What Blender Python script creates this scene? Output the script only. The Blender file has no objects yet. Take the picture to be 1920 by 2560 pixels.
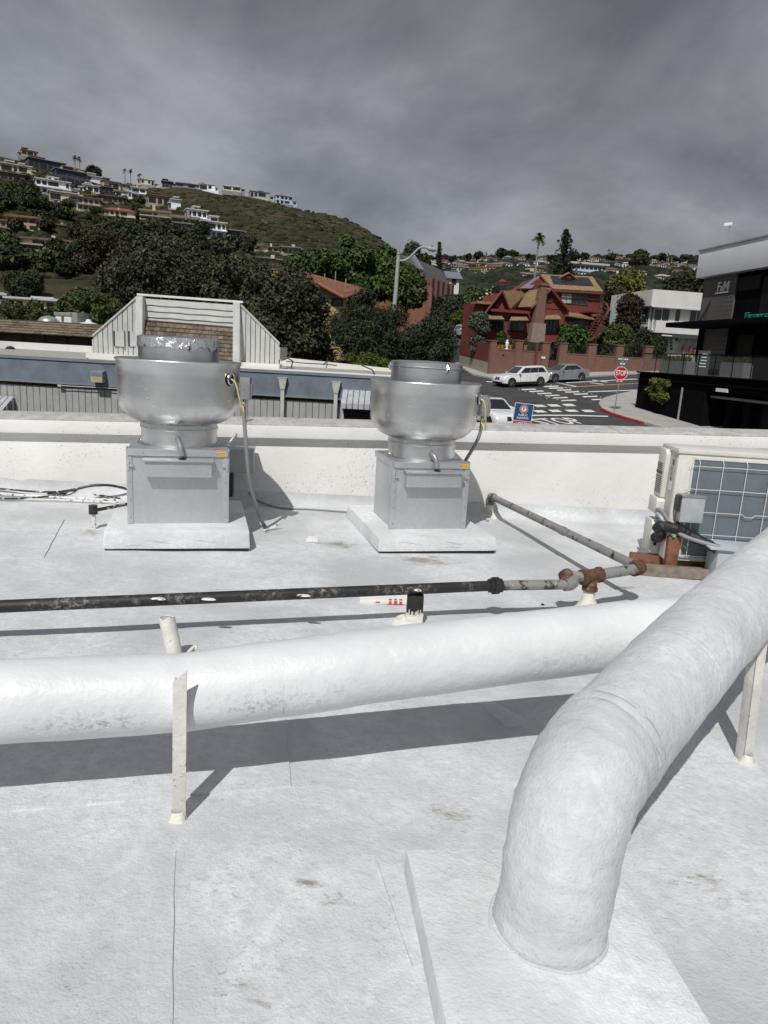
import bpy, bmesh, math, random
import numpy as np
from mathutils import Vector, Matrix
random.seed(7); np.random.seed(7)
RAD = math.radians
scene = bpy.context.scene
COL = scene.collection

# ------------------------------------------------------------------ camera
PITCH, ROLL, EYE, FPX = 12.6, 3.3, 1.6, 1775.0
_p, _r = RAD(PITCH), RAD(ROLL)
FWD = Vector((0, math.cos(_p), -math.sin(_p)))
_R0 = Vector((1, 0, 0)); _U0 = _R0.cross(FWD)
RIGHT = math.cos(_r)*_R0 + math.sin(_r)*_U0
UP = -math.sin(_r)*_R0 + math.cos(_r)*_U0
EYEP = Vector((0, 0, EYE))
cam_d = bpy.data.cameras.new('camera'); cam = bpy.data.objects.new('camera', cam_d); COL.objects.link(cam)
M = Matrix.Identity(4)
for i in range(3):
    M[i][0] = RIGHT[i]; M[i][1] = UP[i]; M[i][2] = -FWD[i]; M[i][3] = EYEP[i]
cam.matrix_world = M
cam_d.sensor_fit = 'VERTICAL'; cam_d.sensor_height = 24.0; cam_d.lens = FPX/2560*24.0
cam_d.clip_start = 0.05; cam_d.clip_end = 8000
scene.camera = cam

# ------------------------------------------------------------------ sky, sun, exposure
SUN_EL = RAD(50); SUN_TO = Vector((0.254, 0.967, 0)).normalized()     # horizontal direction the light travels
world = bpy.data.worlds.new('World'); scene.world = world; world.use_nodes = True
nt = world.node_tree; nt.nodes.clear()
def wn(t, **k):
    n = nt.nodes.new(t)
    for a, b in k.items(): setattr(n, a, b)
    return n
wout = wn('ShaderNodeOutputWorld'); wbg = wn('ShaderNodeBackground')
sky = wn('ShaderNodeTexSky'); sky.sky_type = 'NISHITA'; sky.sun_disc = False
sky.sun_elevation = SUN_EL; sky.sun_rotation = math.atan2(-SUN_TO.x, -SUN_TO.y)
tc = wn('ShaderNodeTexCoord'); sep = wn('ShaderNodeSeparateXYZ'); nt.links.new(tc.outputs['Generated'], sep.inputs[0])
# cloud deck: project the view direction on a high flat layer so the clouds flatten towards the horizon
zc = wn('ShaderNodeMath', operation='ADD'); zc.inputs[1].default_value = 0.55; nt.links.new(sep.outputs[2], zc.inputs[0])
zm = wn('ShaderNodeMath', operation='MAXIMUM'); zm.inputs[1].default_value = 0.05; nt.links.new(zc.outputs[0], zm.inputs[0])
dx = wn('ShaderNodeMath', operation='DIVIDE'); dy = wn('ShaderNodeMath', operation='DIVIDE')
nt.links.new(sep.outputs[0], dx.inputs[0]); nt.links.new(zm.outputs[0], dx.inputs[1])
nt.links.new(sep.outputs[1], dy.inputs[0]); nt.links.new(zm.outputs[0], dy.inputs[1])
cmb = wn('ShaderNodeCombineXYZ'); nt.links.new(dx.outputs[0], cmb.inputs[0]); nt.links.new(dy.outputs[0], cmb.inputs[1])
cmb.inputs[2].default_value = 3.3
n1 = wn('ShaderNodeTexNoise'); n1.inputs['Scale'].default_value = 2.1; n1.inputs['Detail'].default_value = 8; n1.inputs['Roughness'].default_value = 0.58; n1.inputs['Distortion'].default_value = 0.25
n2 = wn('ShaderNodeTexNoise'); n2.inputs['Scale'].default_value = 0.9; n2.inputs['Detail'].default_value = 3
nt.links.new(cmb.outputs[0], n1.inputs['Vector']); nt.links.new(cmb.outputs[0], n2.inputs['Vector'])
avg = wn('ShaderNodeMixRGB', blend_type='MIX'); avg.inputs[0].default_value = 0.34
nt.links.new(n1.outputs['Fac'], avg.inputs[1]); nt.links.new(n2.outputs['Fac'], avg.inputs[2])
ramp = wn('ShaderNodeValToRGB'); e = ramp.color_ramp.elements
e[0].position = 0.39; e[0].color = (0.112, 0.116, 0.131, 1); e[1].position = 0.61; e[1].color = (0.315, 0.32, 0.338, 1)
m_ = ramp.color_ramp.elements.new(0.5); m_.color = (0.196, 0.20, 0.214, 1)
nt.links.new(avg.outputs[0], ramp.inputs[0])
sk = wn('ShaderNodeMixRGB', blend_type='MULTIPLY'); sk.inputs[0].default_value = 1.0; sk.inputs[2].default_value = (0.10, 0.10, 0.10, 1)
nt.links.new(sky.outputs[0], sk.inputs[1])
thin = wn('ShaderNodeValToRGB'); e = thin.color_ramp.elements
e[0].position = 0.40; e[0].color = (0.0, 0.0, 0.0, 1); e[1].position = 0.72; e[1].color = (0.20, 0.20, 0.20, 1)
nt.links.new(n2.outputs['Fac'], thin.inputs[0])
mixs = wn('ShaderNodeMixRGB', blend_type='MIX'); nt.links.new(thin.outputs[0], mixs.inputs[0])
nt.links.new(ramp.outputs[0], mixs.inputs[1]); nt.links.new(sk.outputs[0], mixs.inputs[2])
nt.links.new(mixs.outputs[0], wbg.inputs[0]); wbg.inputs[1].default_value = 1.15
nt.links.new(wbg.outputs[0], wout.inputs[0])
sun_d = bpy.data.lights.new('sun', 'SUN'); sun = bpy.data.objects.new('sun', sun_d); COL.objects.link(sun)
sun_d.energy = 3.3; sun_d.angle = RAD(0.5); sun_d.color = (1.0, 0.982, 0.95)
sd = Vector((SUN_TO.x*math.cos(SUN_EL), SUN_TO.y*math.cos(SUN_EL), -math.sin(SUN_EL)))
sun.rotation_euler = (-sd).to_track_quat('Z', 'Y').to_euler(); sun.location = (-5, -20, 30)
vs = scene.view_settings; vs.view_transform = 'Standard'; vs.look = 'None'; vs.exposure = 0.0; vs.gamma = 1.0; vs.use_curve_mapping = False
scene.render.resolution_x = 768; scene.render.resolution_y = 1024
scene.cycles.max_bounces = 6; scene.cycles.diffuse_bounces = 3; scene.cycles.glossy_bounces = 3
scene.cycles.transmission_bounces = 4; scene.cycles.transparent_max_bounces = 6
scene.cycles.sample_clamp_indirect = 6.0

# ------------------------------------------------------------------ surveying: photograph point -> place in the world
def ray(px, py): return FWD + RIGHT*((px-960)/FPX) - UP*((py-1280)/FPX)
def at(px, py, Y):
    d = ray(px, py); return EYEP + d*(Y/d.y)
RA, RB = -0.02, -0.006                      # fall of the roof
def roof_z(x, y): return RA*x + RB*y
def on_roof(px, py, h=0.0):
    d = ray(px, py); t = (EYE-h)/(RA*d.x + RB*d.y - d.z); return EYEP + d*t
GA, GB, GC = -4.75, 0.043, 0.067            # slope of the streets
def ground_z(x, y): return GA + GB*x + GC*y
def on_ground(px, py, h=0.0):
    d = ray(px, py); t = (GA+h-EYE)/(d.z - GB*d.x - GC*d.y); return EYEP + d*t
def av(px, py):
    d = ray(px, py); return d.x/d.y, d.z/d.y
def table(pts):
    r = sorted((av(x, y) for x, y in pts)); return [q[0] for q in r], [q[1] for q in r]
LR = table([(-900,250),(-400,330),(-100,370),(0,392),(60,402),(110,416),(160,434),(230,452),(300,466),(400,474),(500,480),(600,488),(680,502),(740,512),(800,522),(860,542),(900,560),(950,590),(1000,622),(1060,680),(1150,770),(1300,900)])
FR = table([(-900,560),(0,600),(800,655),(950,660),(1010,652),(1080,655),(1150,652),(1200,645),(1250,637),(1300,640),(1400,642),(1500,645),(1600,652),(1700,660),(1760,664),(1900,668),(2300,690),(3000,730)])
def lerp(a, b, t): return a + (b-a)*t
def terrain(x, y):
    """height of the land at x, y: street slope near by, the hillside on the left, the far ridge on the right"""
    g = ground_z(x, min(y, 110)) if y < 110 else None
    a = x/max(y, 1.0)
    if y <= 110: return max(min(ground_z(x, y), 8.0), -9)
    zf = max(min(ground_z(a*110, 110), 8.0), -9)
    v = float(np.interp(a, LR[0], LR[1])); Yr = float(np.interp(a, [-0.6, -0.1, 0.05, 0.3], [430, 480, 360, 300])); zr = EYE + v*Yr
    if y <= Yr: zl = zf + (zr-zf)*((y-110)/(Yr-110))**1.06
    else: zl = zr - 0.22*(y-Yr)
    v2 = float(np.interp(a, FR[0], FR[1])); Y2 = 900.0; z2 = EYE + v2*Y2
    z2 = zf + (z2-zf)*((y-110)/(Y2-110)) if y <= Y2 else z2 - 0.12*(y-Y2)
    n = 1.6*math.sin(x*0.045+1.3)*math.sin(y*0.03)+0.8*math.sin(x*0.11+y*0.09)
    return max(zl, z2, -30) + n*min(1, (y-110)/120)
def on_terrain(px, py):
    d = ray(px, py); d = d/d.y; Y = 60.0
    while Y < 1500:
        P = EYEP + d*Y
        if P.z < terrain(P.x, P.y): return P
        Y *= 1.012
    return EYEP + d*900

# ------------------------------------------------------------------ materials
MATS = {}
def mat_base(name):
    m = bpy.data.materials.new(name); m.use_nodes = True; MATS[name] = m
    return m, m.node_tree, m.node_tree.nodes['Principled BSDF']
def N(t, typ, **k):
    n = t.nodes.new(typ)
    for a, b in k.items():
        if a in n.inputs.keys(): n.inputs[a].default_value = b
        else: setattr(n, a, b)
    return n
def c4(c): return (c[0], c[1], c[2], 1)
def ramp2(t, src, p0, c0, p1, c1):
    r = N(t, 'ShaderNodeValToRGB'); e = r.color_ramp.elements
    e[0].position = p0; e[0].color = c4(c0); e[1].position = p1; e[1].color = c4(c1)
    t.links.new(src, r.inputs[0]); return r.outputs[0]
def mixc(t, fac, a, b, mode='MIX'):
    m = N(t, 'ShaderNodeMixRGB', blend_type=mode)
    for s, v in ((0, fac), (1, a), (2, b)):
        if isinstance(v, bpy.types.NodeSocket): t.links.new(v, m.inputs[s])
        elif isinstance(v, (int, float)): m.inputs[s].default_value = v
        else: m.inputs[s].default_value = c4(v)
    return m.outputs[0]
def noise(t, vec, scale, detail=4, rough=0.55, dist=0.0):
    n = N(t, 'ShaderNodeTexNoise', Scale=scale, Detail=detail, Roughness=rough, Distortion=dist); t.links.new(vec, n.inputs['Vector']); return n.outputs['Fac']
def bump(t, b, h, strength=0.3, dist=0.01, prev=None):
    n = N(t, 'ShaderNodeBump', Strength=strength, Distance=dist); t.links.new(h, n.inputs['Height'])
    if prev is not None: t.links.new(prev, n.inputs['Normal'])
    t.links.new(n.outputs[0], b.inputs['Normal']); return n.outputs[0]
def coord(t, kind='Object'):
    c = N(t, 'ShaderNodeTexCoord'); return c.outputs[kind]
def geo_pos(t): return N(t, 'ShaderNodeNewGeometry').outputs['Position']
def pm(name, col, rough=0.7, metal=0.0, var=0.18, scale=3.0, bs=0.0, bscale=30.0, bdist=0.01, col2=None, spec=None, spot=None, coat=0):
    """general painted / mineral / metal surface: two-tone noise, optional relief and dark flecks"""
    m, t, b = mat_base(name); pos = geo_pos(t)
    n = noise(t, pos, scale, 6, 0.6)
    lo = [c*(1-var) for c in col]; hi = [min(1, c*(1+var)) for c in col]
    c = ramp2(t, n, 0.32, col2 or lo, 0.68, hi)
    if spot:
        s = noise(t, pos, spot[0], 3, 0.7); c = mixc(t, ramp2(t, s, spot[1], (0,0,0), spot[1]+0.06, (1,1,1)), c, spot[2])
    t.links.new(c, b.inputs['Base Color'])
    b.inputs['Roughness'].default_value = rough; b.inputs['Metallic'].default_value = metal
    if spec is not None: b.inputs['Specular IOR Level'].default_value = spec
    if coat: b.inputs['Coat Weight'].default_value = coat; b.inputs['Coat Roughness'].default_value = 0.05
    if bs: bump(t, b, noise(t, pos, bscale, 5, 0.6), bs, bdist)
    return m

SCUFFS = [(772,2208,.10,.035,1.),(640,2455,.22,.14,-.3),(520,2225,.2,.12,-.2),(1120,2035,.2,.12,-.2),(1060,1400,.55,.30,.55),(850,1362,.30,.22,.75),(230,1330,.25,.3,.2),(830,2245,.12,.06,.2),(1770,2200,.3,.2,-.3),(1560,1470,.25,.12,.5)]
def roof_paint(name, base, dirt, speck, seed=0.0, scuffs=False):
    m, t, b = mat_base(name); pos = geo_pos(t)
    off = N(t, 'ShaderNodeVectorMath', operation='ADD'); t.links.new(pos, off.inputs[0]); off.inputs[1].default_value = (seed, seed*2, 0); pos = off.outputs[0]
    big = noise(t, pos, 1.1, 5, 0.62, 0.4); mid = noise(t, pos, 5.5, 6, 0.65)
    c = ramp2(t, big, 0.36, [k*0.68 for k in base], 0.58, base)
    c = mixc(t, ramp2(t, noise(t, pos, 21, 8, .82), .38, (.65,.65,.65), .58, (0,0,0)), c, [k*.68 for k in base])
    fs_ = mixc(t, 1., ramp2(t, noise(t, pos, 120, 3, .7), .62, (0,0,0), .70, (1,1,1)), ramp2(t, noise(t, pos, 4.2, 4, .6), .48, (0,0,0), .66, (.8,.8,.8)), 'MULTIPLY'); c = mixc(t, fs_, c, [k*.42 for k in base])
    c = mixc(t, ramp2(t, mid, 0.47, (0,0,0), 0.74, (0.55,0.55,0.55)), c, dirt)
    # grime flecks gathered in patches
    patch = ramp2(t, noise(t, pos, 2.6, 5, 0.62, 0.8), 0.52, (0,0,0), 0.66, (1,1,1))
    fine = ramp2(t, noise(t, pos, 62, 4, 0.75), 0.58, (0,0,0), 0.66, (1,1,1))
    both = mixc(t, 1.0, patch, fine, 'MULTIPLY')
    c = mixc(t, mixc(t, 1.0, both, (speck, speck, speck), 'MULTIPLY'), c, (0.26, 0.255, 0.245))
    # brush-thin places where the old grey sheet shows
    if scuffs:
        gp = geo_pos(t); tot = None
        for px, py, sx, sy, st in SCUFFS:
            P = on_roof(px, py); mp = N(t, 'ShaderNodeMapping'); mp.inputs['Location'].default_value = (-P.x/sx, -P.y/sy, 0); mp.inputs['Scale'].default_value = (1/sx, 1/sy, 0); t.links.new(gp, mp.inputs['Vector'])
            ln = N(t, 'ShaderNodeVectorMath', operation='LENGTH'); t.links.new(mp.outputs[0], ln.inputs[0]); near = ramp2(t, ln.outputs['Value'], 0.0, (.22+.16*st,)*3, 1.7, (0,0,0))
            tot = near if tot is None else mixc(t, 1., tot, near, 'LIGHTEN')
        stv = N(t, 'ShaderNodeMapping'); stv.inputs['Scale'].default_value = (.6, 1.3, 1); t.links.new(gp, stv.inputs['Vector'])
        ad = N(t, 'ShaderNodeMath', operation='ADD'); t.links.new(tot, ad.inputs[0]); t.links.new(noise(t, stv.outputs[0], 16, 9, .8, .5), ad.inputs[1])
        c = mixc(t, ramp2(t, ad.outputs[0], .655, (0,0,0), .80, (.9,.9,.9)), c, (0.27, 0.25, 0.22))
    thin = ramp2(t, noise(t, pos, 2.6, 7, 0.72, 1.2), 0.66, (0,0,0), 0.73, (0.7,0.7,0.7))
    thinf = mixc(t, 1.0, thin, ramp2(t, noise(t, pos, 24, 4, 0.7), 0.46, (0,0,0), 0.56, (1,1,1)), 'MULTIPLY')
    c = mixc(t, thinf, c, (0.47, 0.455, 0.42))
    t.links.new(c, b.inputs['Base Color']); b.inputs['Roughness'].default_value = 0.55; b.inputs['Specular IOR Level'].default_value = 0.32
    h1 = bump(t, b, noise(t, pos, 6, 6, 0.62), 0.45, 0.025)
    vo = N(t, 'ShaderNodeTexVoronoi', Scale=34.0, Randomness=1.0); t.links.new(pos, vo.inputs['Vector']); lump = mixc(t, 1., ramp2(t, vo.outputs['Distance'], .06, (1,1,1), .30, (0,0,0)), ramp2(t, noise(t, pos, 3.1, 4, .6), .50, (0,0,0), .62, (1,1,1)), 'MULTIPLY'); h1 = bump(t, b, lump, 0.22, 0.005, h1)
    h2 = bump(t, b, noise(t, pos, 45, 4, 0.65), 0.5, 0.007, h1)
    bump(t, b, noise(t, pos, 110, 2, 0.6), 0.5, 0.004, h2)
    return m
roof_paint('roof_white', (0.74, 0.753, 0.77), (0.52, 0.525, 0.525), 0.9, scuffs=True)
roof_paint('pipe_white', (0.735, 0.748, 0.765), (0.56, 0.565, 0.565), 0.35, 3.7)
roof_paint('curb_white', (0.85, 0.862, 0.875), (0.70, 0.715, 0.725), 0.2, 8.1)
def stucco():
    m, t, b = mat_base('stucco'); pos = geo_pos(t)
    c = ramp2(t, noise(t, pos, 1.5, 5), 0.3, (0.74, 0.73, 0.69), 0.7, (0.83, 0.825, 0.80))
    low = ramp2(t, noise(t, pos, 45, 4, 0.8), 0.60, (0,0,0), 0.64, (1,1,1)); pt = ramp2(t, noise(t, pos, 1.3, 3), 0.48, (0,0,0), 0.62, (0.9,0.9,0.9))
    c = mixc(t, mixc(t, 1.0, low, pt, 'MULTIPLY'), c, (0.20, 0.19, 0.17))
    t.links.new(c, b.inputs['Base Color']); b.inputs['Roughness'].default_value = 0.75
    h = bump(t, b, noise(t, pos, 12, 5, 0.6), 0.35, 0.015); bump(t, b, noise(t, pos, 70, 3, 0.6), 0.35, 0.005, h)
stucco()
pm('coping_grey', (0.46, 0.455, 0.43), 0.8, var=0.22, scale=6, bs=0.3, bscale=60, spot=(40, 0.60, (0.14,0.14,0.13)))
def brushed(name, col, rough, stretch, aniso=0.0):
    m, t, b = mat_base(name); o = coord(t)
    mp = N(t, 'ShaderNodeMapping'); mp.inputs['Scale'].default_value = stretch; t.links.new(o, mp.inputs['Vector'])
    f = noise(t, mp.outputs[0], 6, 6, 0.7); g = noise(t, o, 2.2, 4, 0.6)
    c = ramp2(t, f, 0.25, [k*0.90 for k in col], 0.75, col)
    c = mixc(t, ramp2(t, g, 0.46, (0,0,0), 0.70, (0.55,0.55,0.55)), c, [k*0.60 for k in col])
    if name == 'aluminium':      # grease film round the foot of the bowl
        sz = N(t, 'ShaderNodeSeparateXYZ'); t.links.new(o, sz.inputs[0]); zr = ramp2(t, sz.outputs[2], .80, (1,1,1), .93, (0,0,0)); gn = ramp2(t, noise(t, o, 4.5, 5, .65), .44, (0,0,0), .60, (1,1,1)); zl = ramp2(t, sz.outputs[2], .775, (0,0,0), .785, (1,1,1))
        c = mixc(t, mixc(t, 1., mixc(t, 1., zr, gn, 'MULTIPLY'), mixc(t, 1., zl, (.8,.8,.8), 'MULTIPLY'), 'MULTIPLY'), c, (.20,.19,.175))
    t.links.new(c, b.inputs['Base Color']); b.inputs['Metallic'].default_value = 1.0
    r = N(t, 'ShaderNodeMapRange'); r.inputs['From Min'].default_value = 0.3; r.inputs['From Max'].default_value = 0.7
    r.inputs['To Min'].default_value = rough-0.05; r.inputs['To Max'].default_value = rough+0.10; t.links.new(f, r.inputs['Value']); t.links.new(r.outputs[0], b.inputs['Roughness'])
    bump(t, b, f, 0.06, 0.002)
brushed('aluminium', (0.72, 0.72, 0.715), 0.33, (0.6, 0.6, 14))
brushed('aluminium_bright', (0.80, 0.805, 0.81), 0.33, (0.5, 0.5, 20))
def galv():
    m, t, b = mat_base('galvanised'); o = coord(t)
    v = N(t, 'ShaderNodeTexVoronoi', Scale=28.0); t.links.new(o, v.inputs['Vector'])
    c = ramp2(t, v.outputs['Distance'], 0.0, (0.55, 0.565, 0.58), 0.9, (0.605, 0.62, 0.635))
    g = noise(t, o, 3, 5); c = mixc(t, ramp2(t, g, 0.45, (0,0,0), 0.8, (0.4,0.4,0.4)), c, (0.44, 0.455, 0.47))
    t.links.new(c, b.inputs['Base Color']); b.inputs['Metallic'].default_value = 0.75; b.inputs['Roughness'].default_value = 0.44
galv()
def foil():
    m, t, b = mat_base('foil'); o = coord(t)
    b.inputs['Base Color'].default_value = (0.88, 0.89, 0.9, 1); b.inputs['Metallic'].default_value = 1; b.inputs['Roughness'].default_value = 0.28
    bump(t, b, noise(t, o, 20, 5, 0.6, 1.0), 0.7, 0.02)
foil()
def pipe_black():
    m, t, b = mat_base('pipe_black'); pos = geo_pos(t)
    n = noise(t, pos, 38, 6, 0.78); g = noise(t, pos, 4, 4)
    c = mixc(t, ramp2(t, n, 0.50, (0,0,0), 0.62, (1,1,1)), (0.022, 0.021, 0.02), (0.30, 0.295, 0.285))
    c = mixc(t, ramp2(t, g, 0.44, (0,0,0), 0.62, (0.75,0.75,0.75)), (0.018, 0.017, 0.017), c)
    t.links.new(c, b.inputs['Base Color']); b.inputs['Roughness'].default_value = 0.55; bump(t, b, n, 0.4, 0.004)
pipe_black()
def pipe_grey():
    m, t, b = mat_base('pipe_grey'); pos = geo_pos(t)
    n = noise(t, pos, 22, 6, 0.75); 
    c = mixc(t, ramp2(t, noise(t, pos, 9, 5, 0.7), 0.53, (0,0,0), 0.60, (1,1,1)), (0.27, 0.265, 0.25), (0.04, 0.038, 0.036))
    c = mixc(t, ramp2(t, n, 0.58, (0,0,0), 0.66, (0.7,0.7,0.7)), c, (0.62, 0.61, 0.58))
    t.links.new(c, b.inputs['Base Color']); b.inputs['Roughness'].default_value = 0.6; b.inputs['Metallic'].default_value = 0.15; bump(t, b, n, 0.4, 0.004)
pipe_grey()
pm('rust', (0.115, 0.055, 0.032), 0.85, var=0.45, scale=26, bs=0.6, bscale=60, bdist=0.006, spot=(14, 0.62, (0.28,0.25,0.22)))
pm('old_wood', (0.23, 0.19, 0.155), 0.85, var=0.35, scale=14, bs=0.5, bscale=35)
pm('redwood', (0.20, 0.085, 0.045), 0.7, var=0.45, scale=9, bs=0.4, bscale=30)
pm('black_wood', (0.016, 0.015, 0.014), 0.6, var=0.3, scale=20, bs=0.4)
pm('tar', (0.012, 0.012, 0.012), 0.5, var=0.3)
pm('boot_white', (0.72, 0.70, 0.64), 0.7, var=0.12, scale=14, bs=0.7, bscale=30, bdist=0.012, spot=(50, 0.66, (0.3,0.28,0.25)))
pm('iron_white', (0.66, 0.645, 0.59), 0.6, var=0.12, scale=12, bs=0.4, bscale=50, spot=(34, 0.63, (0.36,0.31,0.24)))
pm('conduit', (0.25, 0.255, 0.26), 0.5, var=0.12)
pm('conduit_white', (0.72, 0.72, 0.70), 0.6, var=0.1, spot=(22, 0.56, (0.09,0.085,0.08)))
pm('cable_black', (0.03, 0.03, 0.03), 0.5, spot=(20, 0.56, (0.6,0.59,0.57)))
pm('cable_yellow', (0.70, 0.55, 0.19), 0.45, var=0.08)
pm('hole_black', (0.008, 0.008, 0.008), 0.6)
pm('zinc_bright', (0.82, 0.83, 0.84), 0.25, metal=1.0, var=0.08)
pm('zinc_dull', (0.36, 0.365, 0.37), 0.45, metal=0.6, var=0.12)
pm('label_yellow', (0.85, 0.52, 0.03), 0.5, var=0.04)
pm('label_red', (0.62, 0.10, 0.09), 0.5, var=0.05)
pm('label_white', (0.82, 0.82, 0.84), 0.5, var=0.03)
pm('label_black', (0.03, 0.03, 0.03), 0.5, var=0.05)
pm('ac_cream', (0.66, 0.65, 0.60), 0.5, var=0.07, scale=5, spot=(60, 0.70, (0.25,0.22,0.18)))
pm('ac_side', (0.56, 0.545, 0.49), 0.5, var=0.07, scale=5, spot=(60, 0.69, (0.22,0.19,0.15)))
def coil():
    m, t, b = mat_base('coil'); o = geo_pos(t)
    w = N(t, 'ShaderNodeTexWave', Scale=110.0, Distortion=0.4); w.bands_direction = 'X'; t.links.new(o, w.inputs['Vector'])
    c = ramp2(t, w.outputs['Fac'], 0.2, (0.10, 0.125, 0.145), 0.9, (0.22, 0.26, 0.285))
    c = mixc(t, ramp2(t, noise(t, o, 7, 5), 0.4, (0,0,0), 0.75, (0.6,0.6,0.6)), c, (0.12, 0.145, 0.16))
    t.links.new(c, b.inputs['Base Color']); b.inputs['Roughness'].default_value = 0.55; b.inputs['Metallic'].default_value = 0.2
coil()
pm('wire_white', (0.74, 0.735, 0.70), 0.45, var=0.06)
pm('insul_black', (0.018, 0.018, 0.02), 0.45, var=0.4, scale=14, bs=0.8, bscale=26, bdist=0.02, spot=(24, 0.66, (0.3,0.3,0.3)))
pm('box_grey', (0.42, 0.45, 0.47), 0.5, var=0.12, scale=9, metal=0.2, spot=(60, 0.66, (0.16,0.17,0.17)))
pm('bracket_blue', (0.43, 0.465, 0.50), 0.55, var=0.10, scale=6, spot=(40, 0.68, (0.2,0.2,0.2)))
pm('paper', (0.78, 0.77, 0.74), 0.7, var=0.05, bs=0.3)
pm('print_red', (0.55, 0.10, 0.05), 0.7, var=0.2, scale=40)

# ------------------------------------------------------------------ mesh builder and scene bookkeeping
class MB:
    def __init__(s): s.v = []; s.f = []
    def add(s, vs, fs):
        o = len(s.v); s.v += [tuple(p) for p in vs]; s.f += [tuple(i+o for i in q) for q in fs]; return s
    def box(s, x0, x1, y0, y1, z0, z1):
        return s.add([(x0,y0,z0),(x1,y0,z0),(x1,y1,z0),(x0,y1,z0),(x0,y0,z1),(x1,y0,z1),(x1,y1,z1),(x0,y1,z1)],
                     [(0,3,2,1),(4,5,6,7),(0,1,5,4),(1,2,6,5),(2,3,7,6),(3,0,4,7)])
    def hexa(s, p):          # eight corners, bottom ring then top ring
        return s.add(p, [(0,3,2,1),(4,5,6,7),(0,1,5,4),(1,2,6,5),(2,3,7,6),(3,0,4,7)])
    def prism(s, poly, y0, y1):      # polygon in x,z extruded along y
        n = len(poly); vs = [(x,y0,z) for x,z in poly]+[(x,y1,z) for x,z in poly]
        return s.add(vs, [tuple(range(n)), tuple(range(2*n-1, n-1, -1))]+[(i,i+n,(i+1)%n+n,(i+1)%n) for i in range(n)])
    def prismx(s, poly, x0, x1):     # polygon in y,z extruded along x
        n = len(poly); vs = [(x0,y,z) for y,z in poly]+[(x1,y,z) for y,z in poly]
        return s.add(vs, [tuple(range(n)), tuple(range(2*n-1, n-1, -1))]+[(i,i+n,(i+1)%n+n,(i+1)%n) for i in range(n)])
    def slab(s, poly, thick):        # planar polygon in space with a thickness along its normal
        P = [Vector(p) for p in poly]; nrm = (P[1]-P[0]).cross(P[2]-P[0]).normalized(); n = len(P)
        vs = [p+nrm*0 for p in P]+[p-nrm*thick for p in P]
        return s.add(vs, [tuple(range(n)), tuple(range(2*n-1, n-1, -1))]+[(i,i+n,(i+1)%n+n,(i+1)%n) for i in range(n)])
    def tube(s, pts, r, n=10, cap=True, wob=0.0):
        P = [Vector(p) for p in pts]; k = len(P); rs = r if isinstance(r, (list, tuple)) else [r]*k
        T = [(P[min(i+1,k-1)]-P[max(i-1,0)]).normalized() for i in range(k)]
        a = Vector((0,0,1)) if abs(T[0].z) < 0.9 else Vector((1,0,0)); u = T[0].cross(a).normalized(); o = len(s.v)
        for i in range(k):
            u = (u - T[i]*u.dot(T[i])).normalized(); w = T[i].cross(u)
            for j in range(n):
                an = 2*math.pi*j/n; rr = rs[i]*(1 + (random.uniform(-wob, wob) if wob else 0))
                s.v.append(tuple(P[i] + (u*math.cos(an)+w*math.sin(an))*rr))
        for i in range(k-1):
            for j in range(n): s.f.append((o+i*n+j, o+i*n+(j+1)%n, o+(i+1)*n+(j+1)%n, o+(i+1)*n+j))
        if cap: s.f.append(tuple(o+j for j in range(n-1,-1,-1))); s.f.append(tuple(o+(k-1)*n+j for j in range(n)))
        return s
    def lathe(s, prof, n=32, c=(0,0,0), close=False):
        o = len(s.v); k = len(prof)
        for r, z in prof:
            for j in range(n): an = 2*math.pi*j/n; s.v.append((c[0]+r*math.cos(an), c[1]+r*math.sin(an), c[2]+z))
        for i in range(k-1):
            for j in range(n): s.f.append((o+i*n+j, o+i*n+(j+1)%n, o+(i+1)*n+(j+1)%n, o+(i+1)*n+j))
        if close: s.f.append(tuple(o+j for j in range(n-1,-1,-1))); s.f.append(tuple(o+(k-1)*n+j for j in range(n)))
        return s
    def disc(s, c, axis, r, h, n=16):
        a = Vector(axis).normalized(); c = Vector(c); return s.tube([c, c+a*h], r, n)
    def shift(s, d, rz=0.0, sc=1.0):
        ca, sa = math.cos(rz), math.sin(rz)
        s.v = [((x*ca-y*sa)*sc+d[0], (x*sa+y*ca)*sc+d[1], z*sc+d[2]) for x,y,z in s.v]; return s
    def mesh(s, name, smooth=False, bevel=0.0, seg=2, angle=38):
        me = bpy.data.meshes.new(name); me.from_pydata(s.v, [], s.f)
        if bevel:
            bm = bmesh.new(); bm.from_mesh(me); bmesh.ops.remove_doubles(bm, verts=bm.verts, dist=1e-5)
            bmesh.ops.bevel(bm, geom=list(bm.edges), offset=bevel, segments=seg, affect='EDGES', profile=0.6); bm.to_mesh(me); bm.free(); smooth = True
        if smooth:
            me.polygons.foreach_set('use_smooth', [True]*len(me.polygons)); me.set_sharp_from_angle(angle=RAD(angle))
        me.update(); return me
    def build(s, name, mat, parent=None, smooth=False, bevel=0.0, world=False, **k):
        if world and parent is not None:
            l = parent.location; s.v = [(x-l.x, y-l.y, z-l.z) for x,y,z in s.v]
        return link(name, s.mesh(name, smooth, bevel, **k), mat, parent)
def link(name, me, mat, parent=None, loc=None, scale=None, rot=None):
    o = bpy.data.objects.new(name, me); COL.objects.link(o)
    if mat is not None and len(me.materials) == 0: me.materials.append(MATS[mat])
    if parent is not None:
        o.parent = parent
        if parent.type == 'MESH': o.matrix_parent_inverse = parent.matrix_basis.inverted()
    if loc is not None: o.location = loc
    if scale is not None: o.scale = scale
    if rot is not None: o.rotation_euler = rot
    return o
CUBES = {}
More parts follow.
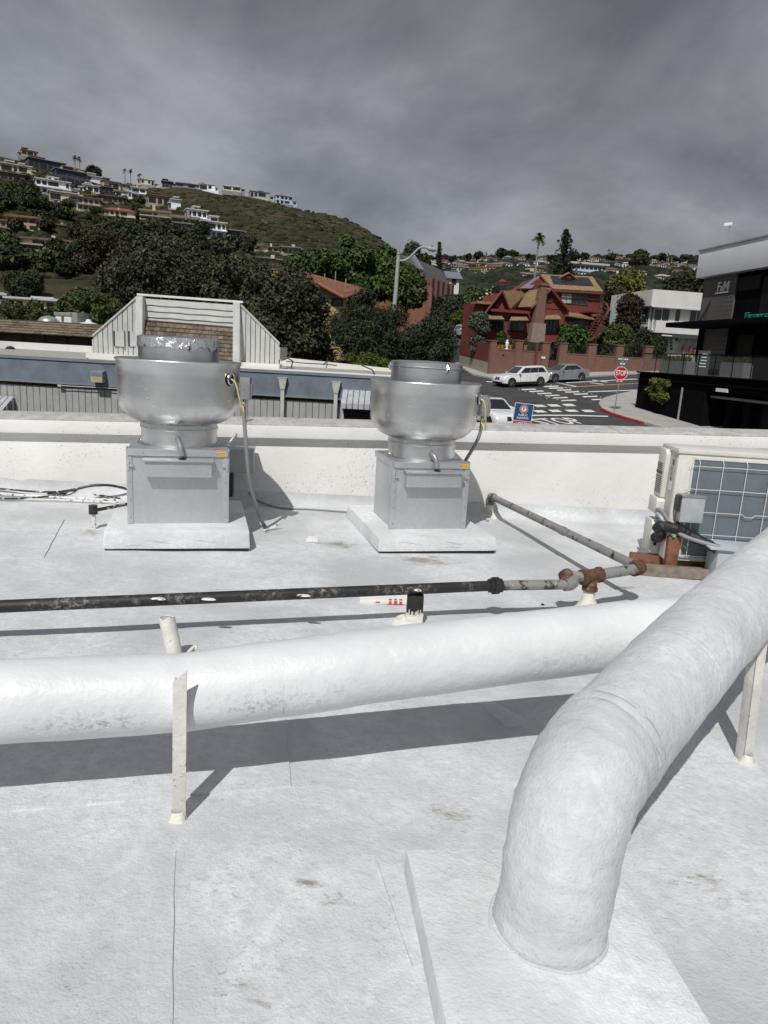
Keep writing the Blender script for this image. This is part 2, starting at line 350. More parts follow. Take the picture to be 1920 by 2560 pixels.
def cube_mesh(mat):
    if mat not in CUBES:
        CUBES[mat] = MB().box(-.5,.5,-.5,.5,-.5,.5).mesh('block'); CUBES[mat].materials.append(MATS[mat])
    return CUBES[mat]
def block(name, x0, x1, y0, y1, z0, z1, mat, parent):        # shared unit block, placed and scaled
    return link(name, cube_mesh(mat), mat, parent, ((x0+x1)/2, (y0+y1)/2, (z0+z1)/2), (abs(x1-x0), abs(y1-y0), abs(z1-z0)))
def tag(o, label, cat, group=None):
    o['label'] = label; o['category'] = cat
    if group: o['group'] = group
    return o
def struct(o, label=None):
    o['kind'] = 'structure'
    if label: o['label'] = label
    return o
def thing(name, label, cat, loc=(0,0,0), rz=0.0, group=None):
    o = bpy.data.objects.new(name, None); COL.objects.link(o); o.empty_display_size = 0.2
    o.location = loc; o.rotation_euler = (0, 0, rz); return tag(o, label, cat, group)
def copy_thing(src, loc, rz, label, scale=None, group=None):
    def cp(o, par):
        c = o.copy(); COL.objects.link(c); c.parent = par
        for ch in [q for q in ALLCH(o)]: cp(ch, c)
        return c
    r = cp(src, None); r.location = loc; r.rotation_euler = (0, 0, rz); r['label'] = label
    if scale is not None: r.scale = scale if not isinstance(scale, (int, float)) else (scale,)*3
    if group: r['group'] = group
    return r
def ALLCH(o): return list(o.children)
class Face:
    """a building front: a vertical plane in the world through one surveyed point, with its own turn"""
    def __init__(s, name, label, cat, px, py, Y, deg, group=None, drop=0.0, P=None):
        s.P = P if P is not None else at(px, py, Y); s.a = RAD(deg); s.u = Vector((math.cos(s.a), math.sin(s.a), 0)); s.w = Vector((-math.sin(s.a), math.cos(s.a), 0))
        s.o = thing(name, label, cat, s.P, s.a, group)
    def uz(s, px, py, w=0.0):
        d = ray(px, py); q = s.P + s.w*w - EYEP; t = q.dot(s.w)/d.dot(s.w); p = EYEP + d*t - s.P; return p.dot(s.u), p.z
    def rect(s, x0, y0, x1, y1, w=0.0):
        xm, ym = (x0+x1)/2, (y0+y1)/2
        return s.uz(x0, ym, w)[0], s.uz(x1, ym, w)[0], s.uz(xm, y1, w)[1], s.uz(xm, y0, w)[1]
    def box(s, name, x0, y0, x1, y1, w0, w1, mat, parent=None, at_w=None):
        u0, u1, z0, z1 = s.rect(x0, y0, x1, y1, w0 if at_w is None else at_w); return block(name, u0, u1, w0, w1, z0, z1, mat, parent or s.o)
    def pt(s, px, py, w=0.0): u, z = s.uz(px, py, w); return (u, w, z)
TEXTS = {}
def text_mesh(string, height, depth=0.004, shear=0.0, spacing=1.0):
    cu = bpy.data.curves.new('lettering', 'FONT'); cu.body = string; cu.align_x = 'CENTER'; cu.align_y = 'CENTER'; cu.size = height/0.70; cu.extrude = depth/2; cu.shear = shear; cu.space_character = spacing
    cu.offset = height*0.018; cu.resolution_u = 3
    ob = bpy.data.objects.new('lettering', cu); COL.objects.link(ob); bpy.context.view_layer.update()
    dg = bpy.context.evaluated_depsgraph_get(); me = bpy.data.meshes.new_from_object(ob.evaluated_get(dg)); bpy.data.objects.remove(ob); bpy.data.curves.remove(cu)
    return me
def lettering(name, string, height, mat, parent, loc, width=None, depth=0.004, shear=0.0, spacing=1.0, rot=(math.pi/2, 0, 0)):
    me = text_mesh(string, height, depth, shear, spacing)
    me.materials.clear()
    xs = [v.co.x for v in me.vertices]; w = max(xs)-min(xs); sx = (width/w) if width else 1.0
    o = link(name, me, mat, parent, loc, (sx, 1, 1), rot); return o
from mathutils import noise as mnoise
# ================================================================== THE ROOF WE STAND ON
WALL_A = RAD(8.0); WALL_P = on_roof(0, 1230); WU = Vector((math.cos(WALL_A), math.sin(WALL_A), 0)); WW = Vector((-math.sin(WALL_A), math.cos(WALL_A), 0))
def wall_hit(px, py):
    d = ray(px, py); q = WALL_P - EYEP; t = q.dot(WW)/d.dot(WW); p = EYEP + d*t - WALL_P; return p.dot(WU), p.z + WALL_P.z
_ua, _za = wall_hit(0, 1047); _ub, _zb = wall_hit(1920, 1092)
def lip_z(u): return _za + (_zb-_za)*(u-_ua)/(_ub-_ua)
U0, U1 = -5.0, 12.0
def roof_sheet():
    # grid that ends at the parapet foot
    nx, ny = 230, 200; vs = []; fs = []
    for j in range(ny):
        for i in range(nx):
            u = U0 + (U1-U0)*i/(nx-1); s = (j/(ny-1))**0.75; w = -12.5*(1-s)
            p = WALL_P + WU*u + WW*(w+0.05)
            z = roof_z(p.x, p.y) + 0.006*mnoise.noise(Vector((p.x*1.7, p.y*1.7, 0))) + 0.0025*mnoise.noise(Vector((p.x*6, p.y*6, 3)))
            vs.append((p.x, p.y, z))
    for j in range(ny-1):
        for i in range(nx-1): a = j*nx+i; fs.append((a, a+1, a+nx+1, a+nx))
    return MB().add(vs, fs).build('roof', 'roof_white', smooth=True)
roof = struct(roof_sheet())
pm('bare_felt', (0.36, 0.34, 0.305), 0.9, var=0.45, scale=40, bs=0.6, bscale=90)
def sheet(name, pts, h, mat, parent, jag=0.0025, step=0.09):
    # a membrane sheet with slightly wandering edges, lying on the roof
    P = [on_roof(*p) for p in pts]; ring = []
    for i, a in enumerate(P):
        b = P[(i+1) % len(P)]; n = max(1, int((b-a).length/step))
        for k in range(n):
            q = a.lerp(b, k/n); ring.append(Vector((q.x+random.uniform(-jag, jag), q.y+random.uniform(-jag, jag), 0)))
    n = len(ring); c = sum(ring, Vector())/n
    top = [(p.x, p.y, roof_z(p.x, p.y)+h+0.004) for p in ring]; low = [(p.x+(p.x-c.x)*0.006, p.y+(p.y-c.y)*0.006, roof_z(p.x, p.y)-0.01) for p in ring]
    return MB().add(top+low, [tuple(range(n))]+[(i, (i+1)%n, (i+1)%n+n, i+n) for i in range(n)]).build(name, mat, parent)
for pts, h in (([(-260,2052),(728,1968),(716,1835),(-260,1895)], 0.004), ([(-600,2700),(428,2700),(438,2130),(-500,2160)], 0.001),
               ([(945,2158),(1300,2130),(1420,2290),(1030,2420)], 0.006), ([(-200,1400),(110,1395),(160,1300),(-200,1310)], 0.005), ([(1500,1480),(1725,1470),(1735,1500),(1495,1520)], 0.008), ([(1640,2700),(2300,2420),(2600,2700)], 0.005)):
    sheet('membrane_sheet', pts, h, 'roof_white', roof)
# worn patches of bare sheet
def patch(name, px, py, sx, sy, mat, n=26, h=0.003, rag=0.5):
    c = on_roof(px, py); ring = []
    for k in range(n):
        a = 2*math.pi*k/n; r = 1 + random.uniform(-rag, rag*0.4); ring.append((c.x+sx*r*math.cos(a), c.y+sy*r*math.sin(a)))
    return MB().add([(x, y, roof_z(x, y)+h+0.0045) for x, y in ring], [tuple(range(n))]).build(name, mat, roof)
pm('bare_felt_', (0.40, 0.375, 0.335), 0.9, var=0.4, scale=40, bs=0.6, bscale=90)
# ---- parapet
par = thing('parapet_wall', 'long cream stucco parapet with grey coping behind the two exhaust fans', 'wall', WALL_P, WALL_A)
def lz(u): return lip_z(u) - WALL_P.z
def par_prism(poly0, name, mat, cuts, follow):
    for a, b in cuts:
        vs = []
        n = len(poly0)
        for u in (a, b):
            for w, z, top in poly0: vs.append((u, w, z + (lz(u) if top else 0)))
        MB().add(vs, [tuple(range(n)), tuple(range(2*n-1, n-1, -1))]+[(i, i+n, (i+1)%n+n, (i+1)%n) for i in range(n)]).build(name, mat, par, bevel=0.008)
par_prism([(0,-.4,0),(0,-.13,1),(.24,-.13,1),(.24,-.4,0)], 'stucco_face', 'stucco', [(U0, U1)], True)
par_prism([(-.075,-.125,1),(-.075,0,1),(.30,.045,1),(.30,-.127,1)], 'coping', 'stucco', [(U0, U1)], True)
par_prism([(-.06,.0065,1),(-.06,.012,1),(.285,.056,1),(.285,.046,1)], 'coping_cap', 'coping_grey', [(U0,-1.2),(-1.195,1.9),(1.905,4.3),(4.305,6.4),(6.405,U1)], True)
ml = []
for i in range(7): t = i/6*math.pi/2; ml.append((-.13+.13*math.sin(t), .15-.15*math.cos(t)))
cv = MB(); n = len(ml); vs = []
for u in np.linspace(U0, U1, 60):
    p = WALL_P + WU*u; zb = roof_z(p.x, p.y)-WALL_P.z
    for w, z in ml: vs.append((u, w+.006*mnoise.noise(Vector((u*3, w, 0)))-.001, z+zb-.004))
cv.add(vs, [(i*n+j, i*n+j+1, (i+1)*n+j+1, (i+1)*n+j) for i in range(59) for j in range(n-1)]).build('cove', 'roof_white', par, smooth=True)
bm_ = thing('own_building', 'white stucco outer wall of the building carrying the roof', 'building', WALL_P, WALL_A)
MB().box(U0, U1, .03, .2, -5.2, -.42).build('outer_wall', 'stucco', bm_)

# ================================================================== EXHAUST FANS
def screw(c, axis, r, parent, mat='zinc_bright', h=0.006): return MB().disc(c, axis, r, h, 8).build('screw', mat, parent)
def make_curb(P, rz, w, d, h, label):
    t = thing('roof_curb', label, 'curb', P, rz)
    m = MB(); m.hexa([(-w/2,0,.026),(w/2,0,.016),(w/2,d,-.02),(-w/2,d,-.02),(-w/2+.008,.006,h),(w/2-.008,.006,h),(w/2-.008,d,h),(-w/2+.008,d,h)])
    m.build('pedestal', 'curb_white', t, bevel=0.012)
    MB().box(-w/2+.015, w/2-.015, .012, d-.02, -.05, .03).build('shadow_gap', 'tar', t)  # black filler: shade in the gap under the pedestal, put into colour
    # creases of the painted membrane wrapped round the pedestal
    for k in range(3):
        x0 = random.uniform(-w*.45, w*.3); z0 = random.uniform(.03, h-.03); pts = [(x0+i*.05, -.0005+.004*random.random()-.002, z0+.012*math.sin(i*.9+k)) for i in range(5)]
        MB().tube(pts, [.0004,.0012,.0015,.0012,.0004], 6).build('membrane_crease', 'curb_white', t, smooth=True)
    return t
def rim_ring(r, z, tube_r, n=48): return [(r*math.cos(2*math.pi*i/n), r*math.sin(2*math.pi*i/n), z) for i in range(n+1)]
def make_fan(P, rz, s, label, taped, jbox_a, hole_a, B):
    t = thing('exhaust_fan', label, 'exhaust fan', P, rz); H = .60*s
    # base box: sheet-metal cube with flanged corners
    base = MB().box(-B, B, -B, B, 0, H).build('base_box', 'galvanised', t, bevel=0.004)
    for sx in (-1, 1):
        MB().box(sx*B-.022*s, sx*B+.022*s, -B-.006, -B+.03, .004, H-.052*s).build('corner_flange', 'galvanised', base, bevel=0.002)
        for k in range(4): screw((sx*B-.004*sx, -B-.006, H*(.09+.24*k)), (0,-1,0), .0055*s, base, 'zinc_dull')
    cap = MB(); cap.hexa([(-B-.014,-B-.016,H-.05*s),(B+.014,-B-.016,H-.05*s),(B+.014,B+.014,H-.05*s),(-B-.014,B+.014,H-.05*s),(-B-.014,-B-.016,H+.004),(B+.014,-B-.016,H+.004),(B+.014,B+.014,H+.004),(-B-.014,B+.014,H+.004)])
    fl = cap.build('curb_cap', 'galvanised', t, bevel=0.004)
    for sx in (-.72, .80): screw((B*sx, -B-.016, H-.026*s), (0,-1,0), .0055*s, fl, 'zinc_dull')
    # warning stickers
    st = MB().box(B*.80, B*.985, -B-.0185, -B-.0165, H-.043*s, H-.012*s).build('warning_sticker', 'label_yellow', t)
    for k in range(2): MB().box(B*.815, B*.97, -B-.0195, -B-.0187, H-(.022+.012*k)*s, H-(.019+.012*k)*s).build('print_line', 'label_black', st)
    MB().box(B*.72, B*.95, -B+.012, -B+.05, H+.0045, H+.006).build('danger_sticker', 'label_red', t)
    # hinge plates and latches at the sides
    for sx in (-1, 1):
        hp = MB().box(sx*(B+.015), sx*(B+.024), -B+.005, -B+.075, H-.20*s, H+.012*s).build('hinge_plate', 'galvanised', t, bevel=0.002)
        MB().tube([(sx*(B+.006), -B-.012, H-.16*s), (sx*(B+.006), -B-.012, H-.095*s)], .008*s, 8).build('latch_pin', 'zinc_bright', hp, smooth=True)
        MB().box(sx*(B-.03), sx*(B+.018), -B-.024, -B-.008, H-.135*s, H-.118*s).build('latch_arm', 'zinc_bright', hp)
    # grease tray with lid
    gx = .262*s; gz = H-.17*s
    tray = MB().box(-gx*.95, gx*.97, -B-.085*s, -B-.004, gz-.035*s, gz+.085*s).build('grease_tray', 'galvanised', t, bevel=0.003)
    MB().hexa([(-gx,-B-.105*s,gz+.088*s),(gx*1.03,-B-.105*s,gz+.088*s),(gx*1.03,-B-.002,gz+.096*s),(-gx,-B-.002,gz+.096*s),(-gx,-B-.105*s,gz+.101*s),(gx*1.03,-B-.105*s,gz+.101*s),(gx*1.03,-B-.002,gz+.112*s),(-gx,-B-.002,gz+.112*s)]).build('tray_lid', 'galvanised', tray, bevel=0.002)
    MB().disc((.03*s, -B-.055*s, gz+.101*s), (0,0,1), .032*s, .009*s, 18).build('drain_hole', 'hole_black', tray)
    # neck
    z0 = H+.004; nr = .307*s
    neck = MB().lathe([(nr+.03*s, z0+.001), (nr+.03*s, z0+.008*s), (nr, z0+.010*s), (nr, z0+.128*s), (nr+.006*s, z0+.132*s), (nr+.006*s, z0+.142*s), (nr, z0+.146*s), (nr-.004*s, z0+.20*s)], 64).build('neck', 'aluminium', t, smooth=True)
    for a in np.arange(-170, 180, 42):
        q = RAD(a-7); d = (math.cos(q), math.sin(q), 0)
        for zz in (.028, .155): screw((d[0]*(nr-.001), d[1]*(nr-.001), z0+zz*s), d, .0075*s, neck)
    # spun bowl (windband)
    zb = z0+.185*s; br = .487*s
    prof = [(nr-.01*s, zb), (nr+.035*s, zb+.004*s), (nr+.085*s, zb+.028*s), (nr+.125*s, zb+.068*s), (br-.018*s, zb+.12*s), (br-.006*s, zb+.17*s), (br-.003*s, zb+.235*s), (br, zb+.37*s), (br+.003*s, zb+.475*s), (br+.013*s, zb+.49*s), (br+.014*s, zb+.498*s), (br+.002*s, zb+.503*s), (br-.006*s, zb+.496*s), (br-.009*s, zb+.47*s), (br-.012*s, zb+.36*s), (br-.03*s, zb+.13*s), (nr-.02*s, zb+.03*s)]
    bowl = MB().lathe(prof, 96).build('bowl', 'aluminium', t, smooth=True, angle=60)
    MB().tube(rim_ring(br+.008*s, zb+.492*s, 0), .0075*s, 8, cap=False).build('rolled_rim', 'aluminium_bright', bowl, smooth=True)
    for a in (-148, -118, -62, -36, 20, 80, 140):
        q = RAD(a); d = (math.cos(q), math.sin(q), 0); rr = br-.006*s; screw((d[0]*rr, d[1]*rr, zb+.20*s), d, .010*s, bowl)
    # scratches
    for k in range(7):
        q = RAD(random.uniform(-125, -55)); zz = zb+random.uniform(.14,.33)*s; L = random.uniform(.02,.09)
        rr = br-.0005; pts = [((rr+.0004)*math.cos(q+L*i/4), (rr+.0004)*math.sin(q+L*i/4), zz-.002*i) for i in range(5)]
        MB().tube(pts, [.0003,.0009,.001,.0009,.0003], 5).build('scratch', 'zinc_dull', bowl)
    # motor cover
    cr = .318*s; ct = zb+.665*s
    mc = MB().lathe([(cr, zb+.30*s), (cr, ct-.055*s), (cr+.004*s, ct-.05*s), (cr+.004*s, ct-.043*s), (cr+.001*s, ct-.04*s), (cr+.002*s, ct-.006*s), (cr-.006*s, ct), (cr*.7, ct+.006*s), (0.001, ct+.012*s)], 72).build('motor_cover', 'aluminium_bright', t, smooth=True)
    for a in (-75, 45, 165):
        q = RAD(a); d = Vector((math.cos(q), math.sin(q), 0)); p = d*(cr+.006*s); cl = MB(); cl.tube([p+Vector((0,0,ct-.02*s)), p+d*.012*s+Vector((0,0,ct-.05*s)), p+Vector((0,0,ct-.085*s))], [.007*s,.013*s,.007*s], 8)
        cl.tube([p-d.cross(Vector((0,0,1)))*.014*s+Vector((0,0,ct-.072*s))+d*.006, p+d.cross(Vector((0,0,1)))*.014*s+Vector((0,0,ct-.072*s))+d*.006], .006*s, 6)
        cl.build('clasp', 'zinc_bright', mc, smooth=True)
    if taped:
        m = MB(); n = 150; rows = [-.072, -.055, -.035, -.015, .005, .018, .012]; vs = []
        for j, dz in enumerate(rows):
            for i in range(n):
                a = 2*math.pi*i/n; rag = (.03*mnoise.noise(Vector((a*3.1, 0, 7)))+.03*mnoise.noise(Vector((a*9, 0, 3)))) if j == 0 else 0
                r = cr+.0045*s+.007*s*mnoise.noise(Vector((a*14, j*1.3, 0)))+.004*random.random()
                if j >= 5: r -= (j-4)*.03*s
                vs.append((r*math.cos(a), r*math.sin(a), ct+dz*s+rag+.004*mnoise.noise(Vector((a*17, j, 5)))))
        m.add(vs, [(j*n+i, j*n+(i+1)%n, (j+1)*n+(i+1)%n, (j+1)*n+i) for j in range(len(rows)-1) for i in range(n)])
        m.build('foil_tape', 'foil', mc, smooth=True)
    # drain spout from neck down to the tray
    MB().tube([(-.01*s,-nr+.02,z0+.075*s),(-.008*s,-nr-.03*s,z0+.073*s),(.005*s,-nr-.06*s,z0+.055*s),(.02*s,-B-.048*s,z0+.02*s),(.028*s,-B-.055*s,z0-.045*s)], .021*s, 14).build('drain_spout', 'zinc_dull', t, smooth=True)
    # wiring hole with crossed guard
    q = RAD(hole_a); d = Vector((math.cos(q), math.sin(q), 0)); tn = Vector((-d.y, d.x, 0)); hc = d*(br-.004*s)+Vector((0,0,zb+.375*s))
    hole = MB().disc(hc-d*.012, d, .056*s, .016, 24).build('wiring_hole', 'hole_black', bowl, smooth=True)
    ring = [hc+d*.006+(tn*math.cos(2*math.pi*i/24)+Vector((0,0,1))*math.sin(2*math.pi*i/24))*.043*s+d*.012 for i in range(25)]
    MB().tube(ring, .006*s, 8, cap=False).build('conduit_ring', 'zinc_bright', hole, smooth=True)
    for v in (tn, Vector((0,0,1))): MB().tube([hc+d*.014-v*.042*s, hc+d*.014+v*.042*s], .0025*s, 6).build('guard_wire', 'zinc_dull', hole)
    # disconnect switch box on the rim side
    q2 = RAD(jbox_a); d2 = Vector((math.cos(q2), math.sin(q2), 0)); t2 = Vector((-d2.y, d2.x, 0)); jc = d2*(br+.055*s)+Vector((0,0,zb+.30*s))
    def ob(c, a, b, h):   # box oriented to the bowl
        c = Vector(c); return [c-d2*a-t2*b-Vector((0,0,h)), c+d2*a-t2*b-Vector((0,0,h)), c+d2*a+t2*b-Vector((0,0,h)), c-d2*a+t2*b-Vector((0,0,h)), c-d2*a-t2*b+Vector((0,0,h)), c+d2*a-t2*b+Vector((0,0,h)), c+d2*a+t2*b+Vector((0,0,h)), c-d2*a+t2*b+Vector((0,0,h))]
    jb = MB().hexa(ob(jc, .042*s, .036*s, .088*s)).build('switch_box', 'zinc_dull', t, bevel=0.004)
    MB().hexa(ob(jc+d2*.046*s, .004*s, .041*s, .093*s)).build('cover_plate', 'zinc_dull', jb, bevel=0.002)
    MB().hexa(ob(jc+d2*.056*s-Vector((0,0,.01)), .008*s, .022*s, .05*s)).build('switch_lever', 'zinc_dull', jb, bevel=0.003)
    for hz in (-.05, .0): screw(jc-t2*.036*s+Vector((0,0,hz*s)), -t2, .006*s, jb)
    MB().hexa(ob(jc-d2*.055*s, .02*s, .02*s, .05*s)).build('bracket', 'galvanised', jb)
    # yellow lead from hole to box
    a = hc+d*.02; b = jc-Vector((0,0,.086*s)); pts = [a, a+d*.04-Vector((0,0,.03*s)), a+d*.055+tn*.03-Vector((0,0,.14*s)), a.lerp(b, .55)+d*.05-Vector((0,0,.19*s)), b-d2*.0-Vector((0,0,.075*s))+(a-b)*.12, b+Vector((0,0,.012))]
    MB().tube(smooth_path(pts, 4), .0065*s, 8).build('yellow_lead', 'cable_yellow', t, smooth=True)
    return t, jc, d2
def smooth_path(P, k=5):
    P = [Vector(p) for p in P]; out = []
    for i in range(len(P)-1):
        p0 = P[max(i-1,0)]; p1 = P[i]; p2 = P[i+1]; p3 = P[min(i+2,len(P)-1)]
        for j in range(k):
            t = j/k; out.append(.5*((2*p1)+(p2-p0)*t+(2*p0-5*p1+4*p2-p3)*t*t+(3*p1-p0-3*p2+p3)*t**3))
    return out+[P[-1]]
FA = RAD(13)
def fan_set(pa, pb, s, hc, setb, dep, lc, lf, taped, ja, ha, B):
    a, b = on_roof(*pa), on_roof(*pb); c = (a+b)/2; wd = (b-a).length; ang = math.atan2(b.y-a.y, b.x-a.x)
    make_curb(c, ang, wd, dep, hc, lc)
    w = Vector((-math.sin(ang), math.cos(ang), 0)); P = c + w*(setb+B); P.z = c.z + hc - .001
    return make_fan(P, ang, s, lf, taped, ja, ha, B), P, ang
(fan1, j1, d1), FP1, FG1 = fan_set((257,1378), (625,1380), 1.0, .165, .25, 1.15, 'white painted square curb under the exhaust fan with the taped motor cover', 'silver upblast exhaust fan with crumpled foil tape round its motor cover', True, -16, -36, .37)
(fan2, j2, d2_), FP2, FG2 = fan_set((945,1384), (1240,1385), 1.0, .135, .33, 1.34, 'white painted square curb under the exhaust fan with the plain cover', 'silver upblast exhaust fan with plain clasped cover nearer the street side', False, -10, -32, .335)
def fan_world(P, ang, q): return P + Vector((q.x*math.cos(ang)-q.y*math.sin(ang), q.x*math.sin(ang)+q.y*math.cos(ang), q.z))
def cord(name, label, cat, pts, r, mat, n=10, group=None):
    P = [Vector(p) for p in pts]; t = MB().tube(smooth_path(P, 6), r, n)
    base = min(P, key=lambda p: p.z); t.v = [(x-base.x, y-base.y, z-base.z) for x,y,z in t.v]
    o = t.build(name, mat, smooth=True); o.location = base; return tag(o, label, cat, group)
J1 = fan_world(FP1, FG1, j1); J2 = fan_world(FP2, FG2, j2)
e1 = on_roof(664, 1318, .012); 
cord('flexible_conduit', 'grey flexible conduit hanging from the taped fan switch box to the roof', 'conduit', [J1-Vector((0,0,.09)), J1-Vector((0,0,.25)), J1+Vector((.03,.0,-.60)), Vector((lerp(J1.x,e1.x,.35), lerp(J1.y,e1.y,.2), .42)), Vector((lerp(J1.x,e1.x,.7), lerp(J1.y,e1.y,.6), .16)), e1+Vector((-.03,.03,.03)), e1], .0165, 'conduit')
e2 = FP2 + Vector((.36, .1, .45))
cord('flexible_conduit', 'grey conduit dropping behind the plain covered fan from its switch box', 'conduit', [J2-Vector((0,0,.09)), J2-Vector((.02,-.02,.3)), e2+Vector((.03,.05,.03)), e2+Vector((-.03,.12,-.25)), Vector((e2.x-.05, e2.y+.25, roof_z(e2.x, e2.y)+.01))], .0165, 'conduit')
clip = e1 + Vector((.02,-.06,0)); cl = MB().tube(smooth_path([(0,0,.0),(.05,.03,.012),(.11,.06,.05),(.06,.02,.008),(.01,-.03,.004),(-.01,-.07,.004),(.03,-.08,.004)], 4), .007, 6).build('bent_strap', 'conduit_white', smooth=True)
cl.location = clip; tag(cl, 'short bent metal strap on the roof beside the conduit end', 'strap')
# cable running from the conduit along the wall foot
cord('wall_cable', 'thin grey cable curving along the parapet foot between the two fans', 'cable', [on_roof(612,1205,.20), on_roof(628,1238,.10), on_roof(660,1258,.03), on_roof(705,1270,.012), on_roof(790,1274,.012), on_roof(880,1281,.012)], .009, 'conduit')
# old duct box and strut on the wall behind the taped fan
db = Face('duct_box', 'grey sheet metal box on the parapet behind the taped fan', 'duct', 0, 0, 0, 8, P=Vector((WALL_P.x, WALL_P.y, 0)))
u0, u1, z0, z1 = db.rect(556, 1124, 634, 1182, -.26)
MB().box(u0-.35, u1, -.26, -.07, z0, z1).build('box_shell', 'zinc_dull', db.o, bevel=.004)
MB().box(u0-.36, u1+.008, -.27, -.06, z1-.006, z1+.012).build('box_lid', 'box_grey', db.o)
MB().box(u0-.30, u0+.10, -.24, -.09, z0-.25, z0-.002).build('lower_duct', 'label_black', db.o)  # solid black block painted as the shade of the opening below the box
sp0 = Vector(on_roof(568, 1120, .62)); sp1 = Vector(on_roof(630, 1040, .86)); 
sp0 = WALL_P+WU*wall_hit(566,1120)[0]+WW*(-.20); sp0.z = wall_hit(566,1120)[1]+.02; sp1 = WALL_P+WU*wall_hit(624,1040)[0]+WW*(.10); sp1.z = lip_z(wall_hit(624,1040)[0])+.10
st = MB().hexa([(-.012,-.012,0),(.012,-.012,0),(.012,.012,0),(-.012,.012,0)]+[tuple(sp1-sp0+Vector(q)) for q in ((-.012,-.012,0),(.012,-.012,0),(.012,.012,0),(-.012,.012,0))]).build('steel_strut', 'zinc_bright', bevel=.002); st.location = sp0
tag(st, 'thin bright metal strut leaning over the parapet behind the taped fan', 'strut')
# cables at the left foot of the parapet
for lab, pts, r, m in (('black cable lying highest along the parapet foot on the left', [(-160,1214,.05),(0,1222,.05),(90,1229,.05),(170,1228,.06),(250,1216,.07),(330,1224,.05)], .010, 'cable_black'),
                  ('arched white flecked conduit beside the taped fan on the left', [(120,1234,.03),(180,1225,.10),(230,1214,.15),(280,1214,.15),(330,1226,.09)], .013, 'cable_black'),
                  ('white painted conduit lying straight along the roof at the left wall', [(-160,1234,.02),(0,1236,.02),(150,1244,.02),(300,1252,.02)], .014, 'conduit_white'),
                  ('second white painted conduit nearest the camera on the left', [(-160,1246,.02),(0,1247,.02),(140,1250,.02),(290,1256,.02)], .011, 'conduit_white'),
                  ('crossing black and white cable between the left conduits', [(-160,1240,.03),(20,1246,.03),(100,1243,.03),(190,1232,.03),(300,1246,.03)], .009, 'cable_black')):
    cord('wall_cable', lab, 'cable', [on_roof(*p) for p in pts], r, m, 8)
g0 = on_roof(236, 1322); gp = thing('stub_pipe', 'paint spattered black pipe stub with capped bend left of the taped fan', 'pipe', g0)
a = on_roof(240, 1283, .16); b = on_roof(285, 1252, .15); c = on_roof(330, 1228, .14)
MB().tube([g0, (g0.x, g0.y, a.z-.02)], .016, 10).build('riser', 'conduit_white', gp, world=True, smooth=True)
MB().tube([(g0.x-.005,g0.y,a.z-.03),(g0.x-.005,g0.y,a.z+.045)], .036, 10).build('cap_fitting', 'pipe_black', gp, world=True, smooth=True)
MB().tube([Vector((g0.x,g0.y,a.z)), Vector((g0.x+.2,g0.y+.35,a.z+.0)), Vector((g0.x+.42,g0.y+.75,a.z))], .015, 10).build('side_run', 'cable_black', gp, world=True, smooth=True)
# ================================================================== GAS PIPE
def elbow(a, c, b, r=0, k=6):
    a, c, b = Vector(a), Vector(c), Vector(b); return [a*(1-t)**2 + c*2*t*(1-t) + b*t*t for t in [i/k for i in range(k+1)]]
h = .235; R_ = .0335
pl = [on_roof(-260,1527,h-.03), on_roof(1238,1464,h), on_roof(1418,1461,h)]
gas = thing('gas_pipe', 'weathered black and grey gas pipe run crossing the roof with rusty fittings', 'pipe', on_roof(1465,1528))
TEE = on_roof(1478,1440,.27); ER = on_roof(1602,1420,.30); EL = on_roof(1416,1438,.275)
tdir = (ER-TEE).normalized()
MB().tube([pl[0], pl[1]], R_, 18).build('pipe_length', 'pipe_black', gas, world=True, smooth=True)
MB().tube([pl[1], pl[2]], R_, 18).build('pipe_length', 'pipe_grey', gas, world=True, smooth=True)
d = (pl[2]-pl[1]).normalized(); q = pl[1]
MB().tube([q-d*.045, q-d*.042, q-d*.018, q-d*.017, q+d*.017, q+d*.018, q+d*.042, q+d*.045], [.036,.047,.047,.058,.058,.047,.047,.036], 8).build('union_coupling', 'pipe_black', gas, world=True, smooth=True, angle=25)
e0 = pl[2]; e1_ = e0 + d*.055 + Vector((0,.06,.01))
MB().tube(elbow(e0-d*.02, e0+d*.06, e1_+Vector((0,.04,.01))), .046, 14).build('elbow', 'pipe_grey', gas, world=True, smooth=True)
ELB = EL-tdir*.015
MB().tube(elbow(e1_, ELB-tdir*.05+Vector((0,-.02,0)), ELB+tdir*.03), .046, 14).build('elbow', 'rust', gas, world=True, smooth=True)
MB().tube([ELB+tdir*.02, TEE-tdir*.06], .034, 14).build('nipple', 'pipe_grey', gas, world=True, smooth=True)
tee = MB().tube([TEE-tdir*.085,TEE-tdir*.08,TEE-tdir*.06,TEE-tdir*.058,TEE+tdir*.058,TEE+tdir*.06,TEE+tdir*.08,TEE+tdir*.085], [.046,.055,.055,.048,.048,.055,.055,.046], 14)
tee.tube([TEE, TEE+Vector((0,-.004,-.075)), TEE+Vector((0,-.004,-.078)), TEE+Vector((0,-.004,-.10))], [.045,.045,.053,.053], 14).build('tee_fitting', 'rust', gas, world=True, smooth=True)
MB().tube([TEE+tdir*.07, ER-tdir*.05], .0375, 16).build('pipe_length', 'pipe_grey', gas, world=True, smooth=True)
fb = on_roof(1222,1290); FE = at(1226,1240,fb.y); FE.z = max(FE.z, fb.z+.16)
rd = (FE-ER).normalized()
MB().tube(elbow(ER-tdir*.07, ER+tdir*.03, ER+rd*.07), .052, 16).build('elbow', 'rust', gas, world=True, smooth=True)
mid = ER.lerp(FE, .42); mid2 = ER.lerp(FE, .40)
MB().tube([ER+rd*.05, mid2], R_, 16).build('pipe_length', 'pipe_grey', gas, world=True, smooth=True)
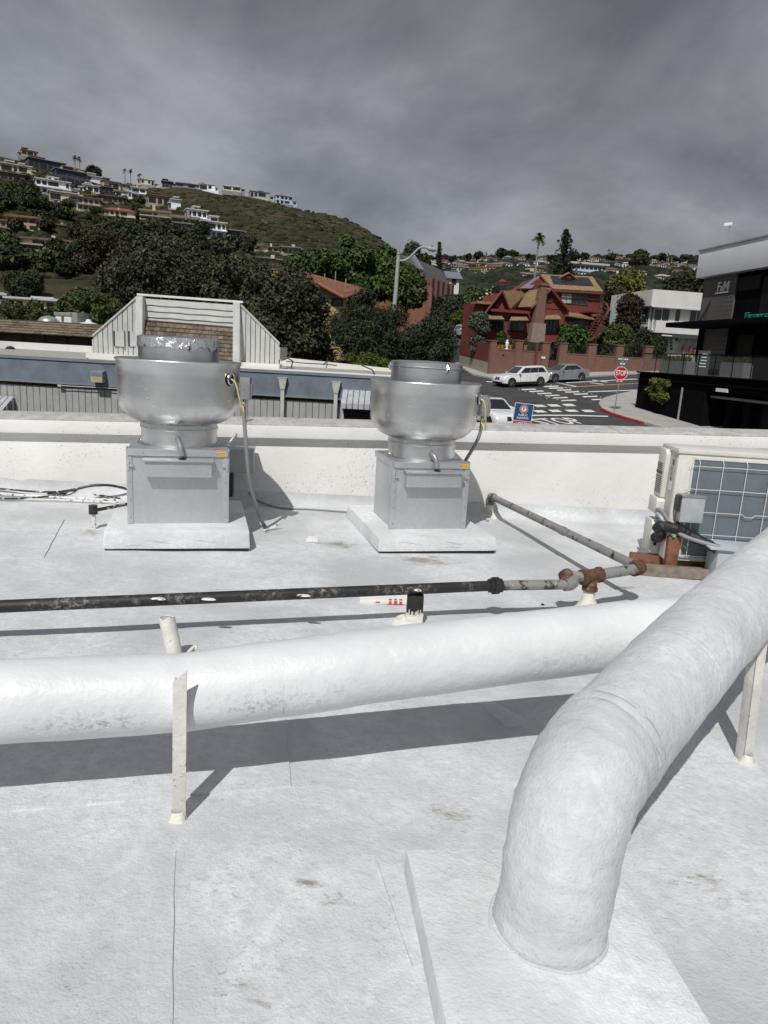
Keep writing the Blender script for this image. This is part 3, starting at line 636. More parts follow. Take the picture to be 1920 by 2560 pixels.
MB().tube([mid2-rd*.004, mid, mid+rd*.004, FE], [R_+.005, R_+.005, R_+.001, R_+.001], 16).build('pipe_length', 'pipe_grey', gas, world=True, smooth=True)
MB().tube(elbow(FE-rd*.10, FE, FE+Vector((0,0,-.09))), .047, 14).build('elbow', 'pipe_grey', gas, world=True, smooth=True)
MB().tube([FE+Vector((0,0,-.05)), Vector((FE.x,FE.y,fb.z))], .032, 12).build('riser', 'pipe_grey', gas, world=True, smooth=True)
def boot(p, r0, r1, hh, par, name='painted_boot'):
    m = MB(); prof = [(r1*1.9, -.01), (r1*1.45, .012), (r1*1.1, .035), (r1*.8, hh*.35), (r0*1.25, hh*.65), (r0*1.05, hh)]; m.lathe(prof, 22, (p.x, p.y, p.z))
    m.v = [(x+.008*mnoise.noise(Vector((x*30, y*30, z*30))), y+.008*mnoise.noise(Vector((y*30, z*30, x*30))), z) for x,y,z in m.v]
    return m.build(name, 'boot_white', par, world=True, smooth=True, angle=80)
tb = on_roof(1466,1520); tb.x = TEE.x; tb.y = TEE.y-.004; tb.z = roof_z(tb.x, tb.y)
boot(tb, .036, .085, TEE.z-.09-tb.z, gas); boot(Vector((FE.x,FE.y,fb.z)), .034, .075, .13, gas)
for px, py in ((525,1493),(1045,1471),(760,1484),(400,1492)):
    P = on_roof(px, py, h-.01+R_*.4); m = MB(); n = 12; m.lathe([(.0,.004),(.02,.003),(.026,-.004)], n); m.v = [(x*(1.6 if px < 800 else 1), y*.6, z) for x,y,z in m.v]
    m.shift((P.x, P.y-.028, P.z)); m.build('paint_drip', 'conduit_white', gas, world=True, smooth=True)
# wooden block carrying the pipe
bb = on_roof(1034,1562); bt = on_roof(1034,1478,h-.03); hb = h-R_-.0; wd = thing('support_block', 'black timber block with white painted foot under the gas pipe', 'block', bb)
MB().box(-.050,.050,-.035,.055,.075,hb-.006).build('timber', 'black_wood', wd, bevel=.004)
MB().box(-.052,.052,-.037,.057,-.01,.075).build('painted_foot', 'boot_white', wd, bevel=.005)
mm = MB()
for k in range(14):
    x = -.05+.1*k/13; hh = random.uniform(.004,.045); mm.hexa([(x-.0035,-.0385,.07),(x+.0035,-.0385,.07),(x+.0035,-.034,.07),(x-.0035,-.034,.07),(x-.002,-.0375,.07+hh),(x+.002,-.0375,.07+hh),(x+.002,-.034,.07+hh),(x-.002,-.034,.07+hh)])
mm.build('brush_edge', 'boot_white', wd)
boot(Vector((bb.x-.05,bb.y+.02,bb.z)), .01, .055, .05, wd)
# flattened carton under the pipe
cb = on_roof(960,1508); ct = thing('flattened_carton', 'flattened white carton with red print lying under the gas pipe', 'carton', cb, RAD(6))
MB().box(-.165,.24,-.03,.13,.002,.03).build('carton_panel', 'paper', ct, bevel=.006)
for x0, x1, z0, z1 in ((.028,.047,.010,.028),(.062,.085,.006,.028),(.098,.118,.006,.026),(-.06,-.03,.014,.022),(.02,.125,.004,.007)): MB().box(x0,x1,-.0325,-.030,z0,z1).build('red_print', 'print_red', ct)
for x0, x1 in ((.03,.05),(.065,.085),(.10,.12)): MB().box(x0,x1,-.026,.004,.0302,.0312).build('red_print', 'print_red', ct)

# ================================================================== BIG WHITE VENT PIPE
def lumpy(pts, r, n=40, amp=.006, k=6, seed=0.0, rings=(), wr=0.0):
    P = smooth_path(pts, k); m = MB(); rs = r if isinstance(r, (list, tuple)) else None
    L = [0.0]
    for i in range(1, len(P)): L.append(L[-1]+(P[i]-P[i-1]).length)
    rr = [(np.interp(i/(len(P)-1), np.linspace(0,1,len(rs)), rs) if rs else r) for i in range(len(P))]
    for i in range(len(P)):
        for c0, wd_, dr in rings: rr[i] += dr*math.exp(-((L[i]-c0)/wd_)**2)
    m.tube(P, [float(x) for x in rr], n)
    out = []
    for i, v in enumerate(m.v[:len(P)*n]):
        ax = P[i//n]; q = Vector(v); dr = (q-ax).normalized(); s = Vector((q.x*4+seed, q.y*4, q.z*4)); a = amp*(mnoise.noise(s)+.5*mnoise.noise(s*3.1)); th = (i % n)/n*6.283; a += wr*(mnoise.noise(Vector((math.cos(th)*1.3+seed, math.sin(th)*1.3, L[i//n]*32)))+.6*mnoise.noise(Vector((math.cos(th)*2.2, math.sin(th)*2.2+seed, L[i//n]*70))))
        out.append(tuple(q+dr*a))
    m.v[:len(P)*n] = out
    return m
vp = thing('vent_pipe', 'thick white painted vent pipe with side branch and bend down to the roof', 'vent pipe', on_roof(1365,2372))
def pipe1(px, py):
    d = ray(px, py); t = (2.29+.27*.67)/(d.y-.27*d.x); return EYEP + d*t
A = [pipe1(-420,1790), pipe1(0,1753), pipe1(455,1730), pipe1(1000,1655), pipe1(1400,1605)]; A.append(A[-1].lerp(A[-2], -1.0)); A[-1].z = .55
def dense(P, step=.03):
    out = []
    for i in range(len(P)-1):
        n = max(1, int((P[i+1]-P[i]).length/step)); out += [P[i].lerp(P[i+1], k/n) for k in range(n)]
    return out+[P[-1]]
# dirt gathers on the underside of this run: real grime bands
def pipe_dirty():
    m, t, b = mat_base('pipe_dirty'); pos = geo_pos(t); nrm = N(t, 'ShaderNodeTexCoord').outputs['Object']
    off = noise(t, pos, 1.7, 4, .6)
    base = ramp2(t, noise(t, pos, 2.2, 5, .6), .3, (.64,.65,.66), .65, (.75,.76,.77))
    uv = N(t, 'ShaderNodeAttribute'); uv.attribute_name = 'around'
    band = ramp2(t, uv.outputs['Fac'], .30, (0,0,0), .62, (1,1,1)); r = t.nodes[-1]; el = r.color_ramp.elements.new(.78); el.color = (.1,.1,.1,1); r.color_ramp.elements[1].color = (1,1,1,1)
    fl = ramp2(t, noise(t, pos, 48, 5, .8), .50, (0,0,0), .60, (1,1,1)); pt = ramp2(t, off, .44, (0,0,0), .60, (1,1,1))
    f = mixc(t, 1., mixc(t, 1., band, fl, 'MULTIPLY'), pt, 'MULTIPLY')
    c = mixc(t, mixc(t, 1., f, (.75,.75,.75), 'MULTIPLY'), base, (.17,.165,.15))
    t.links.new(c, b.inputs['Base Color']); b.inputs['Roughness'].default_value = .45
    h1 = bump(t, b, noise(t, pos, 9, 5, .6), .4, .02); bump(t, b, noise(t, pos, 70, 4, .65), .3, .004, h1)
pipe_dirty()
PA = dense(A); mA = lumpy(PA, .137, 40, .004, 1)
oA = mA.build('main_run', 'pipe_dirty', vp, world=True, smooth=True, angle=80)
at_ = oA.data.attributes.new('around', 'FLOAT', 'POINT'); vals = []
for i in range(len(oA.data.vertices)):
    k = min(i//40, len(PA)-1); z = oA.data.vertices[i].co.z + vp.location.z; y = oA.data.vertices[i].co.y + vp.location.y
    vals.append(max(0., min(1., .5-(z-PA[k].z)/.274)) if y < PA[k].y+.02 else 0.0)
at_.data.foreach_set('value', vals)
# paint runs and a seam tape on the main run
for px in (690, 722, 756, 560): 
    ctr = pipe1(px, 1700); pts = []
    for a in np.linspace(RAD(20), RAD(-38), 8): pts.append(ctr+Vector((.27/1.04*.0, -math.cos(a)*.139, math.sin(a)*.139+ (pipe1(px,1690).z-ctr.z)*.0)))
    base = min(range(len(PA)), key=lambda i: abs(PA[i].x-ctr.x)); dz = PA[base].z-ctr.z; dyy = PA[base].y-ctr.y
    MB().tube([p+Vector((0,dyy,dz)) for p in pts], [.0005,.001,.0014,.0015,.0015,.002,.003,.001], 6).build('paint_run', 'pipe_white', vp, world=True, smooth=True)
# branch, elbow, riser
r0 = on_roof(1366,2382); r0 = Vector((.525, 1.70, roof_z(.525,1.7)))
Bp = [Vector((3.0,4.52,.86)), Vector((2.3,3.74,.765)), Vector((1.71,3.08,.68)), Vector((1.20,2.51,.585)), Vector((.86,2.13,.50)), Vector((.712,1.965,.456))]
Q = Bp[-1]; bend = elbow(Q, Vector((.572,1.795,.45)), Vector((.54,1.712,.20)), .17, 14)
PB = dense(Bp[:-1]+[Q], .03)
LB = sum((PB[i+1]-PB[i]).length for i in range(len(PB)-1))
oB = lumpy(dense(PB, .01), .168, 60, .004, 1, 5., rings=((LB-.03,.02,.003),(LB-.06,.006,.003),(LB-.09,.006,.0025),(LB-.50,.006,.003),(LB-.53,.006,.003),(LB-.56,.008,.002),(LB-.95,.02,.004)), wr=.0007).build('branch_run', 'pipe_white', vp, world=True, smooth=True, angle=80)
oE = lumpy(dense([PB[-3].lerp(PB[-2],.5)]+bend+[Vector((.528,1.703,.02))], .007), [.171,.171,.169,.166,.161,.156,.154,.160], 64, .008, 1, 9., rings=((.02,.02,.004),(.05,.006,.003),(.075,.006,.003),(.105,.007,.002),(.16,.012,.003),(.30,.010,.003),(.44,.012,.003)), wr=.0022).build('elbow', 'pipe_white', vp, world=True, smooth=True, angle=80)
rg = MB(); rr_ = []
for i in range(41):
    a = 2*math.pi*i/40; rr_.append((r0.x+.162*math.cos(a)+.004*math.sin(5*a), r0.y+.162*math.sin(a)+.004*math.cos(7*a), roof_z(r0.x,r0.y)+.087))
rg.tube(rr_, .006, 10, cap=False).build('base_bead', 'pipe_white', vp, world=True, smooth=True)
# flashing pad the pipe comes down on
fp = [(1012,2182),(1180,2176),(1400,2172),(1500,2215),(1560,2292),(1640,2420),(1770,2640),(1110,2640)]
def pad(name, pts, z0, z1, mat, lab, cat, parent=None):
    P = [on_roof(x, y) for x, y in pts]; c = sum(P, Vector())/len(P); n = len(P)
    m = MB().add([(p.x-c.x, p.y-c.y, roof_z(p.x,p.y)+z1-c.z) for p in P]+[((p.x-c.x)*1.015, (p.y-c.y)*1.015, roof_z(p.x,p.y)+z0-c.z) for p in P], [tuple(range(n)), tuple(range(2*n-1,n-1,-1))]+[(i,i+n,(i+1)%n+n,(i+1)%n) for i in range(n)])
    o = m.build(name, mat, None, bevel=.006); o.location = c
    if lab: tag(o, lab, cat)
    return o
pd = pad('flashing_pad', fp, -.02, .085, 'curb_white', 'raised white flashing pad where the thick pipe bends into the roof', 'pad')
P = [on_roof(x, y) for x, y in ((996,2200),(1014,2184),(1112,2640),(1088,2640))]
m = MB().add([(p.x, p.y, roof_z(p.x,p.y)+.035) for p in P]+[(p.x, p.y, roof_z(p.x,p.y)-.02) for p in P], [(0,1,2,3),(0,4,5,1),(3,7,4,0),(2,6,7,3)]); m.build('lower_ledge', 'pipe_white', pd, world=True)
# angle-iron supports
def angle_iron(P, topP, w, rot, label, rag):
    t = thing('pipe_support', label, 'support post', P)
    d = topP-P; c, s_ = math.cos(rot), math.sin(rot); X = Vector((c, s_, 0))*w; Yv = Vector((-s_, c, 0))*w; th = .006
    def leg(E, Th, name, cut):
        v = [Vector(), E, E+Th, Th]; top = [d, d+E*1.0-Vector((0,0,cut)), d+E+Th-Vector((0,0,cut)), d+Th]
        MB().hexa([tuple(x) for x in v]+[tuple(x) for x in top]).build(name, 'iron_white', t, bevel=.0015)
    leg(X, Yv.normalized()*th, 'iron_flange', rag); leg(Yv, X.normalized()*th, 'iron_flange', 0.0)
    boot_m = boot(Vector((P.x+w*.4*c, P.y+.01, P.z)), .016, .019, .010, t, 'foot_sealant')
    return t
pL = on_roof(430,2052); tL = pL + Vector((.012,-.018,.50)); tL = at(432, 1722, pL.y-.015)
angle_iron(pL, tL+Vector((.0,0,.02)), .045, 0.15, 'white angle iron post holding the thick pipe on the left', -.045)
pR = on_roof(1858,1905); tR = at(1897, 1600, pR.y)
angle_iron(pR, tR+Vector((0,0,.0)), .05, 0.3, 'white angle iron post under the branch pipe on the right', .0)
# open vent stub
vs_ = on_roof(445,1672); vt = at(417,1546,vs_.y+.06); t = thing('vent_stub', 'short open white vent stub leaning behind the thick pipe', 'vent', vs_)
MB().tube([vs_-Vector((0,0,.01)), vt], .0395, 20, cap=False).build('stub_tube', 'iron_white', t, world=True, smooth=True)
dd = (vt-vs_).normalized(); MB().tube([vs_, vt-dd*.012], .033, 18).build('dark_bore', 'hole_black', t, world=True, smooth=True)
MB().tube([vt+Vector((.036*math.cos(a), .036*math.sin(a), .001*math.sin(5*a))) for a in np.linspace(0, 2*math.pi, 25)], .005, 6, cap=False).build('stub_lip', 'iron_white', t, world=True, smooth=True)
nb = on_roof(462,1655); o = MB().tube(smooth_path([(0,0,0),(.015,0,.05),(.05,.01,.085),(.06,.0,.07)], 4), [.009]*12+[.006], 6).build('bent_stub', 'iron_white', smooth=True); o.location = nb; tag(o, 'small bent white painted rod beside the open vent stub', 'rod')
# clear plastic strip lying in the pipe shadow
m, t_, b_ = mat_base('clear_plastic'); b_.inputs['Base Color'].default_value = (.9,.92,.93,1); b_.inputs['Roughness'].default_value = .12; b_.inputs['Transmission Weight'].default_value = .0; b_.inputs['Alpha'].default_value = .28; bump(t_, b_, noise(t_, geo_pos(t_), 40, 4, .6, 1.), .7, .01)
pts = [(1195,1762),(1232,1758),(1268,1782),(1316,1808),(1312,1820),(1278,1826),(1262,1822),(1232,1796)]
P = [on_roof(*p) for p in pts]; c = sum(P, Vector())/len(P); bmv = []
n = len(P); m = MB().add([(p.x-c.x, p.y-c.y, .012+.01*random.random()) for p in P]+[(0,0,.026)], [(i,(i+1)%n,n) for i in range(n)]); o = m.build('plastic_wrapper', 'clear_plastic', smooth=True); o.location = (c.x, c.y, roof_z(c.x,c.y)); tag(o, 'clear crumpled plastic wrapper lying in the shadow of the thick pipe', 'wrapper')
o = MB().tube([P[1]-c+Vector((0,0,.014)), P[2]-c+Vector((0,0,.016)), P[3]-c+Vector((0,0,.014))], .0025, 6).build('folded_edge', 'label_white', o)
# rag by the plain fan
c = on_roof(780,1352); m = MB().add([(-.05,-.06,.004),(.06,-.05,.004),(.045,.05,.02),(-.04,.055,.03),(0,0,.035)], [(0,1,4),(1,2,4),(2,3,4),(3,0,4)]); o = m.build('paper_scrap', 'paper', smooth=True); o.location = c; tag(o, 'small pale folded paper scrap on the roof between the fan curbs', 'scrap')
o = MB().hexa([(-.012,-.006,0),(.014,-.005,0),(.012,.006,0),(-.010,.007,0),(-.008,-.004,.010),(.010,-.002,.012),(.006,.004,.010),(-.006,.004,.014)]).build('debris_chip', 'tar'); o.location = on_roof(1356,1513); tag(o, 'small black chip lying in front of the gas pipe tee', 'chip')
# ================================================================== OUTDOOR AIR-CONDITIONING UNIT
acP = on_roof(1659,1399,.11); AC = Face('condenser_unit', 'cream outdoor air conditioning unit with wire guarded coil on timber rails', 'air conditioner', 0, 0, 0, -2.0, P=acP)
HA = AC.uz(1695,1122)[1]; WA, DA = 1.02, .36
body = MB().box(0, WA, 0, DA, 0, HA-.02).build('casing', 'ac_cream', AC.o, bevel=.012)
MB().box(-.002, .0, .02, DA-.02, .02, HA-.05).build('side_panel', 'ac_side', AC.o)
MB().box(-.012, WA+.012, -.014, DA+.012, HA-.035, HA+.004).build('top_lid', 'ac_cream', AC.o, bevel=.008)
MB().box(.03, .085, -.006, .0, .12, HA-.10).build('front_rib', 'ac_cream', body, bevel=.003)
u0, u1 = .125, .94
MB().box(u0, u1, -.004, .01, .05, HA-.075).build('coil', 'coil', AC.o)
fr = MB(); fr.box(u0-.012, u0+.004, -.010, 0, .04, HA-.06); fr.box(u0, u1, -.010, 0, HA-.078, HA-.06); fr.build('coil_frame', 'ac_cream', AC.o)
MB().box(u0, u1, -.009, 0, .03, .052).build('drain_channel', 'box_grey', AC.o)
for k in range(5):
    z = .055+(HA-.17)*k/4.0*.98; pts = [(u0-.03, -.012, z), (u0-.035, -.032, z), (u0+.45, -.034, z+.002), (u0+.47,-.034,z-.02 if k in (2,0) else z), (u0+.53,-.034,z-.02 if k in (2,0) else z), (u0+.55,-.034,z), (u1+.02, -.032, z)]
    MB().tube(pts, .0026, 6).build('guard_wire', 'wire_white', AC.o, smooth=True)
for k in range(5):
    x = u0+.04+(u1-u0-.05)*k/4.0; MB().tube([(x+.0, -.012, HA-.075), (x, -.040, HA-.10), (x-.0, -.040, .06), (x, -.012, .05)], .0026, 6).build('guard_wire', 'wire_white', AC.o, smooth=True)
for k in range(30): block('fin_tab', u1+.004, u1+.024, -.012, -.004, .10+k*(HA-.25)/30, .10+(k+.55)*(HA-.25)/30, 'wire_white', AC.o)
MB().box(u1+.026, WA-.004, -.012, -.002, .05, HA-.06).build('edge_strip', 'ac_cream', AC.o)
# side covers (left face, u = 0)
hc = MB(); hc.prismx([(.17,.50),(.165,.88),(.19,.915),(.345,.915),(.345,.50)], -.045, -.002); up_ = hc.build('upper_cover', 'ac_cream', AC.o, bevel=.010)
for k in range(9): block('louvre', -.047, -.044, .20, .335, .535+.017*k, .541+.017*k, 'hole_black', up_)
for k in range(4): block('louvre', -.047, -.044, .21, .335, .735+.016*k, .741+.016*k, 'hole_black', up_)
MB().box(-.050,-.0455,.20,.335,.698,.722).build('grip_recess', 'label_black', up_)
MB().prismx([(.155,.36),(.15,.475),(.17,.495),(.35,.495),(.35,.36)], -.075, -.002).build('terminal_cover', 'ac_cream', AC.o, bevel=.010)
lo = MB().prismx([(.145,.02),(.15,.26),(.18,.30),(.352,.30),(.352,.02)], -.085, -.002).build('valve_cover', 'ac_cream', AC.o, bevel=.014)
MB().box(-.055,-.030,.136,.147,.085,.225).build('valve_opening', 'hole_black', lo)
for w0, w1, z0, z1, mt in ((.075,.105,.80,.845,'label_black'),(.10,.128,.74,.79,'zinc_dull'),(.085,.098,.70,.78,'zinc_dull'),(.11,.122,.68,.735,'zinc_dull'),(.07,.125,.585,.66,'label_white'),(.09,.108,.665,.69,'label_black')): block('maker_label', -.004, -.0022, w0, w1, z0, z1, mt, AC.o)
# timber rails it stands on
for k, (w0, lab) in enumerate(((.03,'dark red timber rail under the rear of the air conditioning unit'), (-.15,'grey weathered timber rail in front of the air conditioning unit'))):
    pass
r1 = thing('timber_rail', 'dark red timber rail under the air conditioning unit', 'timber', acP + Vector((-.22,.17,-.11)), RAD(-2)); MB().box(0,1.5,-.04,.05,0,.106).build('rail_timber', 'redwood', r1, bevel=.006); MB().box(-.03,.09,-.075,-.0,-.005,.028).build('rail_shoe', 'boot_white', r1, bevel=.004)
r2 = thing('timber_rail', 'grey weathered timber rail lying before the air conditioning unit', 'timber', acP + Vector((-.28,-.10,-.11)), RAD(-2)); MB().box(0,1.6,-.05,.04,0,.085).build('rail_timber', 'old_wood', r2, bevel=.008)
# post with disconnect box
pp = on_roof(1672,1433); pt_ = at(1702,1240,pp.y); post = thing('timber_post', 'reddish brown split timber post before the air conditioning unit', 'post', pp)
hh = pt_.z-pp.z
MB().hexa([(-.045,-.03,-.01),(.045,-.03,-.01),(.045,.05,-.01),(-.045,.05,-.01),(-.055,-.03,hh*.48),(.055,-.03,hh*.5),(.045,.05,hh*.5),(-.05,.05,hh*.48)]).build('lower_post', 'redwood', post, bevel=.008)
MB().hexa([(-.02,-.01,hh*.45),(.03,-.01,hh*.45),(.03,.05,hh*.45),(-.02,.05,hh*.45),(-.01,-.01,hh),(.03,-.01,hh),(.03,.05,hh),(-.01,.05,hh)]).build('upper_post', 'redwood', post, bevel=.005)
boot(Vector((pp.x,pp.y,pp.z)), .04, .06, .035, post, 'foot_sealant')
u = at(1727,1270,pp.y-.04); ds = thing('disconnect_box', 'grey metal disconnect box fixed to the timber post', 'electrical box', Vector((u.x,u.y,u.z)))
MB().box(-.098,.092,-.045,.045,-.115,.10).build('box_body', 'box_grey', ds, bevel=.006); MB().box(-.104,.098,-.052,.052,.095,.112).build('rain_hood', 'zinc_dull', ds, bevel=.003); MB().box(-.125,-.100,-.03,.04,-.03,.10).build('side_gasket', 'label_black', ds)
# goose-neck sheet cover
gb = on_roof(1792,1462); gt = thing('line_cover', 'blue grey sheet metal cover over the refrigerant lines', 'cover', gb)
gz = at(1800,1372,gb.y).z-gb.z
MB().box(-.03,.30,0,.20,-.01,gz).build('cover_body', 'bracket_blue', gt, bevel=.006)
MB().hexa([(-.11,-.03,gz-.005),(.34,-.02,gz-.02),(.34,.24,gz-.01),(-.11,.23,gz+.01),(-.11,-.03,gz+.012),(.34,-.02,gz-.004),(.34,.24,gz+.012),(-.11,.23,gz+.028)]).build('cover_top', 'bracket_blue', gt, bevel=.004)
# insulated lines
va = acP + Vector((-.045,.13,.155)); vb = pp + Vector((-.01,-.035,.40)); ve = gb+Vector((-.02,.06,gz-.02))
pts = [va, va+Vector((.0,-.10,.05)), vb+Vector((-.13,.05,-.0)), vb, vb+Vector((.12,.0,-.05)), ve]
P = smooth_path(pts, 8); o = MB().tube(P, [.042*(1+.12*math.sin(i*1.9)) for i in range(len(P))], 14); 
o.v = [(x-va.x,y-va.y,z-va.z) for x,y,z in o.v]; o = o.build('insulated_line', 'insul_black', smooth=True); o.location = va; tag(o, 'black taped refrigerant line bundle from the air conditioning unit over the post', 'hose')
ta = acP + Vector((-.06,.15,.40)); cord('flexible_conduit', 'smooth grey conduit from the air conditioning unit down to its line cover', 'conduit', [ta, ta+Vector((.03,-.06,-.01)), pp+Vector((.02,-.06,.36)), ve+Vector((0,-.05,.03))], .017, 'conduit')
cord('flexible_conduit', 'short pale conduit looping under the terminal cover of the unit', 'conduit', [ta+Vector((0,-.02,-.03)), ta+Vector((.02,-.08,-.06)), ta+Vector((.07,-.12,-.15)), pp+Vector((-.02,-.05,.34))], .017, 'box_grey')
# ================================================================== GROUND AND STREETS
def hill_mat():
    m, t, b = mat_base('hill'); pos = geo_pos(t)
    c = ramp2(t, noise(t, pos, .022, 6, .65), .35, (.036, .036, .019), .65, (.082, .066, .040))
    f = ramp2(t, noise(t, pos, .13, 6, .7), .42, (0,0,0), .60, (1,1,1)); c = mixc(t, mixc(t, 1., f, (.75,.75,.75), 'MULTIPLY'), c, (.024, .027, .014))
    d_ = ramp2(t, noise(t, pos, .03, 4, .6, .5), .60, (0,0,0), .68, (1,1,1)); c = mixc(t, mixc(t, 1., d_, ramp2(t, noise(t, pos, .35, 5, .7), .45, (0,0,0), .55, (1,1,1)), 'MULTIPLY'), c, (.24, .18, .12))
    t.links.new(c, b.inputs['Base Color']); b.inputs['Roughness'].default_value = .95; b.inputs['Specular IOR Level'].default_value = .1
    bump(t, b, noise(t, pos, .22, 6, .7), 1.0, 1.5)
hill_mat()
cols = np.concatenate([np.linspace(-3.2, -.75, 20)[:-1], np.linspace(-.75, .75, 260), np.linspace(.75, 3.2, 20)[1:]]); rows = np.concatenate([np.linspace(6, 110, 22)[:-1], 110*np.exp(np.linspace(0, math.log(30), 130))])
vs = [(a*y, y, terrain(a*y, y)-.012) for y in rows for a in cols]; nc = len(cols)
fs = [(j*nc+i, j*nc+i+1, (j+1)*nc+i+1, (j+1)*nc+i) for j in range(len(rows)-1) for i in range(nc-1)]
struct(MB().add(vs, fs).build('ground', 'hill', smooth=True))
struct(MB().add([(-60,-40,-9.4),(60,-40,-9.4),(60,20,-9.4),(-60,20,-9.4)], [(0,1,2,3)]).build('lower_ground', 'hill'))
pm('asphalt', (.050,.050,.052), .85, var=.28, scale=.6, bs=.3, bscale=40, spot=(.9, .60, (.075,.075,.076)))
pm('concrete', (.38,.37,.345), .85, var=.14, scale=1.2, bs=.2, bscale=30)
pm('concrete_dark', (.22,.215,.20), .85, var=.16, scale=1.0, bs=.2, bscale=30)
pm('mark_white', (.72,.72,.70), .7, var=.14, scale=3)
pm('mark_yellow', (.50,.33,.06), .7, var=.15, scale=3)
pm('kerb_red', (.40,.035,.03), .6, var=.2, scale=6)
def gpoly(name, pts, h, mat, kind=True, parent=None, thick=0.0):
    P = [Vector((p[0], p[1], ground_z(p[0], p[1]))) if len(p) == 3 else on_ground(*p) for p in pts]; n = len(P)
    if thick:
        m = MB().add([(p.x,p.y,p.z+h) for p in P]+[(p.x,p.y,p.z-.3) for p in P], [tuple(range(n))]+[(i,i+n,(i+1)%n+n,(i+1)%n) for i in range(n)])
    else: m = MB().add([(p.x,p.y,p.z+h) for p in P], [tuple(range(n))])
    o = m.build(name, mat, parent)
    if parent is None: struct(o)
    return o
gpoly('road', [(-40,12,0),(60,12,0),(60,72.5,0),(26,72.3,0),(9.2,66.5,0),(5,72,0),(3.5,95,0),(-4,95,0),(-2,66,0),(-40,60,0)], .004, 'asphalt')
road = bpy.data.objects['road']
zz = lambda x, y: (1200+x*.2411, 880+y*.2411)
# crosswalk bars, each its own painted bar
def quad_px(cx, cy, q): return [zz(cx+a, cy+b) for a, b in q]
QA = [(-82,-2),(64,-7),(82,3),(-64,8)]; QB = [(-78,-11),(26,-12),(78,10),(-28,12)]
for cx, cy in ((505,388),(585,408),(668,430),(750,452),(835,475),(922,502),(735,357),(790,375),(872,395),(955,415),(1045,437),(1140,463),(1232,493)): gpoly('crosswalk_bar', quad_px(cx, cy, QA), .012, 'mark_white', parent=road)
for cx, cy in ((290,572),(620,560),(768,556),(922,551),(450,565),(620,617),(780,612),(952,611),(1122,613),(460,620)): gpoly('crosswalk_bar', quad_px(cx, cy, QB), .012, 'mark_white', parent=road)
gpoly('stop_line', [zz(400,655),zz(700,652),zz(1000,654),zz(1330,664),zz(1325,674),zz(1000,665),zz(700,663),zz(400,668)], .012, 'mark_white', parent=road)
for a in ([(1120,410),(1640,392),(1640,399),(1120,418)], [(780,318),(800,318),(1005,356),(985,360)], [(890,318),(1640,277),(1640,283),(890,324)], [(60,304),(250,318),(250,324),(70,312)], [(1140,318),(1290,334),(1270,338),(1140,322)], [(1170,290),(1330,312),(1310,316),(1160,294)]): gpoly('lane_line', [zz(*p) for p in a], .012, 'mark_white', parent=road)
for a in ([(870,366),(1640,322),(1640,327),(870,372)], [(525,706),(700,766),(712,766),(533,706)], [(543,706),(722,766),(734,766),(551,706)]): gpoly('centre_line', [zz(*p) for p in a], .012, 'mark_yellow', parent=road)
def dots(pts):
    for x, y in pts:
        P = on_ground(*zz(x, y)); m = MB().lathe([(.055,0),(.05,.015),(.03,.025),(.001,.028)], 8); o = m.build('road_stud', 'mark_white', road, smooth=True); o.location = (P.x, P.y, P.z+.005)
dots([(405,388),(472,407),(552,428),(632,450),(716,473),(800,497),(655,325),(735,341),(812,356),(890,372),(935,384),(1010,400),(1075,414),(1110,423),(1158,438),(1208,454),(1252,469),(1300,485),(1350,500),(690,480),(756,485),(846,512)])
# painted word on the road
c = on_ground(*zz(808,722)); ya = on_ground(*zz(525,708)); yb = on_ground(*zz(700,768)); dv = (ya-yb); dv.z = 0; dv.normalize(); sv = Vector((dv.y,-dv.x,0))
me = text_mesh('STOP', 1.0, .002); xs = [v.co.x for v in me.vertices]; wid = max(xs)-min(xs)
for v in me.vertices:
    p = c + sv*(v.co.x/wid*2.7) + dv*(v.co.y*2.1) - c; v.co = Vector((p.x, p.y, GB*p.x+GC*p.y+.012+v.co.z))
me.materials.clear(); o = link('painted_word', me, 'mark_white', road); o.location = c; o['label'] = 'white word STOP painted on the asphalt before the stop line'
# sidewalks
corner = [(1660,1074),(1610,1061),(1560,1047),(1527,1036),(1506,1026),(1496,1014),(1500,1004),(1516,996),(1540,990),(1590,979),(1640,970),(1800,960),(2100,1000),(2200,1130),(1900,1140)]
sw = gpoly('sidewalk', corner, .13, 'concrete', thick=1)
P = [on_ground(x, y) for x, y in corner[:5]]
kr = MB()
for i in range(1, 4):
    a, b = P[i], P[i+1]; n = Vector((-(b-a).y, (b-a).x, 0)).normalized()
    kr.hexa([tuple(a+Vector((0,0,-.02))-n*.0+n*-.012), tuple(b+Vector((0,0,-.02))-n*.012), tuple(b+n*.17+Vector((0,0,-.02))), tuple(a+n*.17+Vector((0,0,-.02))), tuple(a+Vector((0,0,.145))-n*.012), tuple(b+Vector((0,0,.145))-n*.012), tuple(b+n*.17+Vector((0,0,.145))), tuple(a+n*.17+Vector((0,0,.145)))])
kr.build('painted_kerb', 'kerb_red', sw)['label'] = 'red painted kerb at the street corner'
gpoly('sidewalk', [(1130,905),(1180,938),(1232,948),(1250,951),(1420,946),(1600,936),(1760,928),(1760,915),(1600,926),(1218,934),(1150,895)], .13, 'concrete', thick=1)

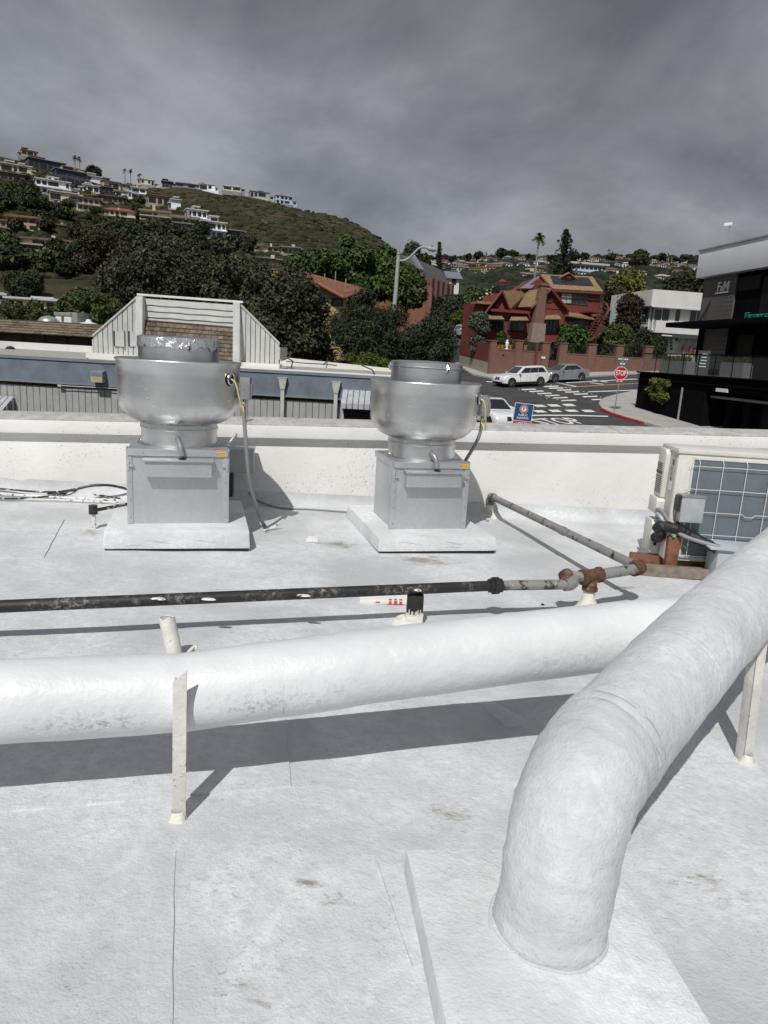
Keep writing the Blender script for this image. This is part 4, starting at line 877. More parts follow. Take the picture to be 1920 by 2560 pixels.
# ================================================================== SIGNS
pm('steel_pole', (.38,.38,.37), .5, metal=.5, var=.15, scale=5)
pm('sign_red', (.42,.015,.025), .45, var=.08); pm('sign_green', (.02,.16,.12), .45, var=.12); pm('sign_blue', (.022,.075,.235), .45, var=.06); pm('sign_white', (.80,.80,.79), .45, var=.03); pm('sign_rust', (.50,.085,.05), .45, var=.06)
sb = on_ground(1535,1029,.13); ss = Face('stop_sign', 'red octagonal stop sign on a thin pole at the street corner', 'stop sign', 0, 0, 0, -6, P=sb)
zc_ = ss.uz(1552,933)[1]; rr = .375/math.cos(math.pi/8)*1.02; xo = ss.uz(1552,933)[0]
tilt = xo/zc_
pole = MB().tube([(0,0,-.1),(tilt*(zc_+.95),0,zc_+.95)], .035, 8).build('pole', 'steel_pole', ss.o, smooth=True)
oct_ = lambda r: [(xo+r*math.cos(math.pi/8+i*math.pi/4), zc_+r*math.sin(math.pi/8+i*math.pi/4)) for i in range(8)]
pl_ = MB().prism(oct_(rr), -.05, -.042).build('sign_plate', 'sign_white', ss.o); fc = MB().prism(oct_(rr*.93), -.054, -.0505).build('red_face', 'sign_red', pl_)
lettering('word', 'STOP', .30, 'sign_white', fc, (xo, -.0575, zc_), .60, depth=.004)
sp_ = MB().box(xo-.02-.23, xo-.02+.23, -.05, -.042, zc_-.56, zc_-.41).build('lower_plate', 'sign_red', ss.o); lettering('words', 'ALL WAY', .085, 'sign_white', sp_, (xo-.02, -.053, zc_-.485), .38, depth=.004)
for k, (dz, w_, h_, m_) in enumerate(((.83,.74,.17,'sign_green'),(.56,.42,.17,'sign_green'))):
    p_ = MB().box(xo+.05-w_/2, xo+.05+w_/2, -.012, .012, zc_+dz-h_/2, zc_+dz+h_/2).build('street_name_plate', m_, ss.o)
    for j in range(5 if k == 0 else 2): block('name_mark', xo+.05-w_*.40+j*w_*.8/(5 if k == 0 else 2), xo+.05-w_*.40+(j+.72)*w_*.8/(5 if k == 0 else 2), -.016, -.0125, zc_+dz-.035, zc_+dz+.04, 'sign_white', p_)
ps0 = at(1303,1100,17.0); ps0.z = terrain(ps0.x, ps0.y); ps = Face('parking_sign', 'blue and red public parking lot sign beyond the parapet', 'sign', 0, 0, 0, 2, P=ps0)
u0, u1, z0, z1 = ps.rect(1281.5, 1008, 1329, 1071); cu_, ct_ = (u0+u1)/2, z1
lean = .055
MB().tube([(cu_-.15-.0,.03,-.1),(cu_-.03,.03,z0),(cu_+.01,.03,z1-.05)], .025, 8).build('pole', 'steel_pole', ps.o, smooth=True)
W_ = (u1-u0)
def leanbox(x0,x1,y0,y1,za,zb): 
    f = lambda x,y,z: (x+(z-z0)*lean, y, z-(x-cu_)*lean)
    return MB().hexa([f(x0,y0,za),f(x1,y0,za),f(x1,y1,za),f(x0,y1,za),f(x0,y0,zb),f(x1,y0,zb),f(x1,y1,zb),f(x0,y1,zb)])
pl_ = leanbox(u0,u1,-.004,.004,z0,z1).build('sign_plate', 'sign_white', ps.o)
bl = leanbox(u0+.012,u1-.012,-.008,-.0045,z0+.185,z1-.012).build('blue_field', 'sign_blue', pl_); rd_ = leanbox(u0+.012,u1-.012,-.008,-.0045,z0+.012,z0+.172).build('red_field', 'sign_rust', pl_)
def rimdisc(r0, r1, zc, y, mat, name, par):
    m = MB(); n = 28; m.add([(cu_+(zc-z0)*lean+r*math.cos(2*math.pi*i/n), y, zc+r*math.sin(2*math.pi*i/n)) for r in (r0, r1) for i in range(n)], [(i,(i+1)%n,(i+1)%n+n,i+n) for i in range(n)] if r0 > 0 else [tuple(range(n,2*n))]); return m.build(name, mat, par)
zc2 = z1-.135; rimdisc(0,.10,zc2,-.0095,'sign_white','roundel_white',bl); rimdisc(.062,.094,zc2,-.0105,'sign_rust','roundel_ring',bl)
lettering('letter', 'P', .075, 'sign_blue', bl, (cu_+(zc2-z0)*lean, -.012, zc2), depth=.002)
for s_, z_, h_, w_, pr in (('PUBLIC', z0+.315, .048, .22, bl), ('PARKING', z0+.245, .048, .27, bl), ('LOT 23', z0+.10, .075, .27, rd_)): lettering('words', s_, h_, 'sign_white', pr, (cu_+(z_-z0)*lean, -.0105, z_), w_, depth=.002)

# ================================================================== CARS
def paint(name, col, metal=0.0, rough=.28):
    m, t, b = mat_base(name); b.inputs['Base Color'].default_value = c4(col); b.inputs['Metallic'].default_value = metal; b.inputs['Roughness'].default_value = rough; b.inputs['Coat Weight'].default_value = .6; b.inputs['Coat Roughness'].default_value = .06
paint('car_white', (.74,.745,.75)); paint('car_silver', (.42,.445,.48), .55, .32); paint('car_red', (.42,.015,.02)); paint('car_glass', (.012,.014,.016), 0, .05); paint('chrome', (.75,.76,.77), 1., .15); paint('lamp_glass', (.55,.57,.58), 0, .08); paint('lamp_red', (.35,.015,.015), 0, .12)
pm('tyre', (.02,.02,.02), .8, var=.2); pm('trim_black', (.018,.018,.019), .5, var=.2); pm('rim_silver', (.30,.305,.315), .35, metal=.8, var=.1)
def make_car(label, kind, P, heading, col, suv):
    t = thing('car', label, 'car', P, heading)
    L, W, Hh = (4.45, 1.82, 1.58) if suv else (4.55, 1.78, 1.46)
    hw = W/2; wr = .345; fx, rx = L/2-.82, -L/2+.90
    if suv: low = [(-2.20,.42),(-2.22,.62),(-2.16,.95),(-2.02,1.06),(.72,1.02),(1.25,.98),(1.95,.86),(2.16,.72),(2.22,.50),(2.18,.30),(1.9,.24),(-1.9,.24)]
    else: low = [(-2.24,.42),(-2.27,.66),(-2.20,.93),(-1.98,1.00),(-1.2,.98),(.78,.93),(1.30,.88),(1.98,.75),(2.20,.62),(2.26,.42),(2.2,.24),(1.9,.18),(-1.9,.20)]
    # body shell: side outline lofted across the width, tucked in towards the flanks' top and bottom
    secs = [(-hw,.94,.02),(-hw+.05,.985,.0),(-hw+.16,1.0,0),(0,1.012,0),(hw-.16,1.0,0),(hw-.05,.985,0),(hw,.94,.02)]; n = len(low); vs = []; m = MB()
    for y, sc, dz in secs:
        for x, z in low: vs.append((x*sc, y*(.97 if z > .9 else (.95 if z < .3 else 1.0)), (z-.6)*(1-(1-sc)*.7)+.6))
    fs = [tuple(range(n-1,-1,-1)), tuple((len(secs)-1)*n+i for i in range(n))]+[(j*n+i, j*n+(i+1)%n, (j+1)*n+(i+1)%n, (j+1)*n+i) for j in range(len(secs)-1) for i in range(n)]
    body = m.add(vs, fs).build('body', col, t, smooth=True, angle=45)
    # greenhouse
    if suv: bot = [(-2.08,1.03),(-1.0,1.04),(.2,1.03),(.92,1.00)]; topx = (-1.80,-1.0,-.1,.18)
    else: bot = [(-1.72,.98),(-.9,.98),(.2,.95),(.98,.91)]; topx = (-.98,-.7,-.1,.12)
    zt = Hh; 
    def ring(k, zt_=None): return None
    g = MB(); hb = hw-.09; ht = hw-.26
    P0 = [(bot[0][0],-hb,bot[0][1]),(bot[3][0],-hb,bot[3][1]),(bot[3][0],hb,bot[3][1]),(bot[0][0],hb,bot[0][1])]
    T0 = [(topx[0],-ht,zt-.05),(topx[3],-ht,zt-.05),(topx[3],ht,zt-.05),(topx[0],ht,zt-.05)]
    cabin = g.hexa(P0+T0).build('cabin', col, t, bevel=.03)
    MB().hexa([(topx[0]-.05,-ht-.01,zt-.055),(topx[3]+.02,-ht-.01,zt-.055),(topx[3]+.02,ht+.01,zt-.055),(topx[0]-.05,ht+.01,zt-.055),(topx[0]+.15,-ht+.10,zt),(topx[3]-.18,-ht+.10,zt),(topx[3]-.18,ht-.10,zt),(topx[0]+.15,ht-.10,zt)]).build('roof_panel', col, t, bevel=.025)
    if suv: MB().box(-.75,.02,-ht+.16,ht-.16,zt-.006,zt+.006).build('sunroof', 'car_glass', t)
    # glass: side windows (three a side), windscreen, rear window; each sits just proud of the cabin
    def side_pt(x_frac, zf, sgn):
        xb = lerp(P0[0][0], P0[1][0], x_frac); xt = lerp(T0[0][0], T0[1][0], x_frac); x = lerp(xb, xt, zf); y = lerp(hb, ht, zf); z = lerp(lerp(P0[0][2],P0[1][2],x_frac), zt-.05, zf); return Vector((x, sgn*(y+.012), z))
    for sg in (-1, 1):
        for a, b in (((.05,.315),(.325,.605),(.615,.92)) if suv else ((.09,.325),(.335,.61),(.62,.92))):
            q = [side_pt(a,.10,sg), side_pt(b,.10,sg), side_pt(b if b < .85 else b-.02,.86,sg), side_pt(a if a > .12 else a+.04,.86,sg)]
            MB().add([tuple(p) for p in q]+[tuple(p-Vector((0,sg*.03,0))) for p in q], [(0,1,2,3),(0,4,5,1),(1,5,6,2),(2,6,7,3),(3,7,4,0)]).build('side_window', 'car_glass', cabin)
        mi = MB().hexa([(.62,sg*(hw+.00),.98),(.80,sg*(hw+.00),.98),(.78,sg*(hw+.15),1.0),(.64,sg*(hw+.15),1.0),(.64,sg*(hw),1.10),(.78,sg*(hw),1.10),(.77,sg*(hw+.15),1.11),(.65,sg*(hw+.15),1.11)]).build('wing_mirror', col, t, bevel=.02)
        # sill and door lines
        MB().box(-1.3,1.2,sg*(hw-.03)-.035,sg*(hw-.03)+.035,.19,.38 if suv else .28).build('sill', 'trim_black' if suv else col, t)
        for x in (.62,-.30,-1.12): MB().box(x-.006,x+.006,sg*hw*.985-.006,sg*hw*.985+.006,.34,.96).build('door_gap', 'trim_black', body)
        for x in (.02,-.92): MB().box(x-.09,x+.09,sg*hw-.012,sg*hw+.014,.84,.872).build('door_handle', col, body, bevel=.006)
        MB().hexa([(L/2-.46,sg*(hw-.10),.70),(L/2-.17,sg*(hw-.42),.68),(L/2-.22,sg*(hw-.44),.80),(L/2-.52,sg*(hw-.12),.80),(L/2-.46,sg*(hw-.02),.70),(L/2-.06,sg*(hw-.36),.68),(L/2-.14,sg*(hw-.38),.80),(L/2-.52,sg*(hw-.04),.82)]).build('headlight', 'lamp_glass', t, bevel=.008)
        MB().hexa([(-L/2+.02,sg*(hw-.45),.74),(-L/2+.30,sg*(hw-.06),.74),(-L/2+.34,sg*(hw-.06),.90),(-L/2+.04,sg*(hw-.45),.90),(-L/2-.02,sg*(hw-.45),.74),(-L/2+.30,sg*(hw+.0),.74),(-L/2+.36,sg*(hw+.0),.90),(-L/2+.0,sg*(hw-.45),.90)]).build('tail_light', 'lamp_red', t, bevel=.008)
        for x in (fx, rx):
            arch = MB().tube([(x, sg*(hw-.30), wr), (x, sg*(hw+.004), wr)], wr+.055, 24).build('wheel_arch', 'trim_black', t)
            wh = MB().tube([(x,sg*(hw-.22),wr),(x,sg*(hw-.20),wr),(x,sg*(hw-.02),wr),(x,sg*(hw+.012),wr)], [wr-.03,wr,wr,wr-.025], 28).build('wheel', 'tyre', t, smooth=True, angle=30)
            rimm = MB().tube([(x,sg*(hw+.010),wr),(x,sg*(hw+.016),wr)], wr*.70, 24).build('rim', 'trim_black', wh)
            for k in range(5):
                a = 2*math.pi*k/5+.3; cx_, sz_ = math.cos(a), math.sin(a); MB().hexa([(x-sz_*.035,sg*(hw+.015),wr+cx_*.035),(x+sz_*.035,sg*(hw+.015),wr-cx_*.035),(x+cx_*.23+sz_*.028,sg*(hw+.015),wr+sz_*.23-cx_*.028),(x+cx_*.23-sz_*.028,sg*(hw+.015),wr+sz_*.23+cx_*.028)]+[(x-sz_*.03,sg*(hw+.03),wr+cx_*.03),(x+sz_*.03,sg*(hw+.03),wr-cx_*.03),(x+cx_*.23+sz_*.02,sg*(hw+.024),wr+sz_*.23-cx_*.02),(x+cx_*.23-sz_*.02,sg*(hw+.024),wr+sz_*.23+cx_*.02)]).build('spoke', 'rim_silver', wh)
    def plane4(q, name, mat, par, off): 
        q = [Vector(p) for p in q]; n_ = (q[1]-q[0]).cross(q[2]-q[0]).normalized(); n_ = n_ if n_.z > 0 else -n_
        MB().add([tuple(p+n_*off) for p in q]+[tuple(p-n_*.02) for p in q], [(0,1,2,3),(0,4,5,1),(1,5,6,2),(2,6,7,3),(3,7,4,0)]).build(name, mat, par)
    ib = lambda A, B, f: tuple(Vector(A).lerp(Vector(B), f))
    ws = [ib(P0[1],P0[2],.06),ib(P0[1],P0[2],.94),ib(T0[1],T0[2],.92),ib(T0[1],T0[2],.08)]; ws = [ib(ws[0],ws[3],.06),ib(ws[1],ws[2],.06),ib(ws[1],ws[2],.94),ib(ws[0],ws[3],.94)]
    plane4(ws, 'windscreen', 'car_glass', cabin, .012)
    rw = [ib(P0[0],P0[3],.06),ib(P0[0],P0[3],.94),ib(T0[0],T0[3],.92),ib(T0[0],T0[3],.08)]; rw = [ib(rw[0],rw[3],.10),ib(rw[1],rw[2],.10),ib(rw[1],rw[2],.90),ib(rw[0],rw[3],.90)]
    plane4(rw, 'rear_window', 'car_glass', cabin, .012)
    xf = L/2
    if suv:
        for sy in (-.16,.16): MB().hexa([(xf-.08,sy-.13,.56),(xf-.08,sy+.13,.56),(xf-.14,sy+.12,.76),(xf-.14,sy-.12,.76),(xf+.035,sy-.13,.56),(xf+.035,sy+.13,.56),(xf-.03,sy+.12,.76),(xf-.03,sy-.12,.76)]).build('grille', 'trim_black', t, bevel=.015)
    else: MB().hexa([(xf-.1,-.5,.52),(xf-.1,.5,.52),(xf-.14,.5,.68),(xf-.14,-.5,.68),(xf+.02,-.45,.52),(xf+.02,.45,.52),(xf-.05,.45,.68),(xf-.05,-.45,.68)]).build('grille', 'trim_black', t, bevel=.012)
    MB().box(xf-.12,xf+.004,-.70,.70,.25,.40).build('lower_intake', 'trim_black', t, bevel=.02)
    MB().box(xf-.02,xf+.045,-.24,.24,.42,.53).build('number_plate', 'label_white', t, bevel=.004)
    MB().box(-xf-.02,-xf+.06,-.24,.24,.62,.74).build('number_plate', 'label_white', t, bevel=.004)
    MB().box(-1.6,1.6,-hw+.2,hw-.2,.16,.28).build('underbody', 'trim_black', t)
    return t
def car_on(label, kind, pf, pr, col, suv, side):
    # wheel contact points of the flank we see -> position and heading
    f, r = on_ground(*pf), on_ground(*pr); d = (f-r); d.z = 0; d.normalize(); hd = math.atan2(d.y, d.x); nrm = Vector((-d.y, d.x, 0))*side*.85
    c = (f+r)/2 + nrm; c.z = ground_z(c.x, c.y)+.012; t = make_car(label, kind, c, hd, col, suv); 
    t.rotation_euler = (0, -math.atan(GB*d.x+GC*d.y), hd); return t
CAR1 = car_on('white compact suv car passing the brick wall at the crosswalk', 'suv', (1279,969), (1352,966), 'car_white', True, -1)
CAR2 = car_on('silver sedan car waiting behind the white suv at the brick wall', 'sedan', (1387,957), (1455,954), 'car_silver', False, -1)
c3 = at(1226,1040,38.2); c3.z = ground_z(c3.x,c3.y)+.012
CAR3 = make_car('white car partly hidden behind the plain fan and the parking sign', 'suv', c3, math.atan2(-dv.y, -dv.x)+.10, 'car_white', True)
CAR4 = make_car('red car parked under the dark trees behind the grey building', 'sedan', on_ground(850,887), RAD(188), 'car_red', False)
# the side street climbing away beside the red fence
rp = [at(1000,872,78), at(1162,862,80), at(1166,806,112), at(1050,806,112)]; n = 4
struct(MB().add([tuple(p) for p in rp]+[(p.x,p.y,p.z-6) for p in rp], [(0,1,2,3)]+[(i,i+4,(i+1)%4+4,(i+1)%4) for i in range(4)]).build('side_street', 'asphalt'))
def on_ramp(px, py):
    a, b, c_ = rp[0], rp[1], rp[2]; nn = (b-a).cross(c_-a).normalized(); d = ray(px, py); return EYEP + d*((a-EYEP).dot(nn)/d.dot(nn))
CAR5 = make_car('white car half hidden by the dark pine below the brick church', 'sedan', on_ramp(1088,822), RAD(150), 'car_white', False)
CAR6 = make_car('white car parked uphill beside the red board fence', 'suv', on_ramp(1164,846), RAD(-75), 'car_white', True)
# ================================================================== FOLIAGE
def leaf_mat(name, lo, hi, rough=.65, spec=.2, trans=0.0):
    m, t, b = mat_base(name); g = N(t, 'ShaderNodeNewGeometry'); c = ramp2(t, g.outputs['Random Per Island'], .0, lo, 1., hi)
    c = mixc(t, ramp2(t, noise(t, g.outputs['Position'], .55, 3), .38, (0,0,0), .66, (.55,.55,.55)), c, [k*.6 for k in lo]); t.links.new(c, b.inputs['Base Color'])
    b.inputs['Roughness'].default_value = rough; b.inputs['Specular IOR Level'].default_value = spec
leaf_mat('leaf_fig', (.027,.030,.016), (.090,.094,.052), .6, .25); leaf_mat('leaf_mid', (.034,.054,.016), (.098,.132,.042)); leaf_mat('leaf_bright', (.055,.085,.015), (.150,.185,.040)); leaf_mat('leaf_green', (.030,.062,.015), (.098,.155,.042)); leaf_mat('leaf_dark', (.018,.026,.013), (.058,.072,.034))
leaf_mat('leaf_pine', (.024,.032,.016), (.075,.086,.044)); leaf_mat('leaf_grey', (.060,.075,.052), (.135,.150,.112)); leaf_mat('leaf_brown', (.040,.032,.018), (.098,.078,.045)); leaf_mat('leaf_rust', (.032,.022,.014), (.085,.055,.032)); leaf_mat('leaf_yellow', (.075,.092,.020), (.17,.185,.05)); leaf_mat('bloom', (.50,.18,.20), (.62,.30,.30)); leaf_mat('bloom_white', (.6,.6,.55), (.75,.75,.7)); leaf_mat('leaf_hill', (.028,.036,.018), (.085,.090,.045))
pm('bark', (.115,.085,.06), .9, var=.3, scale=4, bs=.5, bscale=14, bdist=.03); pm('bark_pale', (.27,.245,.21), .9, var=.25, scale=4, bs=.4, bscale=14, bdist=.03)
RNG = np.random.default_rng(11)
def leaf_cloud(name, clumps, n, size, mat, parent, shell=.62, aspect=.55, up=.35):
    C = np.array([c[:3] for c in clumps], float); R = np.array([c[3] if not isinstance(c[3], (tuple, list)) else 1. for c in clumps], float)
    w = R**2; idx = RNG.choice(len(C), n, p=w/w.sum()); d = RNG.normal(size=(n,3)); d /= np.linalg.norm(d, axis=1)[:,None]
    rad = R[idx]*(shell+(1-shell)*RNG.random(n))*(1+.12*RNG.normal(size=n)); flat = np.array([1,1,.82]); P = C[idx]+d*rad[:,None]*flat
    nr = d*.6+RNG.normal(size=(n,3))*.55; nr[:,2] += up; nr /= np.linalg.norm(nr, axis=1)[:,None]
    a = np.cross(nr, RNG.normal(size=(n,3))); a /= np.linalg.norm(a, axis=1)[:,None]; b = np.cross(nr, a); s = size*(.6+.8*RNG.random(n))[:,None]
    V = np.empty((n,4,3)); V[:,0] = P-a*s; V[:,1] = P-b*s*aspect+nr*s*.12; V[:,2] = P+a*s; V[:,3] = P+b*s*aspect+nr*s*.12
    me = bpy.data.meshes.new(name); me.vertices.add(4*n); me.vertices.foreach_set('co', V.astype(np.float32).ravel()); me.loops.add(4*n); me.loops.foreach_set('vertex_index', np.arange(4*n, dtype=np.int32)); me.polygons.add(n); me.polygons.foreach_set('loop_start', np.arange(0,4*n,4,dtype=np.int32)); me.update(calc_edges=True)
    return link(name, me, mat, parent)
def make_clumps(rx, ry, rz, zc, k, rmin, rmax, lowcut=-.8):
    out = []
    while len(out) < k:
        d = RNG.normal(size=3); d /= np.linalg.norm(d)
        if d[2] < lowcut: continue
        r = RNG.uniform(rmin, rmax)*float(np.clip(RNG.lognormal(0,.28),.55,1.5)); f = RNG.uniform(.45, 1.14)
        out.append((d[0]*max(.05, rx-r)*f, d[1]*max(.05, ry-r)*f, zc+d[2]*max(.05, rz-r)*f, r))
    return out
def tree(name, label, px, ptop, pbot, hw, Y, mat, n, leaf, k=16, cl=(.26,.42), cat='tree', group=None, trunk='bark', tr=None, ground=None, shell=.62, aspect=.55, deep=.85, bare=False):
    top = at(px, ptop, Y); bot = at(px, pbot, Y); x = at(px, (ptop+pbot)/2, Y).x; gz = terrain(x, Y) if ground is None else ground
    gz = min(gz, bot.z-.3); rx = hw*Y/FPX; rz = (top.z-bot.z)/2; t = thing(name, label, cat, Vector((x, Y, gz)), 0, group); zc = (top.z+bot.z)/2-gz; m_ = min(rx, rz)
    C = make_clumps(rx, rx*deep, rz, zc, k, m_*cl[0], m_*cl[1]); leaf_cloud('crown', C, n, leaf, mat, t, shell, aspect)
    if trunk:
        r0 = tr or max(.12, rx*.07); m = MB(); m.tube(smooth_path([(0,0,-.3),(.08*rx,.03,zc*.3),(-.03*rx,0,zc*.6),(0,0,zc)], 3), [r0*1.25,r0,r0*.95,r0*.85,r0*.8,r0*.75,r0*.7,r0*.6,r0*.5,r0*.45][:10], 9)
        trk = m.build('trunk', trunk, t, smooth=True); m = MB()
        for c in C[:9]: s = RNG.uniform(.35,.75); m.tube(smooth_path([(0,0,zc*s),(c[0]*.4,c[1]*.4,lerp(zc*s,c[2],.6)),(c[0]*.9,c[1]*.9,c[2])], 3), [r0*.5,r0*.42,r0*.36,r0*.3,r0*.24,r0*.18,r0*.12], 6)
        m.build('limbs', trunk, trk, smooth=True)
    return t
def palm(name, label, px, ptop, Y, h_vis_px, trunk_r, fr, n=30, base_px=None, group=None, mat='leaf_mid', shag=True):
    top = at(px, ptop, Y); bx = at(base_px[0], base_px[1], Y) if base_px else at(px, ptop+h_vis_px, Y); gz = min(terrain(bx.x, Y), bx.z); t = thing(name, label, 'palm tree', Vector((bx.x, Y, gz)), 0, group); tp = Vector((top.x-bx.x, 0, top.z-gz))
    MB().tube([(0,0,-.5), tuple(tp*.5+Vector((.02*tp.z*.2,0,0))), tuple(tp)], [trunk_r*1.3,trunk_r,trunk_r*.8], 9).build('trunk', 'bark_pale', t, smooth=True); m = MB()
    for k in range(n):
        a = RNG.uniform(0,6.28); el = RNG.uniform(-.9,1.25); L = fr*RNG.uniform(.8,1.1); h = Vector((math.cos(a), math.sin(a), 0)); pts = []
        for i in range(7): s = i/6; pts.append(tp + h*(L*s*math.cos(el)) + Vector((0,0,L*s*math.sin(el)-L*.42*s*s)))
        sd_ = Vector((-h.y,h.x,0))
        for i in range(6):
            p, q = pts[i], pts[i+1]; w0 = L*.16*(math.sin(math.pi*min(1,(i+.6)/6.6))+.12); 
            for sg in (-1,1):
                tip = (p+q)/2+sd_*sg*w0+Vector((0,0,-w0*.45)); m.add([tuple(p), tuple(q), tuple(tip+(q-p)*.5), tuple(tip)], [(0,1,2,3)])
    m.build('crown', mat, t)
    if shag: leaf_cloud('dead_skirt', [(tp.x,0,tp.z-fr*.32,fr*.26)], 60, fr*.22, 'leaf_brown', t)
    return t
def conifer(name, label, px, ptop, pbot, hw, Y, mat, tiers, dens, leaf, sweep=.12, cone=1.0, ragged=.25):
    top = at(px, ptop, Y); bot = at(px, pbot, Y); gz = min(terrain(bot.x, Y), bot.z); t = thing(name, label, 'conifer', Vector((bot.x, Y, gz)), 0); H = top.z-gz; b0 = bot.z-gz; R = hw*Y/FPX; dxx = (top.x-bot.x)
    MB().tube([(0,0,-.5),(dxx,0,H)], [H*.018+.1,.04], 8).build('trunk', 'bark', t, smooth=True); cl = []; m = MB()
    for i in range(tiers):
        f = i/(tiers-1); z = lerp(b0, H*.985, f); r = R*(1-f)**cone*(1+RNG.uniform(-ragged, ragged))+.12; nb = 6 if ragged < .2 else 5; a0 = RNG.uniform(0,6.28)
        for k in range(nb):
            a = a0+6.28*k/nb; rr = r*RNG.uniform(.75,1.08); bx_ = dxx*(z/H); e = Vector((bx_+rr*math.cos(a), rr*math.sin(a), z+rr*sweep)); m.tube([(bx_,0,z), tuple(e)], [.05,.02], 4)
            for s in np.linspace(.25,1,max(2,int(rr/(leaf*1.6)))): cl.append((bx_+(e.x-bx_)*s, e.y*s, lerp(z, e.z, s), leaf*1.35*(1.2-.5*s)))
    m.build('branches', 'bark', t); leaf_cloud('needles', cl, int(len(cl)*dens), leaf, mat, t, .2, .4, .1); return t
# ================================================================== GREY NEIGHBOUR BUILDING
pm('fascia_blue', (.155,.185,.225), .7, var=.2, scale=2.2, bs=.15, bscale=25); pm('fascia_trim', (.20,.225,.255), .6, var=.12)
pm('board_grey', (.36,.365,.355), .75, var=.10, scale=3, bs=.15, bscale=20); pm('board_light', (.50,.505,.485), .75, var=.10, scale=3); pm('flat_roof_white', (.74,.73,.69), .7, var=.10, scale=1.2); pm('flat_roof_grey', (.36,.35,.32), .85, var=.2, scale=1.1)
pm('shingle_a', (.135,.105,.075), .9, var=.3, scale=5, bs=.4, bscale=40); pm('shingle_b', (.175,.14,.10), .9, var=.3, scale=5, bs=.4, bscale=40); pm('shingle_c', (.105,.082,.062), .9, var=.3, scale=5, bs=.4, bscale=40)
pm('dark_inside', (.012,.012,.013), .7, var=.2); pm('awning_grey', (.42,.445,.47), .5, var=.14, scale=5); pm('awning_dark', (.13,.145,.16), .5, var=.14, scale=5); pm('glass_dark', (.02,.024,.028), .08, var=.2); pm('lamp_lens', (.50,.44,.27), .3, var=.1)
GB_ = Face('grey_building', 'low grey board building with blue fascia beyond the parapet', 'building', 470, 980, 22.0, .2)
gbz = terrain(GB_.P.x, GB_.P.y)-GB_.P.z; o = GB_.o
def row(y0, y1): return (y0, y1)
uL = GB_.uz(-420,960)[0]; uR = GB_.uz(1010,985)[0]; uc = GB_.uz(300,975)[0]
zt_ = GB_.uz(300,904)[1]; zb_ = GB_.uz(300,968)[1]
MB().box(uL, uR, .05, 14, gbz, zt_-.10).build('wall_core', 'board_grey', o)
fas = MB().box(uL, uR, -.10, .05, zb_, zt_).build('fascia', 'fascia_blue', o)
MB().box(uL, uR, -.135, .05, zt_-.07, zt_+.012).build('fascia_cap', 'fascia_trim', fas); MB().box(uL, uR, -.125, -.102, zb_, zb_+.05).build('fascia_foot', 'fascia_trim', fas)
for k in (40,180,540,830): u = GB_.uz(k, 935)[0]; MB().box(u-.008,u+.008,-.104,-.101,zb_+.05,zt_-.08).build('panel_joint', 'fascia_trim', fas)
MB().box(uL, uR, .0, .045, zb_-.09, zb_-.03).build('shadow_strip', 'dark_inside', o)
k = 0; u = uL
dl, dr_ = GB_.uz(854,1030)[0], GB_.uz(930,1030)[0]
while u < uR:
    if not (dl-.1 < u < dr_): block('siding_board', u+.008, u+.190, -.012+.006*(k % 3 == 0), .048, gbz, zb_-.10, 'board_grey', o)
    u += .2; k += 1
MB().box(dl, dr_, -.004, .046, gbz, GB_.uz(890,1020)[1]).build('door_recess', 'dark_inside', o)
for x in (dl, dr_-.06): MB().box(x, x+.07, -.03, .046, gbz, GB_.uz(890,1012)[1]).build('door_jamb', 'board_light', o)
MB().box(uL, uR, .06, 14, zt_-.06, zt_-.035).build('roof_deck', 'flat_roof_grey', o)
MB().box(GB_.uz(300,960)[0], GB_.uz(980,960)[0], .05, 2.6, zt_-.034, zt_-.012).build('white_roof_strip', 'flat_roof_white', o)
# rear roof edge upstand
zu = GB_.uz(100,880,11.0)[1]; za = GB_.uz(100,858,11.0)[1]
MB().box(uL*1.4, GB_.uz(560,880,11.)[0], 11.0, 11.3, zt_-.1, za).build('rear_upstand', 'flat_roof_white', o)
uu0, uu1 = GB_.uz(700,900,8.)[0], GB_.uz(985,930,8.)[0]; z1_, z2_ = GB_.uz(705,893,8.)[1], GB_.uz(985,922,8.)[1]
MB().prism([(uu0,zt_-.1),(uu1,zt_-.1),(uu1,z2_),(uu0,z1_)], 8.0, 8.3).build('rear_upstand', 'flat_roof_white', o)
for pts in ([(702,902,7),(720,896,7),(732,903,5),(728,921,3)], [(716,903,7.5),(760,908,7.5),(820,911,7.7),(842,914,7.8)], [(905,914,7.5),(930,924,4),(936,934,1.5)], [(808,912,7.8),(816,905,7.9),(818,900,8.0)]):
    MB().tube([GB_.pt(*p) for p in pts], .022, 6).build('roof_cable', 'trim_black', o)
# roof clutter
for px, py, w_ in ((26,872,9.),): c = GB_.pt(px, py, w_); MB().lathe([(.20,-.1),(.18,.04),(.10,.10),(.001,.12)], 12, c).build('roof_vent', 'trim_black', o, smooth=True)
c = GB_.pt(218,898,2.0); MB().tube([(c[0]-.1,c[1],c[2]-.3),(c[0]-.08,c[1],c[2]),(c[0]+.02,c[1],c[2]+.05),(c[0]+.04,c[1],c[2]-.28)], .02, 6).build('pipe_hoop', 'steel_pole', o); MB().lathe([(.10,-.3),(.02,-.05)], 10, (c[0]+.02,c[1]-.1,c[2])).build('vent_cone', 'flat_roof_white', o)
u0,u1,z0,z1 = GB_.rect(30,874,118,887,6.); MB().lathe([(1.3,0),(1.1,.05),(.001,.06)], 20, ((u0+u1)/2+.4,6.,z0)).build('paint_puddle', 'flat_roof_white', o)
